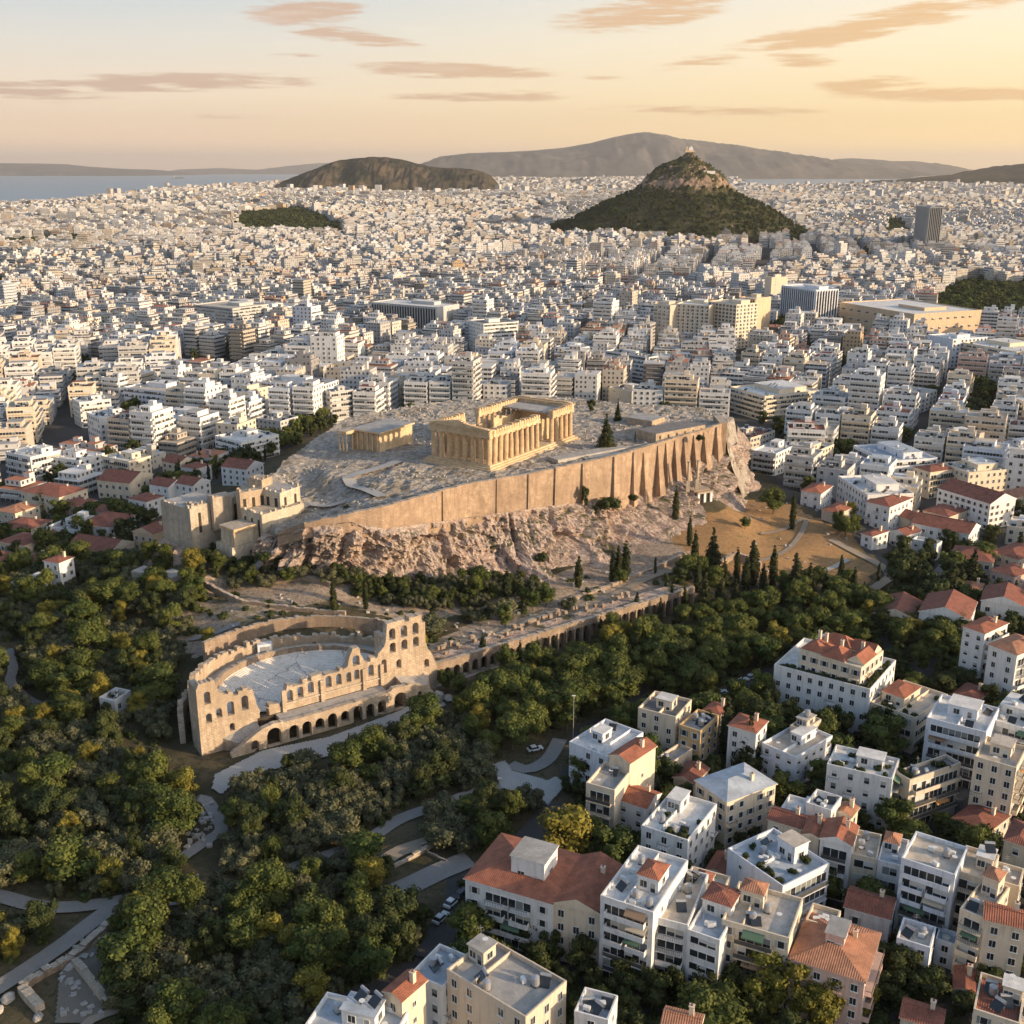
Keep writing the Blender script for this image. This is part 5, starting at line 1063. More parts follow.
hb('E',(165,600),(240,612),(280,575),12,'white','white','flat',f='balc',r='win',look='white house just right of the rock nose')
hb('E',(280,600),(350,612),(385,575),12,'cream','white','flat',f='balc',r='win',look='cream stepped house')
hb('E',(85,548),(160,562),(180,528),12,'beige','darktile','flat',f='win',r='win',look='grey-beige house with red-paved roof')
hb('E',(722,545),(775,560),(818,523),16,'beige','beige','flat',f='balc',r='blank',look='stone-coloured tower block with sunlit flank')
hb('E',(912,578),(990,600),(1050,560),10,'bluewhite','white','flat',f='balc',r='win',look='pale house with wide terraces near the right edge')
hb('E',(957,630),(1010,645),(1060,620),9,'white','palettile','gable',f='win',r='win',look='white house with small orange roof near the right edge')
hb('E',(940,735),(1000,752),(1060,720),8,'cream','palettile','hip',f='win',r='win',look='low hall with orange-brown roofs near the right edge')
hb('E',(335,490),(400,503),(440,465),13,'cream','beige','flat',f='balc',r='win',look='rounded cream building catching the sun')
hb('E',(95,400),(205,430),(275,385),16,'cream','white','flat',f='balc',r='balc',pent=(.5,.6,.7,.5,3,'white'),look='modern cream block wrapped in deep balconies')
hb('E',(320,730),(382,740),(402,712),8,'white','tile','hip',f='win',r='win',look='white house with bright red roof')
hb('E',(385,790),(440,802),(472,773),5,'beige','tile','hip',f='blank',r='blank',look='low house with rusty red roof')
hb('E',(515,428),(640,446),(715,405),12,'white','beige','flat',f='balc',r='win',look='long pale office building in dense blocks')
hb('E',(965,428),(1025,446),(1070,400),22,'cream','white','flat',f='balc',r='win',look='tall cream edge block')
hb('E',(720,235),(800,250),(828,228),23,'bluewhite','white','flat',f='blank',r='win',look='tall blue-grey slab with a blank face')
hb('E',(832,260),(1000,290),(1022,255),20,'cream','white','flat',f='balc',r='win',look='very long pale apartment wall')
hb('K',(790,520),(925,560),(1000,500),7,'cream','darktile','hip',f='win',r='win',look='brown-roofed school hall')
hb('K',(795,605),(905,640),(945,590),8,'pink','darktile','hip',f='win',r='win',look='old house with brown hipped roof near the right edge')
hb('K',(660,690),(740,705),(757,670),4,'beige','palettile','hip',f='blank',r='blank',look='small pavilion with orange roof')
# middle-distance landmarks
hb('F',(182,312),(350,326),(375,314),26,'grey','white','flat',f='fins',r='blank',look='long grey pillared office block')
hb('F',(432,358),(470,368),(535,356),26,'white','dark','flat',f='win',r='rib',look='white cube block with black recessed top')
hb('J',(275,325),(360,335),(385,318),36,'beige','white','flat',f='grid',r='blank',look='brown gridded hotel slab with white core')
hb('J',(390,325),(560,335),(590,312),37,'cream','white','flat',f='grid',r='blank',look='central hotel slab with pinkish grid')
hb('J',(555,312),(700,330),(735,310),39,'cream','beige','flat',f='grid',r='grid',look='tall pale gridded hotel block')
hb('J',(712,292),(800,300),(822,284),42,'tan','white','flat',f='fins',r='blank',look='dark brown hotel slab with vertical fins')
hb('J',(845,185),(880,190),(902,178),34,'cream','white','flat',f='blank',r='blank',look='blank sunlit lift tower')
hb('G',(540,570),(608,580),(635,575),40,'bluewhite','white','flat',f='fins',r='fins',look='blue-grey finned office slab')
hb('G',(656,604),(805,628),(888,612),26,'tan','white','flat',f='win',r='win',look='long peach-coloured palace with regular windows',floors=3)
hb('G',(500,575),(612,582),(640,570),20,'white','white','flat',f='rib',r='rib',look='pale office building with white frame')
hb('G',(810,410),(836,414),(841,411),84,'grey','dark','flat',f='fins',r='fins',look='dark slender office tower standing alone')
hb('H',(395,513),(520,525),(585,495),16,'white','white','flat',f='win',r='rib',look='white five-storey corner block with cream pillars')
hb('H',(252,503),(290,520),(385,505),17,'white','white','flat',f='win',r='win',look='white block with blank bright gable')
hb('H',(210,462),(232,475),(312,458),16,'white','white','flat',f='win',r='balc',look='wide white block with grey window bands')
hb('H',(360,430),(500,445),(586,428),17,'bluewhite','beige','flat',f='rib',r='blank',look='dark-glazed office building with orange gable')
hb('H',(585,480),(592,488),(630,478),15,'orange','white','flat',f='blank',r='blank',look='small bright orange building')
hb('H',(650,440),(698,447),(752,422),19,'cream','white','flat',f='win',r='win',look='cream building with dark slot windows')
hb('H',(750,413),(930,428),(946,405),20,'bluewhite','grey','flat',f='rib',r='win',look='very long pale office block with white bands')
hb('H',(945,438),(965,445),(1020,432),20,'grey','grey','flat',f='rib',r='balc',look='grey stepped office block')
hb('H',(628,572),(705,592),(780,560),12,'white','white','flat',f='rib',r='balc',look='white block with maroon window bands')
hb('H',(745,520),(820,530),(850,512),12,'grey','grey','flat',f='win',r='win',look='grey neoclassical block with regular windows')
hb('H',(565,188),(680,200),(716,180),25,'grey','beige','flat',f='rib',r='rib',look='dark banded round-cornered office building')
hb('H',(742,193),(782,200),(812,183),22,'white','white','flat',f='win',r='rib',look='white block with dark vertical slot')
hb('H',(635,252),(680,262),(708,250),13,'orange','palettile','flat',f='win',r='blank',look='orange building with pale base')
hb('J',(28,565),(250,600),(350,600),19,'white','dark','flat',f='rib',r='rib',look='white office block under a dark flat lid')
hb('F',(653,425),(700,432),(738,425),20,'bluewhite','blue','flat',f='fins',r='rib',look='dark glass office cube')
hb('F',(790,530),(850,540),(880,525),12,'cream','grey','flat',f='blank',r='win',look='smooth cream building with grey roof behind the museum')
# ---- detailed builder
_mc = {}
def winmesh(w_, h, style=0):
    k = ('w', round(w_, 1), round(h, 1), style)
    if k not in _mc:
        m_ = MB(); a, b = w_/2, h; t = .08
        m_.box(-a, -.03, 0, a, 0, b, 0)                                   # glass pane
        if w_ < 2.6:
            m_.box(-a-t, -.10, -t, -a, 0, b+t, 1); m_.box(a, -.10, -t, a+t, 0, b+t, 1); m_.box(-a, -.10, b, a, 0, b+t, 1); m_.box(-a-.15, -.22, -t-.06, a+.15, 0, -.01, 1)
            if style == 1: m_.box(-a-.55, -.09, -.02, -a-t, -.0, b, 2); m_.box(a+t, -.09, -.02, a+.55, 0, b, 2)
            elif style == 2: m_.box(-a, -.06, b*.45, a, -.031, b, 2)
            else: m_.box(-.03, -.07, 0, .03, -.031, b, 1)
        else:
            n_ = max(2, int(w_/1.5))
            for i in range(n_+1): x = -a+w_*i/n_; m_.box(x-.06, -.12, 0, x+.06, -.031, b, 1)
            m_.box(-a, -.12, b, a, 0, b+.1, 1); rr_ = random.Random(int(w_*10)+style)
            for i in range(n_):
                if rr_.random() < .45: x = -a+w_*i/n_; m_.box(x+.07, -.08, rr_.choice([0, b*.35, b*.5]), x+w_/n_-.07, -.035, b, 2)
        _mc[k] = m_.mesh('window', [GLASS, WFRAME, FRAME])
    return _mc[k]
def balmesh(w_, dep, wall, style):
    k = ('b', round(w_, 1), round(dep, 1), wall, style)
    if k not in _mc:
        m_ = MB(); a = w_/2; m_.box(-a, -dep, -.16, a, 0, 0, 0)
        if style == 0: m_.box(-a, -dep, 0, a, -dep+.12, .95, 0); m_.box(-a, -dep+.12, 0, -a+.12, 0, .95, 0); m_.box(a-.12, -dep+.12, 0, a, 0, .95, 0)
        else:
            m_.box(-a, -dep+.02, .92, a, -dep+.1, 1.0, 1); n_ = int(w_/.35)
            for i in range(n_+1): x = -a+.03+(w_-.06)*i/n_; m_.box(x-.03, -dep+.03, 0, x+.03, -dep+.08, .92, 1)
            m_.box(-a, -dep+.1, .92, -a+.06, 0, 1.0, 1); m_.box(a-.06, -dep+.1, .92, a, 0, 1.0, 1)
            if style == 2: m_.box(-a, -dep+.09, .08, a, -dep+.11, .85, 1)
        _mc[k] = m_.mesh('balcony', [WALLS[wall], RAIL])
    return _mc[k]
def awnmesh(w_, i):
    k = ('a', round(w_, 1), i)
    if k not in _mc:
        m_ = MB(); a = w_/2; m_.hexa([(-a,-1.5,-.75),(a,-1.5,-.75),(a,0,-.05),(-a,0,-.05)], [(-a,-1.5,-.68),(a,-1.5,-.68),(a,0,.03),(-a,0,.03)]); m_.box(-a,-1.54,-.95,a,-1.5,-.68); _mc[k] = m_.mesh('awning', AWN[i])
    return _mc[k]
def tankmesh(i):
    if ('t', i) not in _mc:
        m_ = MB()
        if i == 0:   # solar heater: tilted panel and tank
            m_.hexa([(-1,-.8,.1),(1,-.8,.1),(1,.7,1.2),(-1,.7,1.2)], [(-1,-.86,.18),(1,-.86,.18),(1,.64,1.28),(-1,.64,1.28)], 0); m_.limb((-1,.9,1.45),(1,.9,1.45),.32,.32,8,1); m_.box(-.9,.6,0,-.82,.68,1.2,1); m_.box(.82,.6,0,.9,.68,1.2,1)
            me = m_.mesh('solar_heater', [GLASS, METAL])
        elif i == 1: m_.box(-.6,-.35,.15,.6,.35,1.0,0); m_.cyl(-.2,-.36,.3,.8,.0,.0,4,1); m_.box(-.5,-.3,0,-.4,.3,.15,1); m_.box(.4,-.3,0,.5,.3,.15,1); me = m_.mesh('air_conditioner', [WFRAME, RAIL])
        elif i == 2: m_.cyl(0,0,.3,1.8,.7,.7,12,0); m_.cyl(0,0,1.8,2.0,.7,.15,12,0); m_.box(-.6,-.6,0,.6,.6,.3,1); me = m_.mesh('water_tank', [METAL, RAIL])
        elif i == 3: m_.cyl(0,0,0,4.2,.04,.03,5); m_.box(-.7,-.02,3.3,.7,.02,3.36); m_.box(-.5,-.02,3.8,.5,.02,3.86); m_.box(-.02,-.5,3.55,.02,.5,3.6); me = m_.mesh('antenna', METAL)
        elif i == 4: m_.box(-.4,-.4,-1.5,.4,.4,1.3,0); m_.box(-.5,-.5,1.3,.5,.5,1.42,0); m_.cyl(0,0,1.42,1.8,.2,.18,8,1); me = m_.mesh('chimney', [WALLS['cream'], ROOFS['tile']])
        elif i == 5: m_.cyl(0,0,0,.7,.05,.05,5,1); m_.cyl(0,0,.7,.95,.15,.55,12,0); me = m_.mesh('satellite_dish', [WFRAME, METAL])
        _mc[('t', i)] = me
    return _mc[('t', i)]
TN = ['solar_heater','air_conditioner','water_tank','antenna','chimney','satellite_dish']
def roof_mesh(kind, w_, d, h, ov, seed=0):
    m_ = MB(); a, b = w_/2+ov, d/2+ov; s = math.hypot(b, h)
    if kind == 'gable':
        if w_ >= d:
            for sg in (-1, 1):
                P_ = [(-a, sg*b, 0), (a, sg*b, 0), (a, 0, h), (-a, 0, h)]; uv = [(-a, 0), (a, 0), (a, s), (-a, s)]
                if sg > 0: P_ = P_[::-1]; uv = uv[::-1]
                m_.q(P_, 0, uv)
            m_.q([(a,-b,0),(a,b,0),(a,0,h)], 1); m_.q([(-a,b,0),(-a,-b,0),(-a,0,h)], 1); m_.box(-a,-.12,h-.06,a,.12,h+.1,0)
        else:
            s = math.hypot(a, h)
            for sg in (-1, 1):
                P_ = [(sg*a, -b, 0), (sg*a, b, 0), (0, b, h), (0, -b, h)]; uv = [(-b, 0), (b, 0), (b, s), (-b, s)]
                if sg < 0: P_ = P_[::-1]; uv = uv[::-1]
                m_.q(P_, 0, uv)
            m_.q([(-a,-b,0),(a,-b,0),(0,-b,h)], 1); m_.q([(a,b,0),(-a,b,0),(0,b,h)], 1); m_.box(-.12,-b,h-.06,.12,b,h+.1,0)
    else:
        k = min(a, b)*.95
        if a >= b: p, q = (-a+k, 0, h), (a-k, 0, h)
        else: p, q = (0, -b+k, h), (0, b-k, h)
        c = [(-a,-b,0),(a,-b,0),(a,b,0),(-a,b,0)]
        if a >= b: fs = [([c[0],c[1],q,p],0), ([c[1],c[2],q],1), ([c[2],c[3],p,q],0), ([c[3],c[0],p],1)]
        else: fs = [([c[0],c[1],p],0), ([c[1],c[2],q,p],1), ([c[2],c[3],q],0), ([c[3],c[0],p,q],1)]
        for f_, ax in fs: m_.q(f_, 0, [((x if ax == 0 else y), (abs(z)/h*s)) for x, y, z in f_])
    m_.box(-a, -b, -.22, a, b, 0, 1, 1); return m_
leaf_clump = None
def building(sp, i):
    zt = sp['h']; x, y, w_, d, a = lnr(sp['L'], sp['N'], sp['R'], zt)
    for _ in range(2): g = gz(x, y); x, y, w_, d, a = lnr(sp['L'], sp['N'], sp['R'], zt+g)
    h = sp['h']; rr_ = random.Random(i*7+3); nm = 'house' if h <= 10 and sp['kind'] != 'flat' else ('apartment_block' if h > 10.5 else 'building')
    if 'tower' in sp['look']: nm = 'tower_block'
    cat = {'house':'house','apartment_block':'apartment block','building':'building','tower_block':'tower'}[nm]
    root = thing(nm, (x, y, g), sp['look'], cat, 'buildings of the city', a, fixed=None); REG[-1][7] = 1; REG[-1][5] = PXn(x, y, g+h*.6)[1]
    wm = WALLS[sp['wall']]; rm = ROOFS.get(sp['roof'], ROOFS['white']); kind = sp['kind']
    sub = sp.get('sub'); z0 = (sp['h']-5.2) if sub else -2.5
    flat = kind == 'flat'
    m_ = MB(); m_.box(-w_/2, -d/2, z0, w_/2, d/2, h-(.0 if not flat else .9), 0, 1 if flat else 0); link('wall', m_.mesh('wall', [wm, rm]), root)
    scale = PXn(x, y, g)[2]
    if flat:
        m_ = MB(); t = .28; zb = h-.9
        m_.box(-w_/2-.03, -d/2-.03, zb-.25, w_/2+.03, -d/2+t, h, 0); m_.box(-w_/2-.03, d/2-t, zb-.25, w_/2+.03, d/2+.03, h, 0); m_.box(-w_/2-.03, -d/2+t, zb-.25, -w_/2+t, d/2-t, h, 0); m_.box(w_/2-t, -d/2+t, zb-.25, w_/2+.03, d/2-t, h, 0)
        link('parapet', m_.mesh('parapet', wm), root)
    elif kind == 'multi':
        for (fx, fy, fw, fd, hh) in [(-.32,-.2,.34,.5,2.2),(.05,-.25,.36,.5,2.6),(.36,-.1,.26,.55,2.0),(-.15,.28,.5,.4,2.4),(.28,.3,.34,.36,2.2)]:
            rm_ = roof_mesh('hip' if fx < .2 else 'gable', w_*fw, d*fd, hh, .3); link('roof', rm_.mesh('roof', [rm, wm]), root, (w_*fx, d*fy, h+.25+rr_.uniform(0, .3)))
    else:
        hh = min(w_, d)*(.15 if kind == 'hip' else .22); link('roof', roof_mesh(kind, w_, d, hh, .35).mesh('roof', [rm, wm]), root, (0, 0, h+.22))
    # windows and balconies face by face; rear faces kept simple
    def face(style, L, tr, inv=False):
        nfl = sp.get('floors') or max(1, int(round((h-.6)/3.15))); fh = (h-.6)/nfl; big_ = scale > 2.0
        lo = max(0, int((z0+.5)/fh)) if sub else 0
        for f_ in range(lo, nfl):
            zf = fh*f_
            if style in ('win', 'blank'):
                nb_ = max(1, int(L/(3.0 if style == 'win' else 7.5)));
                if not big_: nb_ = min(nb_, 9)
                if style == 'blank' and rr_.random() < .35: continue
                ww = 1.15 if big_ else max(1.1, L/nb_*.42); hh = min(1.6, fh*.5); st = (0,0,1,0,2)[i % 5]
                for b_ in range(nb_):
                    if style == 'blank' and b_ != (i % nb_): continue
                    if style == 'win' and rr_.random() < .06: continue
                    q = -L/2+L*(b_+.5)/nb_; lx, ly, rz = tr(q, 0); link('window', winmesh(ww if style == 'win' else .8, hh if style == 'win' else .9, st if style == 'win' else 0), root, (lx, ly, zf+fh*.32), rz)
                if big_ and style == 'win' and f_ > 0 and nb_ >= 3 and rr_.random() < .45:
                    q = -L/2+L*(rr_.randrange(nb_)+.5)/nb_; lx, ly, rz = tr(q, 0); link('balcony', balmesh(2.6, 1.0, sp['wall'], 1), root, (lx, ly, zf+.1), rz)
            elif style in ('balc', 'balc2'):
                m0 = .6 if style == 'balc' else L*.22; Lb = L-2*m0; lx, ly, rz = tr(0, 0)
                if f_ == 0 and big_:
                    link('window', winmesh(round(Lb), fh*.62, 3), root, (lx, ly, .35), rz); continue
                link('window', winmesh(round(Lb-.6), fh*.62, f_), root, (lx, ly, zf+.25), rz)
                if big_ and rr_.random() < .75 and Lb > 9:
                    k = 2 if rr_.random() < .5 else 1
                    for j in range(k):
                        q = (-Lb/2+Lb*(j+.5)/k) if k > 1 else 0; lx2, ly2, rz = tr(q, 0); link('balcony', balmesh(round(Lb/k-1.0), 1.35, sp['wall'], (i+f_//3) % 3), root, (lx2, ly2, zf+.12), rz)
                else: link('balcony', balmesh(round(Lb), 1.35, sp['wall'], (i+f_//3) % 3 if big_ else 0), root, (lx, ly, zf+.12), rz)
                if big_ and rr_.random() < .4:
                    aw = rr_.uniform(2.2, 4.5); q = rr_.uniform(-Lb/2+aw/2, Lb/2-aw/2) if Lb > aw+1 else 0; lx2, ly2, rz = tr(q, 0); link('awning', awnmesh(round(aw, 0), (i+f_) % 4), root, (lx2, ly2, zf+fh*.92), rz)
                if style == 'balc2':
                    for q in (-L/2+m0*.5, L/2-m0*.5): lx2, ly2, rz = tr(q, 0); link('window', winmesh(1.2, 1.5, 1), root, (lx2, ly2, zf+1.0), rz)
            elif style == 'rib':
                lx, ly, rz = tr(0, 0); link('window', winmesh(round(L-1.6), fh*.5, f_), root, (lx, ly, zf+fh*.34), rz)
            elif style == 'grid':
                nb_ = min(10, max(3, int(L/4)))
                for b_ in range(nb_): q = -L/2+L*(b_+.5)/nb_; lx, ly, rz = tr(q, 0); link('window', winmesh(L/nb_*.66, fh*.62, 0), root, (lx, ly, zf+fh*.2), rz)
        if style == 'fins':
            lx, ly, rz = tr(0, 0); m_ = MB(); m_.box(-L/2+.8, -.1, 1, L/2-.8, 0, h-2, 0); link('glazing', m_.mesh('glazing', GLASS), root, (lx, ly, 0), rz)
            nf = min(26, max(6, int(L/3.2))); m_ = MB(); m_.box(-.45, -.9, 0, .45, -.101, h-1.4, 0); me = m_.mesh('fin', wm)
            for j in range(nf+1): q = -L/2+.8+(L-1.6)*j/nf; lx, ly, rz = tr(q, 0); link('fin', me, root, (lx, ly, .5), rz)
    face(sp['f'], w_, lambda q, o: (q, -d/2, 0)); face(sp['r'], d, lambda q, o: (w_/2, q, math.pi/2))
    if scale > 3: 
        if sp['kind'] != 'multi': face('blank', d, lambda q, o: (-w_/2, q, -math.pi/2))
    # rooftop
    pe = sp.get('pent', 0)
    if pe == 0 and flat and min(w_, d) > 8: pe = (rr_.uniform(.3,.7), rr_.uniform(.45,.7), rr_.uniform(.25,.45), rr_.uniform(.25,.45), 2.8, 'white')
    zr = h-.9
    if pe:
        fx, fy, fw, fd, ph, prm = pe; pw, pd = max(3.0, w_*fw), max(3.0, d*fd); cx, cy = -w_/2+w_*fx, -d/2+d*fy
        cx = min(max(cx, -w_/2+pw/2+.4), w_/2-pw/2-.4); cy = min(max(cy, -d/2+pd/2+.6), d/2-pd/2-.4)
        zb = zr if flat else h; ph = ph+(1.2 if not flat else 0)
        m_ = MB(); m_.box(-pw/2, -pd/2, 0, pw/2, pd/2, ph, 0); po = link('penthouse', m_.mesh('penthouse', wm), root, (cx, cy, zb))
        if 'tile' in prm: link('roof', roof_mesh('hip', pw, pd, 1.0, .25).mesh('roof', [ROOFS[prm], wm]), po, (0, 0, ph+.22))
        else: m_ = MB(); m_.box(-pw/2-.25, -pd/2-.25, ph, pw/2+.25, pd/2+.25, ph+.2, 0, 1); link('roof', m_.mesh('roof', [wm, ROOFS.get(prm, ROOFS['white'])]), po)
        if scale > 1.6:
            link('window', winmesh(1.4, 1.4, 0), po, (-pw*.2, -pd/2, .8)); link('door', winmesh(1.0, 2.0, 2), po, (pw*.25, -pd/2, .1)); link('window', winmesh(1.4, 1.3, 0), po, (pw/2, 0, .9), math.pi/2)
    if flat and scale > 1.2:
        for _ in range(min(18, 4+int(w_*d/32))):
            t = rr_.choice([0,0,1,1,2,3,5]); qx, qy = rr_.uniform(-w_/2+1.4, w_/2-1.4), rr_.uniform(-d/2+1.4, d/2-1.4)
            zz_ = zr
            if pe and abs(qx-cx) < pw/2+1 and abs(qy-cy) < pd/2+1:
                if abs(qx-cx) < pw/2-1 and abs(qy-cy) < pd/2-1 and 'tile' not in pe[5]: zz_ = zr+pe[4]+.2
                else: continue
            link(TN[t], tankmesh(t), root, (qx, qy, zz_), rr_.choice([-.5, 0, .4])-a*0)
        if scale > 2.5 and w_*d > 120:      # low dividing walls and shade frames
            m_ = MB(); q = rr_.uniform(-.2, .2)*w_; m_.box(q-.12, -d/2+.3, 0, q+.12, d/2-.3, .8, 0); link('dividing_wall', m_.mesh('dividing_wall', wm), root, (0, 0, zr))
    if not flat and scale > 1.5 and kind != 'multi': link('chimney', tankmesh(4), root, (w_*.22, d*.18, h+1.4)); 
    if kind == 'multi':
        for q in (-.4, -.28, .02, .3): link('chimney', tankmesh(4), root, (w_*q, d*rr_.uniform(-.1, .2), h+2.2))
    if sp.get('plants'): PLANTS.append((root, w_, d, zr, sp['plants'], i))
    sp['xy'] = (x, y, w_, d, a); return root
PLANTS = []; FOOT = []
for i, sp in enumerate(HB):
    building(sp, i); x, y, w_, d, a = sp['xy']; FOOT.append((x, y, math.hypot(w_, d)/2, w_, d, a))
FA = np.array([f[:3] for f in FOOT])
def foot_hit(x, y, rad, grow=1.5):
    """does a disc touch an authored building?"""
    for (fx_, fy_, fr, w_, d, a) in FOOT:
        dx, dy = x-fx_, y-fy_
        if dx*dx+dy*dy > (fr+rad+grow)**2: continue
        ca, sa = math.cos(a), math.sin(a); lx, ly = abs(dx*ca+dy*sa)-w_/2, abs(-dx*sa+dy*ca)-d/2
        if math.hypot(max(lx, 0), max(ly, 0)) < rad+grow: return True
    return False
# ---------------------------------------------------------------- the rest of the city, block by block
PARKS = [[(228,236),(240,222),(300,217),(346,228),(346,238)], [(925,338),(935,300),(965,288),(1060,292),(1060,338),(980,332)], [(0,244),(60,240),(110,246),(60,250),(0,252)],
         [(775,338),(775,322),(815,318),(838,308),(838,338)], [(725,345),(728,330),(760,326),(760,345)], [(880,240),(884,226),(905,226),(912,240)], [(545,245),(552,228),(568,226),(566,245)], [(-60,300),(-60,282),(10,285),(10,300)],
         [(820,470),(830,452),(850,450),(850,470)], [(958,420),(962,395),(985,390),(990,450),(965,455)], [(1000,330),(1010,300),(1060,300),(1060,345)],
         [(890,600),(905,560),(950,560),(985,590),(985,615),(930,620)],[(440,192),(470,188),(520,190),(500,195)]]
seeds = []; r2 = random.Random(21)
for yy in range(450, 5200, 620):
    for xx in range(-3000, 3001, 700): seeds.append((xx+r2.uniform(-220, 220), yy+r2.uniform(-220, 220), r2.choice([-.55,-.42,-.3,.25,.42,.55,.1,-.15])))
seeds += [(LYC[0]-60, LYC[1]-430, -.22), (LYC[0]-120, LYC[1]-800, -.22), (LYC[0]+180, LYC[1]-650, -.22), (260, 430, -.5), (320, 600, -.45), (-180, 520, -.35), (-260, 430, -.3), (0, 620, -.2)]
SA = np.array(seeds)
def district(x, y): return int(np.argmin((SA[:, 0]-x)**2+(SA[:, 1]-y)**2))
AUTO = []; FARM = Mass(); MIDM = Mass(); GREEN = []
def zone_ok(x, y, z=0, m=0):
    px, py, sc = PXn(x, y, z)
    if y < 330 and px < 1060: return False
    if px < -60 or px > 1084 or py > 700: return False
    if py > 640 and px < 1040: return False
    if in_poly(np.array([px]), np.array([py]), NONCITY)[0]: return False
    for P in PARKS:
        if in_poly(np.array([px]), np.array([py]), P)[0]: return False
    if lyc_h(x, y) > 3: return False
    if py < coast_py(px)+.6: return False
    return True
plx = np.array([p[0] for p in POLY]); ply = np.array([p[1] for p in POLY])
def near_rock(x, y): return bool(in_poly(np.array([x]), np.array([y]), POLY)[0]) or float(dist_poly(np.array([x]), np.array([y]), POLY+[POLY[0]])[0]) < 9
rb = random.Random(4)
def pickc(): return WC[int(np.searchsorted(np.cumsum(WP), rb.random()))], RC[int(np.searchsorted(np.cumsum(RP), rb.random()))]
for di, (sxx, syy, ang) in enumerate(seeds):
    far = syy > 2600; bw, bd, st = (62, 40, 9) if not far else (84, 52, 10); bw, bd, st = (62, 120, 22) if ang == -.22 else (bw, bd, st); ca, sa = math.cos(ang), math.sin(ang); R0 = 760
    vill = False
    for u_ in np.arange(-R0, R0, bw+st):
        for v_ in np.arange(-R0, R0, bd+st):
            bx_, by_ = sxx+ca*u_-sa*v_, syy+sa*u_+ca*v_
            if by_ < 330 or abs(bx_) > .52*by_+60 or district(bx_, by_) != di: continue
            lotw = rb.uniform(13, 17) if not far else rb.uniform(20, 27); nl = max(1, int(bw/lotw)); lw = bw/nl; hm = rb.uniform(15, 22)
            nrow = 5 if ang == -.22 else 2
            for row in range(nrow):
                for k in range(nl):
                    u2, v2 = u_-bw/2+lw*(k+.5), v_+((row+.5)/nrow-.5)*bd*1.04; x, y = sxx+ca*u2-sa*v2, syy+sa*u2+ca*v2
                    if not zone_ok(x, y): continue
                    w_, d = lw*rb.uniform(.86, .995), bd*.92/nrow*rb.uniform(.8, 1)
                    if y < 640 and (near_rock(x, y) or foot_hit(x, y, min(w_, d)*.45)): continue
                    if y >= 640 and (foot_hit(x, y, 7) or (y > 900 and foot_hit(x, y+38, 9) and rb.random() < .9)): continue
                    if rb.random() < (.10 if y < 900 else .045)+(.5 if float(fbm(np.array([x/120+9]), np.array([y/200]), 222, 3)[0]) > .70 and y > 700 else 0): GREEN.append((x, y, w_, d)); continue
                    px, py, sc = PXn(x, y, 0)
                    low = (py > 455 and px < 330) or (py > 520)
                    h = hm+rb.uniform(-4.5, 4.5) if not low else rb.uniform(6, 10)
                    if rb.random() < .03: h += rb.uniform(6, 14)
                    a2 = ang+rb.uniform(-.03, .03)
                    AUTO.append((x, y, w_, d, h, a2, low))
# farther belts: looser boxes up to the coast
for (y0, y1, lw, gap) in [(5000, 9500, 30, 14), (9500, 20500, 62, 40)]:
    yy = y0
    while yy < y1:
        hw_ = .52*yy; xx = -hw_
        while xx < hw_:
            x, y = xx+rb.uniform(-6, 6), yy+rb.uniform(-10, 10); px, py, sc = PXn(x, y, 0)
            if py > coast_py(px)+.5 and not (7000 < y < 8350 and 268 < px < 508 and y > 7600-750) and rb.random() < .8:
                c, rc = pickc(); hh = rb.uniform(12, 26)*(1.9 if rb.random() < .03 else 1); gz_ = float(relief(np.array([x]), np.array([y]))[0]); FARM.add(x, y, gz_-12, gz_+hh, lw*rb.uniform(.6, 1.15), lw*rb.uniform(.6, 1.0), rb.uniform(-.6, .6), c, rc, .5)
            xx += lw+gap*rb.random()
        yy += (lw+gap)*(1.5 if y0 < 9000 else 4.0)
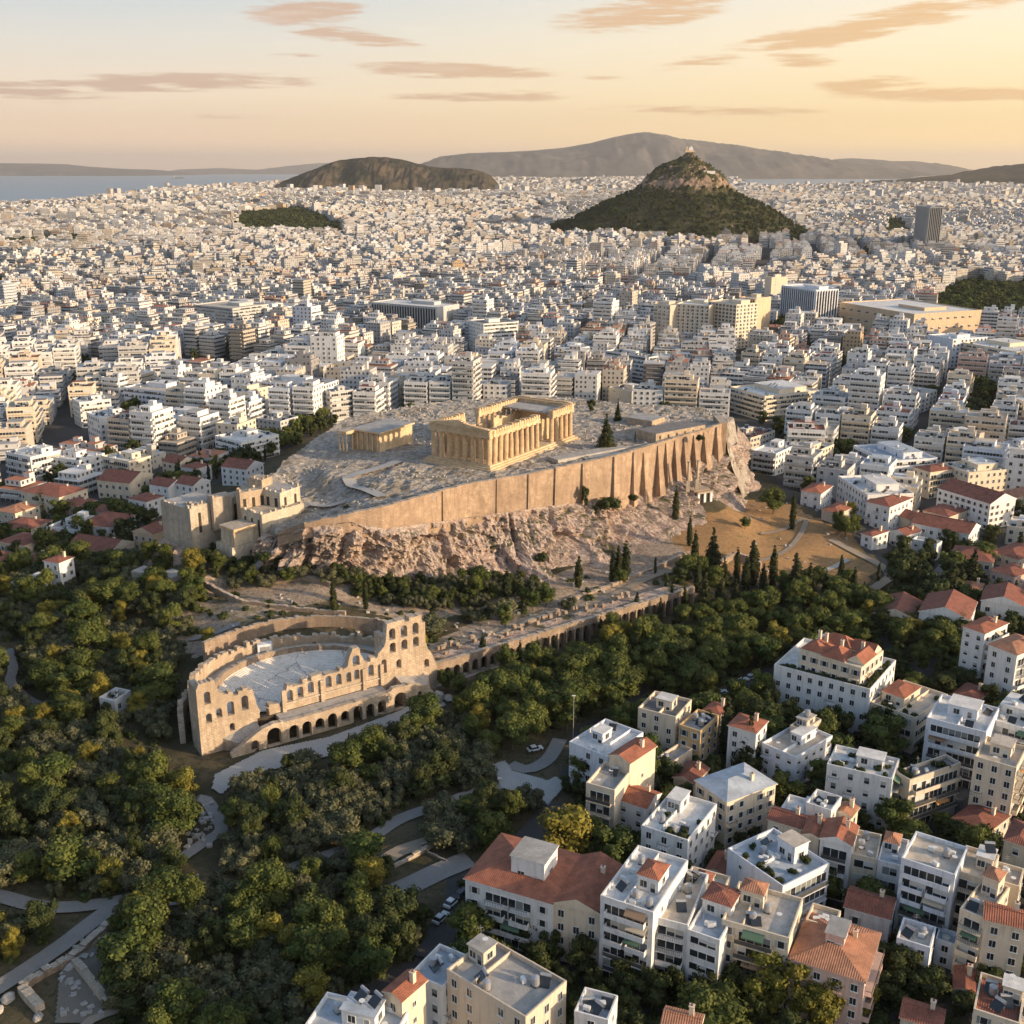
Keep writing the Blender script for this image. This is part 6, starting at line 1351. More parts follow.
# rank by size in the picture: the largest become things of their own, the rest one mass
def score(b):
    px, py, sc = PXn(b[0], b[1], 0)
    if px < -10 or px > 1034: return 0
    if py < 405 and 275 < px < 735 and py > 385: return 0
    return b[2]*b[4]*sc*sc
AUTO.sort(key=score, reverse=True); NIND = max(0, 298-len(HB))
def body(M_, x, y, g, w_, d, h, a, c, rc, detail, tile=False):
    banded = rb.random() < .55; z0 = g-4
    if detail and banded:
        ex_b, ey_b = rb.choice([(.0,2.2),(1.0,1.6),(.2,1.8),(1.4,0)]); M_.add(x, y, z0, g+h, w_-ex_b, d-ey_b, a, c, rc, 1.0); fl_ = int(h/3.1)
        for f_ in range(1, fl_+1):
            M_.add(x, y, g+3.1*f_-.2, g+3.1*f_+(.75 if f_ < fl_ else .4), (w_+.02 if f_ == fl_ else w_-(w_*.3 if (int(x) % 3 == 0) else .0)), d+.01*(f_ % 2), a, c, (rc if f_ == fl_ else c), 0)
    elif detail:
        M_.add(x, y, z0, g+h, w_, d, a, c, rc, .5 if rb.random() < .8 else 1.0)
    else: M_.add(x, y, z0, g+h, w_, d, a, c, rc, .5 if rb.random() < .6 else 1.0)
    ca, sa = math.cos(a), math.sin(a); loc_ = lambda lx, ly: (x+ca*lx-sa*ly, y+sa*lx+ca*ly)
    ztop = g+h+(.75 if detail and banded else 0)
    if rb.random() < .8:
        fw, fd = rb.uniform(.4, .8), rb.uniform(.35, .7); p = loc_(rb.uniform(-.1, .1)*w_, rb.uniform(-.08, .12)*d); M_.add(*p, ztop, ztop+2.9, w_*fw, d*fd, a, c, rc, .5 if detail else 0)
        if rb.random() < .6: q = loc_(rb.uniform(-.25, .25)*w_, rb.uniform(0, .25)*d); M_.add(*q, ztop, ztop+5.2, 3.6, 3.2, a, c, rc, 0)
    if detail:
        for _ in range(rb.randrange(3, 7)): q = loc_(rb.uniform(-.42, .42)*w_, rb.uniform(-.42, .42)*d); s_ = rb.uniform(.7, 1.7); M_.add(*q, ztop, ztop+rb.uniform(1, 2.6), s_, s_*.8, a+rb.uniform(-.4, .4), rb.choice([(.5,.5,.5),(.65,.64,.62),(.2,.2,.2),(.62,.5,.36)]), (.5,.5,.5), 0)
n_ind = 0
LOOKC = {0:'white',1:'bright white',2:'off-white',3:'cream',4:'sand-coloured',5:'grey',6:'bright white',7:'bluish white',8:'pale tan',9:'dark grey',10:'ochre',11:'orange',12:'pinkish beige'}
LOOKR = {0:'pale roof',1:'grey roof',2:'white roof',3:'dark roof',4:'beige roof',5:'red roof',6:'blue-grey roof'}
def facade_parts(root, w_, d, h, banded, wn, rr_):
    fl_ = max(1, int(h/3.1)); fh = h/fl_
    for fi, (L, tr) in enumerate(((w_, lambda q: (q, -d/2, 0)), (d, lambda q: (w_/2, q, math.pi/2)))):
        st = ('balc' if banded else 'win') if fi == 0 else ('balc' if banded and rr_.random() < .5 else 'rib' if rr_.random() < .3 else 'win')
        for f_ in range(fl_):
            zf = fh*f_
            if st == 'win':
                nb_ = max(2, int(L/3.6))
                for b_ in range(nb_):
                    if rr_.random() < .12: continue
                    lx, ly, rz = tr(-L/2+L*(b_+.5)/nb_); link('window', winmesh(1.4, 1.6, 0), root, (lx, ly, zf+1.0), rz)
            else:
                lx, ly, rz = tr(0); link('window', winmesh(round(L-1.4), 1.9 if st == 'balc' else 1.5, f_), root, (lx, ly, zf+(.2 if st == 'balc' else .95)), rz)
                if st == 'balc' and f_ > 0: link('balcony', balmesh(round(L-.4), 1.3, wn, 0), root, (lx, ly, zf+.1), rz)
WNAMES = {0:'white',1:'white',2:'white',3:'cream',4:'beige',5:'grey',6:'white',7:'bluewhite',8:'cream',9:'grey',10:'ochre',11:'orange',12:'pink'}
RNAMES = {0:'beige',1:'grey',2:'white',3:'dark',4:'beige',5:'darktile',6:'blue'}
for idx, b in enumerate(AUTO):
    x, y, w_, d, h, a, low = b; g = gz(x, y) if y < 900 else float(relief(np.array([x]), np.array([y]))[0])
    ci = int(np.searchsorted(np.cumsum(WP), rb.random())); ri = int(np.searchsorted(np.cumsum(RP), rb.random()))
    if low and rb.random() < .75: ri = 5
    if n_ind < NIND and score(b) > 0:
        n_ind += 1; tile = low and ri == 5; banded = rb.random() < .85
        floors = max(1, int(h/3.1)); words = ['','low','two-storey','three-storey','four-storey','five-storey','six-storey','seven-storey','eight-storey','nine-storey','ten-storey','tall','tall','tall'][min(13, floors)]
        look = f"{LOOKC[ci]} {words} {'balconied ' if banded and not low else ''}{'house' if low else 'block'}, {LOOKR[ri]}"
        root = thing('house' if low else 'apartment_block', (x, y, g), look, 'house' if low else 'apartment block', 'buildings of the city', a)
        REG[-1][5] = float(PXn(x, y, g+h*.7)[1]); wn = WNAMES[ci]; rn = RNAMES[ri]; wm, rm = WALLS[wn], ROOFS[rn]; rr_ = random.Random(idx)
        m_ = MB(); m_.box(-w_/2, -d/2, -4, w_/2, d/2, h, 0, 1); link('wall', m_.mesh('wall', [wm, rm]), root)
        if tile: link('roof', roof_mesh(rr_.choice(['gable','hip']), w_, d, min(w_, d)*.2, .4).mesh('roof', [rm, wm]), root, (0, 0, h+.22))
        else:
            m_ = MB(); t = .3; m_.box(-w_/2-.03,-d/2-.03,h-.2,w_/2+.03,-d/2+t,h+.8); m_.box(-w_/2-.03,d/2-t,h-.2,w_/2+.03,d/2+.03,h+.8); m_.box(-w_/2-.03,-d/2+t,h-.2,-w_/2+t,d/2-t,h+.8); m_.box(w_/2-t,-d/2+t,h-.2,w_/2+.03,d/2-t,h+.8); link('parapet', m_.mesh('parapet', wm), root)
            pw, pd = w_*rr_.uniform(.4, .75), d*rr_.uniform(.35, .6); m_ = MB(); m_.box(-pw/2,-pd/2,0,pw/2,pd/2,2.9,0,1); po = link('penthouse', m_.mesh('penthouse', [wm, rm]), root, (rr_.uniform(-.1,.1)*w_, rr_.uniform(0,.12)*d, h)); link('window', winmesh(round(pw*.7), 1.7, idx % 5), po, (0, -pd/2, .5))
            if rr_.random() < .6: m_ = MB(); m_.box(-1.7,-1.5,0,1.7,1.5,2.4); link('stair_housing', m_.mesh('stair_housing', wm), po, (pw*.2, 0, 2.9))
            for _ in range(rr_.randrange(2, 6)): t = rr_.choice([0,0,1,2,3,5]); link(TN[t], tankmesh(t), root, (rr_.uniform(-.4,.4)*w_, -d/2+1.0+rr_.uniform(0, max(.1, d/2-pd/2-1.5)), h), rr_.uniform(-.5,.5))
        facade_parts(root, w_, d, h, banded and not low, wn, rr_)
    else:
        c, rc = WC[ci], RC[ri]; k = rb.uniform(.85, 1.06); k = k*(.88 if y > 1500 else 1)*(.74+.5*float(fbm(np.array([x/160]), np.array([y/220]), 123, 3)[0])); c = tuple(v*k for v in c); rc = tuple(v*(.86 if y > 1500 else .95) for v in rc); px = PXn(x, y, 0)[0]
        body(MIDM if y < 1700 else FARM, x, y, g, w_, d, h, a, c, rc, y < 1700)
o = MIDM.build('city_blocks'); stuff(o, 'dense pale apartment blocks of the middle city'); o = FARM.build('distant_city'); stuff(o, 'hazy mass of far-off white buildings reaching to the sea')
print('AUTO', len(AUTO), 'ind', n_ind, 'mid boxes', len(MIDM.r), 'far boxes', len(FARM.r), 'hb', len(HB))
# ================================================================ trees
def leaf_fn(c1, c2, c3):
    def fn(n, b):
        at = n.n('ShaderNodeAttribute'); at.attribute_name = 'Col'; r = n.n('ShaderNodeObjectInfo').outputs['Random']
        c = n.mix(r, c1, c2); s = n.n('ShaderNodeSeparateColor'); n.put(s.inputs[0], at.outputs[0]); c = n.mix(s.outputs[0], c, c3)
        k = n.n('ShaderNodeCombineColor'); [n.put(k.inputs[i], s.outputs[1]) for i in range(3)]; c = n.mix(1.0, c, k.outputs[0], 'MULTIPLY')
        b.inputs['Roughness'].default_value = .7; b.inputs['Specular IOR Level'].default_value = .15
        tr = n.n('ShaderNodeBsdfTranslucent'); n.put(tr.inputs[0], c); mx = n.n('ShaderNodeMixShader'); mx.inputs[0].default_value = .12
        out = [x for x in n.nt.nodes if x.type == 'OUTPUT_MATERIAL'][0]; n.nt.links.new(b.outputs[0], mx.inputs[1]); n.nt.links.new(tr.outputs[0], mx.inputs[2]); n.nt.links.new(mx.outputs[0], out.inputs[0])
        return c
    return fn
LEAF = {'pine': mat('pine_foliage', fn=leaf_fn((.040,.066,.017), (.070,.088,.022), (.14,.15,.035))), 'olive': mat('olive_foliage', fn=leaf_fn((.052,.064,.036), (.085,.092,.052), (.16,.155,.075))),
        'yellow': mat('yellow_green_foliage', fn=leaf_fn((.13,.135,.026), (.19,.165,.03), (.28,.23,.045))), 'dark': mat('dark_green_foliage', fn=leaf_fn((.032,.048,.016), (.045,.060,.02), (.08,.09,.03))),
        'cypress': mat('cypress_foliage', fn=leaf_fn((.022,.032,.013), (.032,.042,.016), (.06,.06,.022)))}
BARK = mat('tree_bark', fn=lambda n, b: n.mix(n.noise(geo_co(n), 2., 4, .7), (.09,.065,.045), (.20,.16,.12)), rough=1)
r3 = np.random.default_rng(5)
import bmesh
_b = bmesh.new(); bmesh.ops.create_icosphere(_b, subdivisions=1, radius=1); ICOV = np.array([v_.co[:] for v_ in _b.verts]); ICOF = np.array([[v_.index for v_ in f.verts] for f in _b.faces]); _b.free()
def crown(kind, seed, nleaf, lsz):
    """puffs of leaves: returns (V, quads, col) as numpy, base at z=0, roughly unit metres"""
    g = np.random.default_rng(seed); P = []
    if kind == 'pine':
        Hh, Rr = 10.5, 4.6
        for k in range(17): a = g.uniform(0, 6.28); q = g.uniform(0, 1)**.5; z = g.uniform(.35, .93); rr_ = Rr*.72*(1-abs(z-.6)*1.2)*q; P.append((rr_*math.cos(a), rr_*math.sin(a), z*Hh, g.uniform(1.3, 2.3), .8))
    elif kind == 'olive':
        Hh, Rr = 6.6, 3.9
        for k in range(20): a = g.uniform(0, 6.28); q = g.uniform(.1, 1)**.5; z = g.uniform(.22, .82)*(1-.25*q); P.append((Rr*.8*q*math.cos(a), Rr*.8*q*math.sin(a), z*Hh, g.uniform(.8, 1.45), .95))
    elif kind in ('yellow', 'dark'):
        Hh, Rr = 11, 4.4
        for k in range(20): a = g.uniform(0, 6.28); q = g.uniform(.05, 1)**.5; z = g.uniform(.2, .93); w_ = math.sin(math.pi*min(1, z*.92))**.6; P.append((Rr*.72*q*w_*math.cos(a), Rr*.72*q*w_*math.sin(a), z*Hh, g.uniform(1.1, 2.0), .95))
    elif kind == 'cypress':
        Hh = 12
        for k in range(15): z = .05+.93*k/14; r_ = 1.28*math.sin(math.pi*min(1, .14+z*.80))**.8*(1-.42*z); P.append((g.uniform(-.15, .15), g.uniform(-.15, .15), z*Hh, max(.28, r_), 1.25))
    elif kind == 'fir':
        Hh = 12
        for k in range(22): z = .06+.92*k/21; r_ = 3.6*(1-z)+.25; a = k*2.4; P.append((r_*.4*math.cos(a), r_*.4*math.sin(a), z*Hh, max(.4, r_*.68), .75))
    elif kind == 'bush':
        for k in range(7): a = g.uniform(0, 6.28); q = g.uniform(0, 1); P.append((1.1*q*math.cos(a), 1.1*q*math.sin(a), g.uniform(.4, 1.1), g.uniform(.5, .9), .9))
    P = np.array(P); n_ = len(P); area = P[:, 3]**2; cnt = np.maximum(4, (nleaf*area/area.sum()).astype(int)); idx = np.repeat(np.arange(n_), cnt); M_ = len(idx)
    d = g.normal(size=(M_, 3)); d[:, 2] = d[:, 2]*.9+.25; d /= np.linalg.norm(d, axis=1)[:, None]
    rad = P[idx, 3]*g.uniform(.80, 1.10, M_); c = P[idx, :3]+d*np.c_[rad, rad, rad*P[idx, 4]]
    nr = d+g.normal(size=(M_, 3))*.38; nr /= np.linalg.norm(nr, axis=1)[:, None]; t = np.cross(nr, g.normal(size=(M_, 3))); t /= np.linalg.norm(t, axis=1)[:, None]; b_ = np.cross(nr, t)
    s = lsz*g.uniform(.6, 1.25, M_)[:, None]; V = np.stack([c-t*s-b_*s*.7, c+t*s-b_*s*.7, c+t*s*.8+b_*s*.7, c-t*s*.8+b_*s*.7], 1).reshape(-1, 3)
    Fq = np.arange(M_*4).reshape(-1, 4); puff = g.uniform(0, 1, n_)**2*.75; br = g.uniform(.8, 1.15, n_)
    col = np.c_[np.clip(puff[idx]+g.normal(size=M_)*.12, 0, 1), br[idx]*g.uniform(.8, 1.15, M_), np.zeros(M_), np.ones(M_)]
    # inner volume of each puff (triangles written as quads with a repeated corner)
    cv_ = (ICOV[None]*np.c_[P[:, 3], P[:, 3], P[:, 3]*P[:, 4]][:, None, :]*.80+P[:, None, :3]).reshape(-1, 3); cf = (ICOF[None]+(np.arange(n_)*len(ICOV))[:, None, None]).reshape(-1, 3)
    cc = np.repeat(np.c_[puff*.6, br*.8, np.zeros(n_), np.ones(n_)], len(ICOF), 0)
    return V, Fq, col, cv_, cf, cc
def tri_quad(V, Fq, col, cv_, cf, cc):
    """merge to triangles so one array holds all"""
    T = np.concatenate([Fq[:, [0,1,2]], Fq[:, [0,2,3]], cf+len(V)]); return np.concatenate([V, cv_]), T, np.concatenate([col, col, cc])
SPEC = {'pine': ('pine', 'pine', 2200, .235), 'olive': ('olive', 'olive', 1600, .20), 'yellow': ('yellow', 'yellow', 2200, .235), 'dark': ('dark', 'dark', 2200, .235), 'cypress': ('cypress', 'cypress', 800, .22), 'fir': ('fir', 'cypress', 1100, .28), 'bush': ('bush', 'dark', 300, .17)}
NVAR = {'pine': 4, 'olive': 5, 'yellow': 3, 'dark': 3, 'cypress': 2, 'fir': 1, 'bush': 2}
HTS = {'pine': 10.5, 'olive': 6.6, 'yellow': 11, 'dark': 11, 'cypress': 12, 'fir': 12, 'bush': 1.8}
PROTO, PMESH, TMESH, LOD, LOD2 = {}, {}, {}, {}, {}
for kd, (ck, lk, nl_, ls) in SPEC.items():
    for v_ in range(NVAR[kd]):
        A_ = tri_quad(*crown(ck, 100*len(kd)+v_, nl_, ls)); PROTO[kd, v_] = A_; PMESH[kd, v_] = np_mesh('crown', A_[0], A_[1], LEAF[lk], A_[2])
        LOD[kd, v_] = tri_quad(*crown(ck, 100*len(kd)+v_, nl_//4, ls*1.9)); LOD2[kd, v_] = tri_quad(*crown(ck, 100*len(kd)+v_, 60, ls*3.6))
        g_ = random.Random(v_); m_ = MB(); ht = HTS[kd]; m_.limb((0,0,-1.2), (g_.uniform(-.3,.3), g_.uniform(-.3,.3), ht*.45), ht*.032, ht*.02, 7)
        if kd not in ('cypress', 'fir'):
            for j in range(5): a = j*1.3+g_.random(); m_.limb((0,0,ht*(.2+.04*j)), (math.cos(a)*ht*.24, math.sin(a)*ht*.24, ht*(.5+.06*j)), ht*.014, ht*.005, 5)
        else: m_.limb((0,0,ht*.4), (0,0,ht*.9), ht*.02, ht*.005, 6)
        TMESH[kd, v_] = m_.mesh('trunk', BARK)
class TreeMass:
    def __init__(s): s.p = {}
    def add(s, kd, v_, x, y, z, sc, rz, tint, lod): s.p.setdefault((SPEC[kd][1], ), []).append((kd, v_, x, y, z, sc, rz, tint, lod))
    def build(s, name, label):
        mats_ = [LEAF[k] for k in LEAF]; keys = list(LEAF); V, T, C, MI = [], [], [], []; off = 0
        for (lk, ), L in s.p.items():
            for kd, v_, x, y, z, sc, rz, tint, lod in L:
                A_ = (PROTO, LOD, LOD2)[lod][kd, v_]; c_, s_ = math.cos(rz), math.sin(rz); v = A_[0]*np.array([sc[0], sc[0], sc[1]]); v = np.c_[v[:, 0]*c_-v[:, 1]*s_+x, v[:, 0]*s_+v[:, 1]*c_+y, v[:, 2]+z]
                V.append(v.astype('f')); T.append(A_[1]+off); cc = A_[2].copy(); cc[:, 0] = np.clip(cc[:, 0]+tint*.35, 0, 1); cc[:, 1] *= 1+tint*.25; C.append(cc.astype('f')); MI.append(np.full(len(A_[1]), keys.index(lk))); off += len(v)
        o = link(name, np_mesh(name, np.concatenate(V), np.concatenate(T), mats_, np.concatenate(C), mi=np.concatenate(MI))); return stuff(o, label)
CATN = {'pine': ('pine_tree', 'pine tree'), 'olive': ('olive_tree', 'olive tree'), 'yellow': ('broadleaf_tree', 'tree'), 'dark': ('broadleaf_tree', 'tree'), 'cypress': ('cypress_tree', 'cypress'), 'fir': ('conifer_tree', 'conifer'), 'bush': ('bush', 'bush')}
TREES = []    # x, y, z, kind, height, spread factor, hand placed
def put_px(px, py, z=None):
    if z is not None: return (*Wd(px, py, z)[:2], z)
    q = Wd(px, py, 0)[:2]
    for _ in range(5): q = Wd(px, py, gz(*q))[:2]
    return (q[0], q[1], gz(*q))
HAND = [(745,592,'cypress',12,1.1),(762,594,'cypress',10,1.2),(808,600,'cypress',12,1.2),(824,602,'cypress',10,1.1),(852,604,'cypress',12,1.2),(697,592,'cypress',11,1.1),(660,608,'cypress',8,1.1),(600,643,'cypress',8,1.1),(520,668,'cypress',8,1.1),(915,602,'cypress',12,1.2),(970,588,'cypress',13,1.3),(985,604,'cypress',11,1.3),(1012,612,'cypress',12,1.3),
 (675,524,'cypress',14,.9),(689,546,'cypress',10.5,1),(694,568,'cypress',14,.9),(712,571,'fir',15,.75),(752,585,'cypress',15,1.2),(736,583,'cypress',12,.8),(772,587,'cypress',14,1),(794,602,'cypress',16,1.1),(840,584,'cypress',10,.9),(792,529,'cypress',14,.9),
 (655,574,'cypress',6,.8),(704,612,'fir',14,.8),(720,608,'fir',11,.7),(671,613,'cypress',9,.9),(684,617,'cypress',10,1),(507,604,'cypress',11,1.2),(483,668,'cypress',10,1.1),(554,642,'cypress',7,1.1),(636,622,'cypress',9.5,1.1),(578,587,'cypress',10,1.3),
 (612,582,'cypress',11,.9),(618,582,'cypress',12,1),(625,581,'cypress',13,1.1),(334,614,'cypress',13,.9),(366,609,'cypress',12,1.1),(350,767,'cypress',10,.7),(902,594,'cypress',11,1.1),(925,608,'cypress',9,1.6),(948,607,'cypress',14,1.5),(878,581,'cypress',7,.9),
 (958,604,'cypress',12,1.4),(725,754,'cypress',14,1),(936,684,'cypress',10,1.1),(862,606,'cypress',8,1),(885,612,'cypress',8,1),(812,604,'cypress',9,1),(765,606,'fir',9,.7),(735,607,'fir',9,.7),(780,604,'cypress',8,1),
 (566,868,'yellow',15,1.15),(584,790,'pine',11,.9),(773,514,'pine',11,1.2),(763,1006,'yellow',12,1.05),(798,1012,'yellow',12,1),(836,1016,'yellow',11,1.1),(735,1000,'dark',9,1),(815,1030,'yellow',9,1.1),(860,1020,'yellow',8,1),
 (905,992,'dark',9,1.2),(885,975,'dark',8,1.1),(925,1005,'dark',8,1.2),(709,702,'yellow',9,.95),(760,736,'dark',12,1.3),(741,724,'pine',10,1.1),(748,770,'fir',13,1),(839,738,'dark',9,1.1),(877,742,'dark',11,1.2),(895,735,'dark',8,1),(864,812,'dark',10,.8),(795,806,'pine',7,1),(783,803,'pine',8,.9),(812,806,'dark',7,1),
 (668,790,'dark',9,1),(702,744,'dark',10,1),(690,738,'dark',8,1),(494,938,'dark',7,1.1),(478,930,'dark',6,1),(531,952,'dark',7.5,1.2),(551,962,'dark',7,1.1),(584,974,'dark',8,1.1),(620,985,'dark',7,1.2),(641,985,'dark',7.5,1.2),(652,1008,'dark',8,1.3),(678,996,'dark',7,1),(705,1000,'dark',8,1.1),(622,1003,'dark',7,1.2),
 (590,850,'pine',8,1.1),(606,862,'dark',7,1.2),(618,853,'dark',6,1.1),(575,875,'pine',6,1),(196,594,'pine',8,1.4),(208,649,'yellow',7,1),(417,655,'yellow',8.5,1.1),(446,692,'pine',7,1),(458,697,'pine',7,1),(533,611,'pine',7,1),(546,607,'pine',8,1.1),(524,605,'pine',6,1),(535,585,'olive',4,1),
 (620,584,'pine',6,1.1),(569,609,'olive',5,1),(505,628,'pine',8,.8),(478,600,'pine',13,.8),(470,623,'olive',6,1.1),(745,529,'pine',5,1.2),(826,800,'dark',6,1),(845,850,'dark',7,1),(870,858,'dark',6,1),(893,890,'dark',7,1.1),(872,876,'dark',7,1.1),(858,878,'dark',6,1),
 (823,902,'pine',8,1.1),(811,896,'dark',6,1),(784,902,'dark',6,1),(935,925,'dark',8,1),(898,955,'dark',7,1),(968,855,'dark',8,1.2),(950,848,'dark',7,1.2),(975,838,'dark',7,1.1),(940,835,'pine',6,1),(1005,720,'dark',9,1.1),(985,708,'dark',8,1.2),(965,695,'dark',8,1.2),(940,700,'dark',9,1.2),(950,720,'dark',8,1),
 (865,495,'dark',10,1.1),(845,478,'pine',8,1.1),(830,480,'dark',8,1),(790,435,'dark',11,1),(778,437,'dark',13,1.1),(797,440,'dark',11,1),(808,440,'pine',8,1),(762,425,'dark',9,1),(845,537,'pine',9,1.1),(855,534,'pine',8,1),(838,532,'dark',9,1),(850,520,'yellow',8,.9),(810,485,'dark',9,1),(822,490,'pine',8,1),
 (905,560,'dark',10,1.2),(915,575,'dark',10,1.2),(893,572,'dark',9,1.2),(977,572,'pine',12,1.3),(963,560,'dark',9,1.1),(948,552,'dark',10,1.2),(990,545,'dark',9,1.2),(1010,520,'dark',10,1.3),(1018,560,'cypress',12,1.4),(1000,600,'dark',8,1.2),(930,560,'dark',9,1),
 (300,424,'dark',9,1),(295,440,'dark',8,1),(245,460,'dark',8,1.1),(255,465,'dark',8,1),(238,470,'dark',8,1),(260,430,'dark',7,1.2),(225,465,'dark',7,1),(180,490,'dark',9,1),(128,470,'dark',9,1),(120,480,'dark',9,1.1),(82,470,'dark',9,1.1),(60,510,'pine',9,1.2),(78,520,'yellow',8,1.1),(95,520,'pine',9,1.2),(45,510,'dark',9,1.2),(110,515,'pine',8,1),(125,530,'dark',9,1.2),(150,528,'dark',9,1.2),(140,540,'cypress',9,1.1),(133,545,'cypress',8,1),(70,555,'dark',8,1.1),(20,560,'dark',9,1.2),(10,540,'dark',8,1.2),(55,540,'dark',8,1),(30,480,'dark',8,1),(170,500,'dark',7,1),(148,500,'pine',7,1),(125,560,'cypress',10,1)]
for px, py, kd, ht, wf in HAND:
    if kd in ('cypress', 'fir') and 480 < px < 980: ht *= 1.18; wf *= 1.12
    x, y, z = put_px(px, py); TREES.append([x, y, z, kd, ht, wf, 1])
for px, py, z, kd, ht, wf in [(606,449,39.6,'fir',15,.95),(617.6,422,40,'fir',11,.6),(635,442,40.5,'cypress',5,.8),(591,413,40,'dark',7,.8),(585,507,24,'dark',9,.5),(592,512,21,'bush',3,1.6),(607,508,23,'bush',4.5,1.3),(612,505,24,'bush',3.5,1.2),(634,500,24,'bush',3,1),(540,560,13,'bush',3,1.3),(350,512,33,'bush',3,1.2),(262,560,22,'bush',3,1.2),(300,575,15,'bush',3,1.2),(490,548,16,'bush',2.5,1.2),(700,440,41,'bush',2.5,1),(640,437,41,'bush',2,1.2)]:
    x, y, _ = Wd(px, py, z); TREES.append([x, y, z, kd, ht, wf, 1])
REGN = [([(-90,575),(0,585),(55,566),(100,556),(128,568),(150,590),(200,612),(200,632),(185,660),(172,690),(182,730),(212,775),(196,805),(186,840),(180,875),(150,894),(80,900),(0,890),(-90,890)], 'olive pine dark olive olive olive olive yellow pine dark olive'.split(), 5.2),
        ([(118,918),(150,905),(250,893),(345,858),(390,870),(395,900),(428,905),(425,945),(330,998),(295,1024),(270,1060),(112,1060),(112,950)], 'olive olive pine olive dark olive olive yellow pine'.split(), 5.2),
        ([(232,792),(285,772),(335,760),(400,732),(445,715),(478,745),(488,790),(430,800),(372,830),(330,848),(232,868)], 'olive olive olive olive pine dark'.split(), 4.8),
        ([(445,812),(500,795),(545,806),(520,835),(490,870),(470,860),(440,845),(400,846)], 'olive dark olive pine'.split(), 4.8),
        ([(445,700),(560,655),(690,612),(760,592),(850,592),(900,612),(965,640),(958,690),(925,650),(890,632),(790,640),(770,660),(700,700),(640,688),(572,722),(560,735),(500,762),(480,745)], 'pine pine pine dark pine pine pine pine pine yellow'.split(), 6.2),
        ([(180,594),(215,590),(250,598),(330,604),(440,604),(500,600),(545,600),(545,610),(480,622),(420,632),(380,626),(300,618),(250,620),(200,616)], 'dark olive dark olive pine dark'.split(), 4.6),
        ([(-60,925),(30,918),(60,925),(20,955),(-60,985)], 'olive dark yellow'.split(), 5.5),
        ([(230,1060),(290,1010),(330,1000),(310,1030),(290,1060)], 'dark olive'.split(), 5.5),
        ([(640,600),(700,578),(760,590),(700,606)], 'dark fir pine'.split(), 7),
        ([(890,600),(905,570),(960,560),(985,590),(975,615),(930,612)], 'dark pine dark'.split(), 7.5),
        ([(755,690),(780,690),(800,720),(760,730)], 'dark pine'.split(), 7),
        ([(600,690),(640,690),(640,705),(600,720)], 'pine dark'.split(), 6.5),
        ([(400,640),(470,632),(520,615),(520,628),(440,650)], 'olive'.split(), 12),
        ([(165,502),(255,468),(300,443),(345,420),(338,408),(290,424),(240,452),(160,492)], 'dark dark pine cypress'.split(), 6.5),
        ([(440,905),(560,800),(600,720),(760,640),(1060,600),(1060,1050),(440,1050)], 'dark dark pine dark'.split(), 6.0),
        ([(-60,540),(0,545),(55,520),(110,510),(135,520),(135,560),(60,566),(0,582),(-60,585)], 'dark pine dark cypress'.split(), 7.5)]
PX_ALL = [(np.array(Q), hw_) for Q, hw_ in PATHS]
def blocked(x, y, r):
    for Q, hw_ in PX_ALL:
        if abs(Q[:, 0]-x).min() > 30: continue
        if float(dist_poly(np.array([x]), np.array([y]), [tuple(q) for q in Q[::2]])[0]) < hw_+r: return True
    for P in PLAZAS:
        if in_poly(np.array([x]), np.array([y]), P)[0]: return True
    v_ = Vector((x, y))-TH0; s, t = v_.dot(TU), v_.dot(TB)
    if -14 < s < 70 and -13 < t < 52: 
        if ((s-28)/42)**2+((t-8)/46)**2 < 1 or (t < 14 and t > -13): return True
    dx, dy = x-ST0[0], y-ST0[1]; s, t = dx*su.x+dy*su.y, -dx*su.y+dy*su.x
    if -3 < s < Ls+2 and -5 < t < 7: return True
    return foot_hit(x, y, r*.7, .5)
HUT = put_px(115, 708)
def veil(x, y):
    '''would foliage here stand in front of a path, forecourt or low building?'''
    for Q, hw_ in PX_ALL:
        if abs(Q[:, 0]-x).min() > 30: continue
        if float(dist_poly(np.array([x]), np.array([y]), [tuple(q) for q in Q[::2]])[0]) < hw_: return True
    for P in PLAZAS:
        if in_poly(np.array([x]), np.array([y]), P)[0]: return True
    if math.hypot(x-HUT[0], y-HUT[1]) < 8: return True
    dx, dy = x-ST0[0], y-ST0[1]; s, t = dx*su.x+dy*su.y, -dx*su.y+dy*su.x
    if -3 < s < Ls+2 and -3 < t < 4: return True
    v_ = Vector((x, y))-TH0; s, t = v_.dot(TU), v_.dot(TB)
    return -14 < s < 66 and -4 < t < 20
def veil_arc(x, y):
    dx, dy = x-ST0[0], y-ST0[1]; s, t = dx*su.x+dy*su.y, -dx*su.y+dy*su.x
    return -3 < s < Ls+2 and -3 < t < 4
gcell = {}
def pois(x, y, r, add=True):
    i, j = int(x//6), int(y//6)
    for a in range(i-1, i+2):
        for b in range(j-1, j+2):
            for (u_, v_) in gcell.get((a, b), ()):
                if (u_-x)**2+(v_-y)**2 < r*r: return False
    if add: gcell.setdefault((i, j), []).append((x, y))
    return True
for t in TREES: pois(t[0], t[1], 0.1)
rt = random.Random(31)
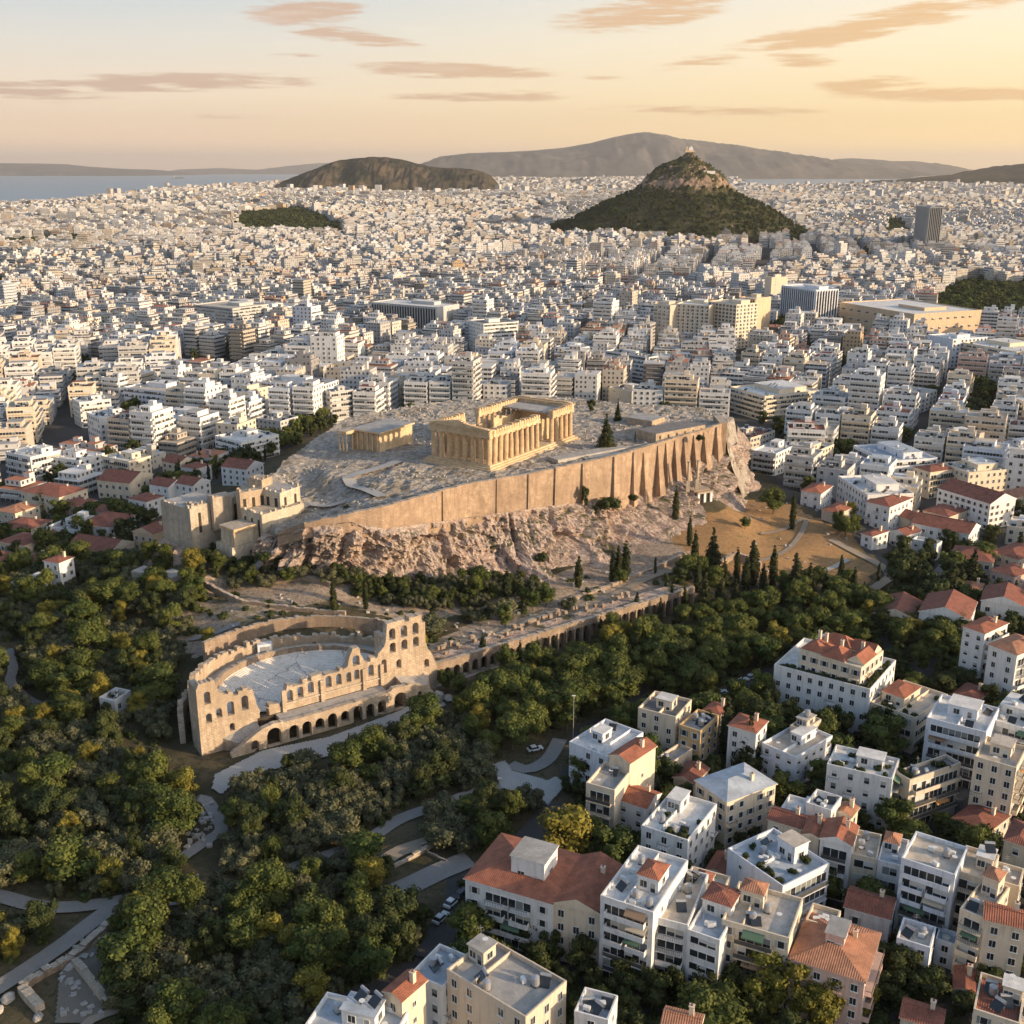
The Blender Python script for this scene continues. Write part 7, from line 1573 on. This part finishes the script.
for poly, kinds, rad in REGN:
    x0, x1 = min(p[0] for p in poly), max(p[0] for p in poly); y0, y1 = min(p[1] for p in poly), max(p[1] for p in poly); A0 = Wd((x0+x1)/2, (y0+y1)/2, 2); misses = 0; pa = np.array(poly)
    W0 = [Wd(px, py, 2)[:2] for px, py in poly]; wx = [p[0] for p in W0]; wy = [p[1] for p in W0]; tries = int((max(wx)-min(wx))*(max(wy)-min(wy))/(rad*rad)*9)
    for _ in range(tries):
        x, y = rt.uniform(min(wx), max(wx)), rt.uniform(min(wy), max(wy)); px, py, sc = PXn(x, y, 2.0)
        if not in_poly(np.array([px]), np.array([py]), poly)[0]: continue
        if not pois(x, y, rad*rt.uniform(.62, .95), False): continue
        # clearings
        if fbm(np.array([x/17+3]), np.array([y/17]), 66, 3)[0] < .27: continue
        if blocked(x, y, 1.7): continue
        if rt.random() < .85 and (veil(x, y+3.5) or veil(x, y+7) or any(veil_arc(x, y+q) for q in (10, 14, 18))): continue
        pois(x, y, .01); kd = kinds[int(fbm(np.array([x/12]), np.array([y/12]), 70, 2)[0]*len(kinds)*1.6+rt.uniform(0, len(kinds)))%len(kinds)]
        ht = {'pine': rt.uniform(6, 12), 'olive': rt.uniform(4.0, 8.2), 'dark': rt.uniform(5, 10.5) if rad != 6.0 else rt.uniform(3.5, 7), 'yellow': rt.uniform(6.5, 9.5), 'fir': rt.uniform(8, 12), 'cypress': rt.uniform(8, 12)}[kd]
        if rad == 4.6: ht = min(ht, 6.3)*.92
        TREES.append([x, y, gz(x, y), kd, ht, rt.uniform(.8, 1.35), 0])
def tscore(t):
    px, py, sc = PXn(t[0], t[1], t[2]+t[4]*.6)
    if px < -8 or px > 1032 or py > 1036: return -1
    return (1000 if t[6] else 0)+sc*t[4]*(t[5] if t[3] != 'cypress' else .7)
TREES.sort(key=tscore, reverse=True); FORM = TreeMass(); kcount = 0
ADJ = {'olive': ['grey-green bushy','pale grey-green','dusty green rounded','muted green many-domed'], 'pine': ['mid-green','fresh green','deep green'], 'yellow': ['bright yellow-green','golden-topped','mustard-tinged'], 'dark': ['dark green','deep green','shadowed green'], 'cypress': ['slim dark','spindle-shaped'], 'fir': ['dark conical'], 'bush': ['small dark']}
for t in TREES:
    x, y, z, kd, ht, wf, hand = t; v_ = rt.randrange(NVAR[kd]); s = ht/HTS[kd]; rz = rt.uniform(0, 6.28)
    if kd == 'cypress': sx_ = s*wf*rt.uniform(.9, 1.15)
    else: sx_ = s*wf
    if tscore(t) > 0 and kcount < 298:
        kcount += 1; nm, cat = CATN[kd]; size = 'tall' if ht > 12 else 'big' if ht > 9.5 else 'small' if ht < 5.5 else ''
        adj = ADJ[kd][v_ % len(ADJ[kd])]; tc_ = {'yellow': 'tree', 'dark': 'tree'}.get(kd, cat)
        look = f"{size} {adj} {tc_}".strip(); root = thing(nm, (x, y, z), look, cat, {'cypress': 'cypresses on the slopes', 'olive': 'olive trees in the groves', 'pine': 'pines on the slopes', 'bush': 'bushes on the rock', 'fir': 'dark conifers'}.get(kd, 'leafy trees between buildings and paths'))
        REG[-1][5] = float(PXn(x, y, z+ht*.6)[1])
        c_ = link('crown', PMESH[kd, v_], root, None, rz, (sx_, sx_, s)); link('trunk', TMESH[kd, v_], root, None, rz, (s, s, s))
    else: FORM.add(kd, v_, x, y, z, (sx_, s), rz, rt.uniform(-.5, .6), 0 if PXn(x, y, z)[2] > 2.6 else 1)
print('TREES', len(TREES), 'individual', kcount)
# undergrowth between the trees
for _ in range(5200):
    px, py = rt.uniform(-40, 960), rt.uniform(575, 1030)
    k = None
    for poly, kinds, rad in REGN:
        if in_poly(np.array([px]), np.array([py]), poly)[0]: k = kinds; break
    if k is None and not (in_poly(np.array([px]), np.array([py]), TERR)[0] and rt.random() < .25) and not (in_poly(np.array([px]), np.array([py]), SLOPE)[0] and rt.random() < .12): continue
    x, y, z = put_px(px, py) if py < 660 else Wd(px, py, 1)
    if blocked(x, y, .4): continue
    if k is not None and rt.random() < .35: continue
    if py < 592 and px < 560 and px > 180: continue
    s = rt.uniform(.4, 1.3); FORM.add('bush', rt.randrange(2), x, y, gz(x, y)-.2, (s*1.2, s), rt.uniform(0, 6), rt.uniform(-.5, 1), 1)
FORM.build('woodland', 'thick woodland and undergrowth filling the slopes')
# city greenery
CITYT = TreeMass()
for (x, y, w_, d) in GREEN:
    if y < 900:
        for _ in range(4):
            q = (x+rt.uniform(-.45, .45)*w_, y+rt.uniform(-.45, .45)*d); ht = rt.uniform(7, 13); kd = rt.choice(['dark','dark','pine']); CITYT.add(kd, rt.randrange(NVAR[kd]), *q, gz(*q), (ht/11, ht/11), rt.uniform(0, 6), rt.uniform(-.6, .3), 1)
    else:
        for _ in range(2): q = (x+rt.uniform(-.4, .4)*w_, y+rt.uniform(-.4, .4)*d); ht = rt.uniform(9, 15); CITYT.add('dark', rt.randrange(3), *q, float(relief(np.array([q[0]]), np.array([q[1]]))[0]), (ht/9, ht/11), rt.uniform(0, 6), rt.uniform(-.6, .3), 2)
for b in AUTO:
    if rt.random() < (.55 if b[1] < 900 else .10):
        x, y, w_, d, h, a, low = b; ca, sa = math.cos(a), math.sin(a); ly = (-d/2-4.5)*rt.choice([1, 1, -1]); lx = rt.uniform(-.5, .5)*w_; q = (x+ca*lx-sa*ly, y+sa*lx+ca*ly)
        if y < 640 and (foot_hit(*q, 1.5) or not zone_ok(*q)): continue
        ht = rt.uniform(6, 11); kd = rt.choice(['dark','pine','dark']); CITYT.add(kd, rt.randrange(NVAR[kd]), *q, gz(*q) if y < 900 else float(relief(np.array([q[0]]), np.array([q[1]]))[0]), (ht/10, ht/11), rt.uniform(0, 6), rt.uniform(-.6, .2), 1 if y < 900 else 2)
for P in PARKS:
    W0 = [Wd(px, py, 0)[:2] for px, py in P]; wx = [p[0] for p in W0]; wy = [p[1] for p in W0]; Dm = sum(wy)/len(wy); sp_ = 8.5 if Dm < 1300 else 13; big_ = Dm > 1300
    n_ = min(2500, int((max(wx)-min(wx))*(max(wy)-min(wy))/(sp_*sp_)*1.2))
    for _ in range(n_):
        x, y = rt.uniform(min(wx), max(wx)), rt.uniform(min(wy), max(wy))
        if in_poly(np.array([x]), np.array([y]), W0)[0] and not foot_hit(x, y, 2): ht = rt.uniform(9, 15); CITYT.add('dark' if rt.random() < .7 else 'pine', rt.randrange(3), x, y, float(relief(np.array([x]), np.array([y]))[0]), (ht/10*(1.5 if big_ else 1), ht/11), rt.uniform(0, 6), rt.uniform(-.6, .5), 2 if big_ else 1)
CITYT.build('city_greenery', 'dark street and park trees scattered through the city')
LYT = TreeMass(); c_ = 0
while c_ < 5200:
    a = rt.uniform(0, 6.283); r = 440*math.sqrt(rt.random()); x, y = LYC[0]+r*math.cos(a), LYC[1]+r*math.sin(a)
    if y > LYC[1]+140: c_ += 1; continue
    h = float(lyc_h(x, y)); c_ += 1
    if h < -6 or h > 112+rt.uniform(-12, 10) and rt.random() < .6: continue
    ht = rt.uniform(6, 11)*(.6 if h > 115 else 1); LYT.add('dark' if rt.random() < .7 else 'pine', rt.randrange(3), x, y, h-1, (ht/9.5, ht/12), rt.uniform(0, 6), rt.uniform(-.6, .5), 2)
LYT.build('hill_woodland', 'dark wood covering the lower flanks of the cone hill')
# roof gardens
for root, w_, d, zr, lvl, i in PLANTS:
    g_ = random.Random(i); n_ = 10 if lvl == 1 else 34
    bm_ = MB(); 
    for j in range(n_):
        if lvl == 2:
            if j % 2: lx, ly = -w_/2+1.2+(w_-2.4)*j/n_, -d/2+1.4
            else: lx, ly = w_/2-1.4, -d/2+1.2+(d-2.4)*j/n_
        else: lx, ly = g_.uniform(-.42, .42)*w_, (-d/2+1.3) if j % 2 else g_.uniform(-.4, .4)*d
        link('roof_shrub', PMESH['bush', j % 2], root, (lx, ly, zr+.1), g_.uniform(0, 6), (g_.uniform(.5, .9), g_.uniform(.5, .9), g_.uniform(.5, 1.0)))
# ================================================================ small things
CARC = [mat('silver_car_paint', (.50,.51,.52), rough=.3, spec=.6), mat('white_car_paint', (.72,.72,.71), rough=.3, spec=.6), mat('black_car_paint', (.03,.03,.035), rough=.25, spec=.6), mat('red_car_paint', (.35,.04,.03), rough=.3, spec=.6), mat('blue_car_paint', (.06,.10,.20), rough=.3, spec=.6)]
CNAME = ['silver','white','black','red','dark blue']; TYRE = mat('tyre_rubber', (.02,.02,.02)); LMPM = mat('car_lamp', (.6,.55,.5), rough=.2)
def car(px, py, ci, rz, look):
    x, y, z = put_px(px, py); z += .55; t = thing('parked_car', (x, y, z), look, 'car', 'parked cars', rz)
    m_ = MB(); m_.hexa([(-2.1,-.85,.3),(2.1,-.85,.3),(2.1,.85,.3),(-2.1,.85,.3)], [(-2.05,-.83,.85),(2.1,-.8,.75),(2.1,.8,.75),(-2.05,.83,.85)]); m_.hexa([(-1.2,-.68,1.25),(.35,-.68,1.25),(.35,.68,1.25),(-1.2,.68,1.25)], [(-1.15,-.64,1.42),(.2,-.64,1.42),(.2,.64,1.42),(-1.15,.64,1.42)]); link('body', m_.mesh('body', CARC[ci]), t)
    m_ = MB(); m_.hexa([(-1.75,-.8,.82),(1.05,-.8,.80),(1.05,.8,.80),(-1.75,.8,.82)], [(-1.25,-.67,1.26),(.38,-.67,1.26),(.38,.67,1.26),(-1.25,.67,1.26)]); link('glasshouse', m_.mesh('glasshouse', GLASS), t)
    for wx in (-1.3, 1.3):
        for wy in (-.83, .83): m_ = MB(); m_.limb((wx, wy-.1, .32), (wx, wy+.1, .32), .32, .32, 10); m_.q([(wx+.32*math.cos(k), wy+math.copysign(.1, wy), .32+.32*math.sin(k)) for k in [i*.628 for i in range(10)]]); link('wheel', m_.mesh('wheel', TYRE), t)
    for wy in (-.6, .6): m_ = MB(); m_.box(2.08, wy-.18, .5, 2.14, wy+.18, .68); link('headlight', m_.mesh('headlight', LMPM), t)
def street_dir(p, q): a, b = Wd(*p, 0), Wd(*q, 0); return math.atan2(b[1]-a[1], b[0]-a[0])
d1 = street_dir((905,822), (958,785)); d2 = street_dir((700,708), (775,672))
for (px, py, ci, rz, lk) in [(933,797,1,d1,'parked across the street from the dark-roofed block'),(926,806,0,d1,'second in the street row'),(915,806,1,d1,'nearest in the dark side street'),(952,789,2,d1,'in the shade of the tall cream slab'),(944,799,2,d1,'beside the low tiled house'),(920,816,0,d1,'at the mouth of the dark side street'),
    (742,684,1,d2,'on the road beside the pine slope'),(751,680,0,d2,'halfway along the pine-slope road'),(733,690,2,d2,'near the yellow tree on the slope road'),(722,696,0,d2,'at the lower bend of the slope road'),(535,752,1,.4,'alone at the edge of the pale plaza'),
    (452,906,1,1.0,'on the road by the long white block'),(461,898,2,1.0,'in the road beside the grove'),(441,922,0,1.0,'by the trees below the terracotta block'),(927,578,1,.3,'outside the white terrace building'),(918,583,0,.3,'on the forecourt under the cypresses'),(936,581,2,.3,'by the kerb below the long red roof')]:
    car(px, py, ci, rz, f"{CNAME[ci]} car {lk}"); REG[-1][6] = f"{CNAME[ci]} car parked {lk}".replace('parked parked', 'parked')
def lamp(px, py, h, label):
    x, y, z = put_px(px, py); t = thing('lamp_post', (x, y, z), '', 'lamp post', 'tall lamp posts', fixed=label)
    m_ = MB(); m_.cyl(0,0,-.5,h,.16,.08,8); link('pole', m_.mesh('pole', METAL), t); m_ = MB(); m_.box(-.5,-.12,h,.5,.12,h+.18); link('lamp_head', m_.mesh('lamp_head', WFRAME), t)
lamp(573, 739, 13, 'tall pale lamp post standing among the pines above the plaza'); lamp(500, 800, 6, 'short lamp post at the corner of the plaza'); lamp(463, 935, 6, 'lamp post beside the road below the terracotta-roofed block')
# boulders and marble pieces lying beside the path and on the terraces
rq = random.Random(12); m_ = MB()
for _ in range(420):
    zone = rq.choice([(140,200,875,900),(185,215,800,850),(230,400,595,640),(560,690,560,600),(440,560,600,640),(60,105,940,1020),(740,860,500,590)]); px, py = rq.uniform(zone[0], zone[1]), rq.uniform(zone[2], zone[3]); x, y, z = put_px(px, py)
    if foot_hit(x, y, 1): continue
    q = rq.uniform(.2, .65); a = rq.uniform(0, 3); c_, s_ = math.cos(a)*q, math.sin(a)*q; k = rq.uniform(.4, 1); bb_ = [(x-c_+s_*k, y-s_-c_*k), (x+c_+s_*k, y+s_-c_*k), (x+c_-s_*k, y+s_+c_*k), (x-c_-s_*k, y-s_+c_*k)]; m_.hexa([(*p, z-.6) for p in bb_], [(*p, z+q*rq.uniform(.7, 1.3)) for p in bb_])
stuff(link('loose_stones', m_.mesh('loose_stones', [PALEP])), 'loose pale stones strewn beside paths and terraces')
# haze: one closed box of even, thin air round everything on the ground
hm = bpy.data.materials.new('haze'); hm.use_nodes = True; hm.node_tree.nodes.clear(); hv = hm.node_tree.nodes.new('ShaderNodeVolumePrincipled'); ho = hm.node_tree.nodes.new('ShaderNodeOutputMaterial'); hm.node_tree.links.new(hv.outputs[0], ho.inputs['Volume'])
hv.inputs['Color'].default_value = (1.0,.93,.85,1); hv.inputs['Density'].default_value = HAZE; hv.inputs['Anisotropy'].default_value = .35
if HAZE > 0:
    hb_ = MB(); hb_.box(-50000, -21000, -62, 50000, 82000, 1150); o = link('haze', hb_.mesh('haze', hm)); stuff(o, 'thin warm evening haze over the city')
# ================================================================ labels
ANCH = [('the stone theatre',300,690),('the great temple',500,435),('the gateway ruins',215,520),('the arcade wall',560,640),('the pale plaza',525,785),('the path fork',110,905),('the ruined walls',70,975),('the long terracotta block',510,880),('the wide grey roof',520,965),
        ('the roof-garden block',850,680),('the weathered tiled house',835,955),('the dark side street',930,805),('the long red-roofed hall',960,530),('the peach palace',900,318),('the hotel slabs',700,318),('the dark office tower',924,218),('the cone hill',690,210),
        ('the pillared office block',410,310),('the white hut',115,700),('the rock nose',748,485),('the dry slope',800,550),('the small columned shrine',372,435),('the fortification wall',600,470),('the grove footpath',25,690),('the red barn',95,545),('the long office block',290,395),
        ('the curved office building',220,315),('the big yellow tree',566,850),('the white cube block',489,330),('the finned slab',806,297),('the stained-roof block',765,905),('the patchwork roof',905,700),('the cream tall slab',990,790),('the junction ruins',185,870),('the balconied cream block',760,398),('the glass cube',570,350),('the wooded mound',290,230)]
DIRS = ['right of','below and right of','below','below and left of','left of','above and left of','above','above and right of']
def relation(px, py, k=0, skip=''):
    ds = sorted([(math.hypot(px-ax, (py-ay)*1.3), nm, ax, ay) for nm, ax, ay in ANCH]); ds = [d for d in ds if d[1] != skip]; d, nm, ax, ay = ds[k]
    if d < 12: return f"beside {nm}"
    a = math.atan2(py-ay, px-ax); di = int(round(a/(math.pi/4))) % 8; adv = 'just ' if d < 34 else '' if d < 75 else 'well ' if d < 150 else 'far '
    return f"{adv}{DIRS[di]} {nm}"
import re
nw = lambda t: len(re.findall(r"[A-Za-z0-9][A-Za-z0-9'\u2019]*", t))
def shorten(look, rel, tail, most=15):
    f = lambda: f'{look}, {rel}{tail}'
    for fn in (lambda: (look.replace('balconied ', ''), rel), lambda: (look, rel.replace('well ', '').replace('far ', '').replace('just ', '')), lambda: (look.split(', ')[0] if ', ' in look else look.replace(' with ', ' w/ ').split(' w/ ')[0], rel), lambda: (look.replace('-storey', ' floor'), rel)):
        if nw(f()) <= most: break
        look, rel = fn()
    return f()
lab = {}
for i, r_ in enumerate(REG):
    o, look, cat, grp, px, py, fixed, lm = r_
    if fixed: lab.setdefault(fixed, []).append(i); continue
    rel = relation(px, py); lab.setdefault(shorten(look, rel, '', 12 if not lm else 13), []).append(i)
ORD = ['first','second','third','fourth','fifth','sixth','seventh','eighth','ninth','tenth','eleventh','twelfth','thirteenth','fourteenth','fifteenth','sixteenth','seventeenth','eighteenth']
bad = 0
for t_, ids in lab.items():
    if len(ids) == 1: REG[ids[0]][0]['label'] = t_; continue
    ids.sort(key=lambda i: REG[i][4]); xs_ = [REG[i][4] for i in ids]; ys_ = [REG[i][5] for i in ids]; horiz = (max(xs_)-min(xs_)) >= (max(ys_)-min(ys_))
    if not horiz: ids.sort(key=lambda i: REG[i][5])
    n_ = len(ids)
    for k, i in enumerate(ids):
        if k == 0: w_ = 'leftmost such' if horiz else 'topmost such'
        elif k == n_-1: w_ = 'rightmost such' if horiz else 'lowest such'
        else: w_ = f"{ORD[min(k, 17)]} from {'left' if horiz else 'top'}"
        REG[i][0]['label'] = f"{t_}, {w_}"
        if nw(REG[i][0]['label']) > 16: bad += 1; print(REG[i][0]['label'])
for r_ in REG:
    if nw(r_[0]['label']) > 15 or '-' in r_[0]['label'] and nw(r_[0]['label']) > 14 and r_[0].name.startswith('building.008'): print('LONGISH', r_[0].name, r_[0]['label'])
seen = {}
for r_ in REG: seen.setdefault(r_[0]['label'], []).append(r_[0].name)
print('LABELS', len(REG), 'dup', sum(len(v)-1 for v in seen.values()), 'long', bad, [k for k, v in seen.items() if len(v) > 1][:5], [r_[0]['label'] for r_ in REG if len(r_[0]['label'].split()) < 4][:5])
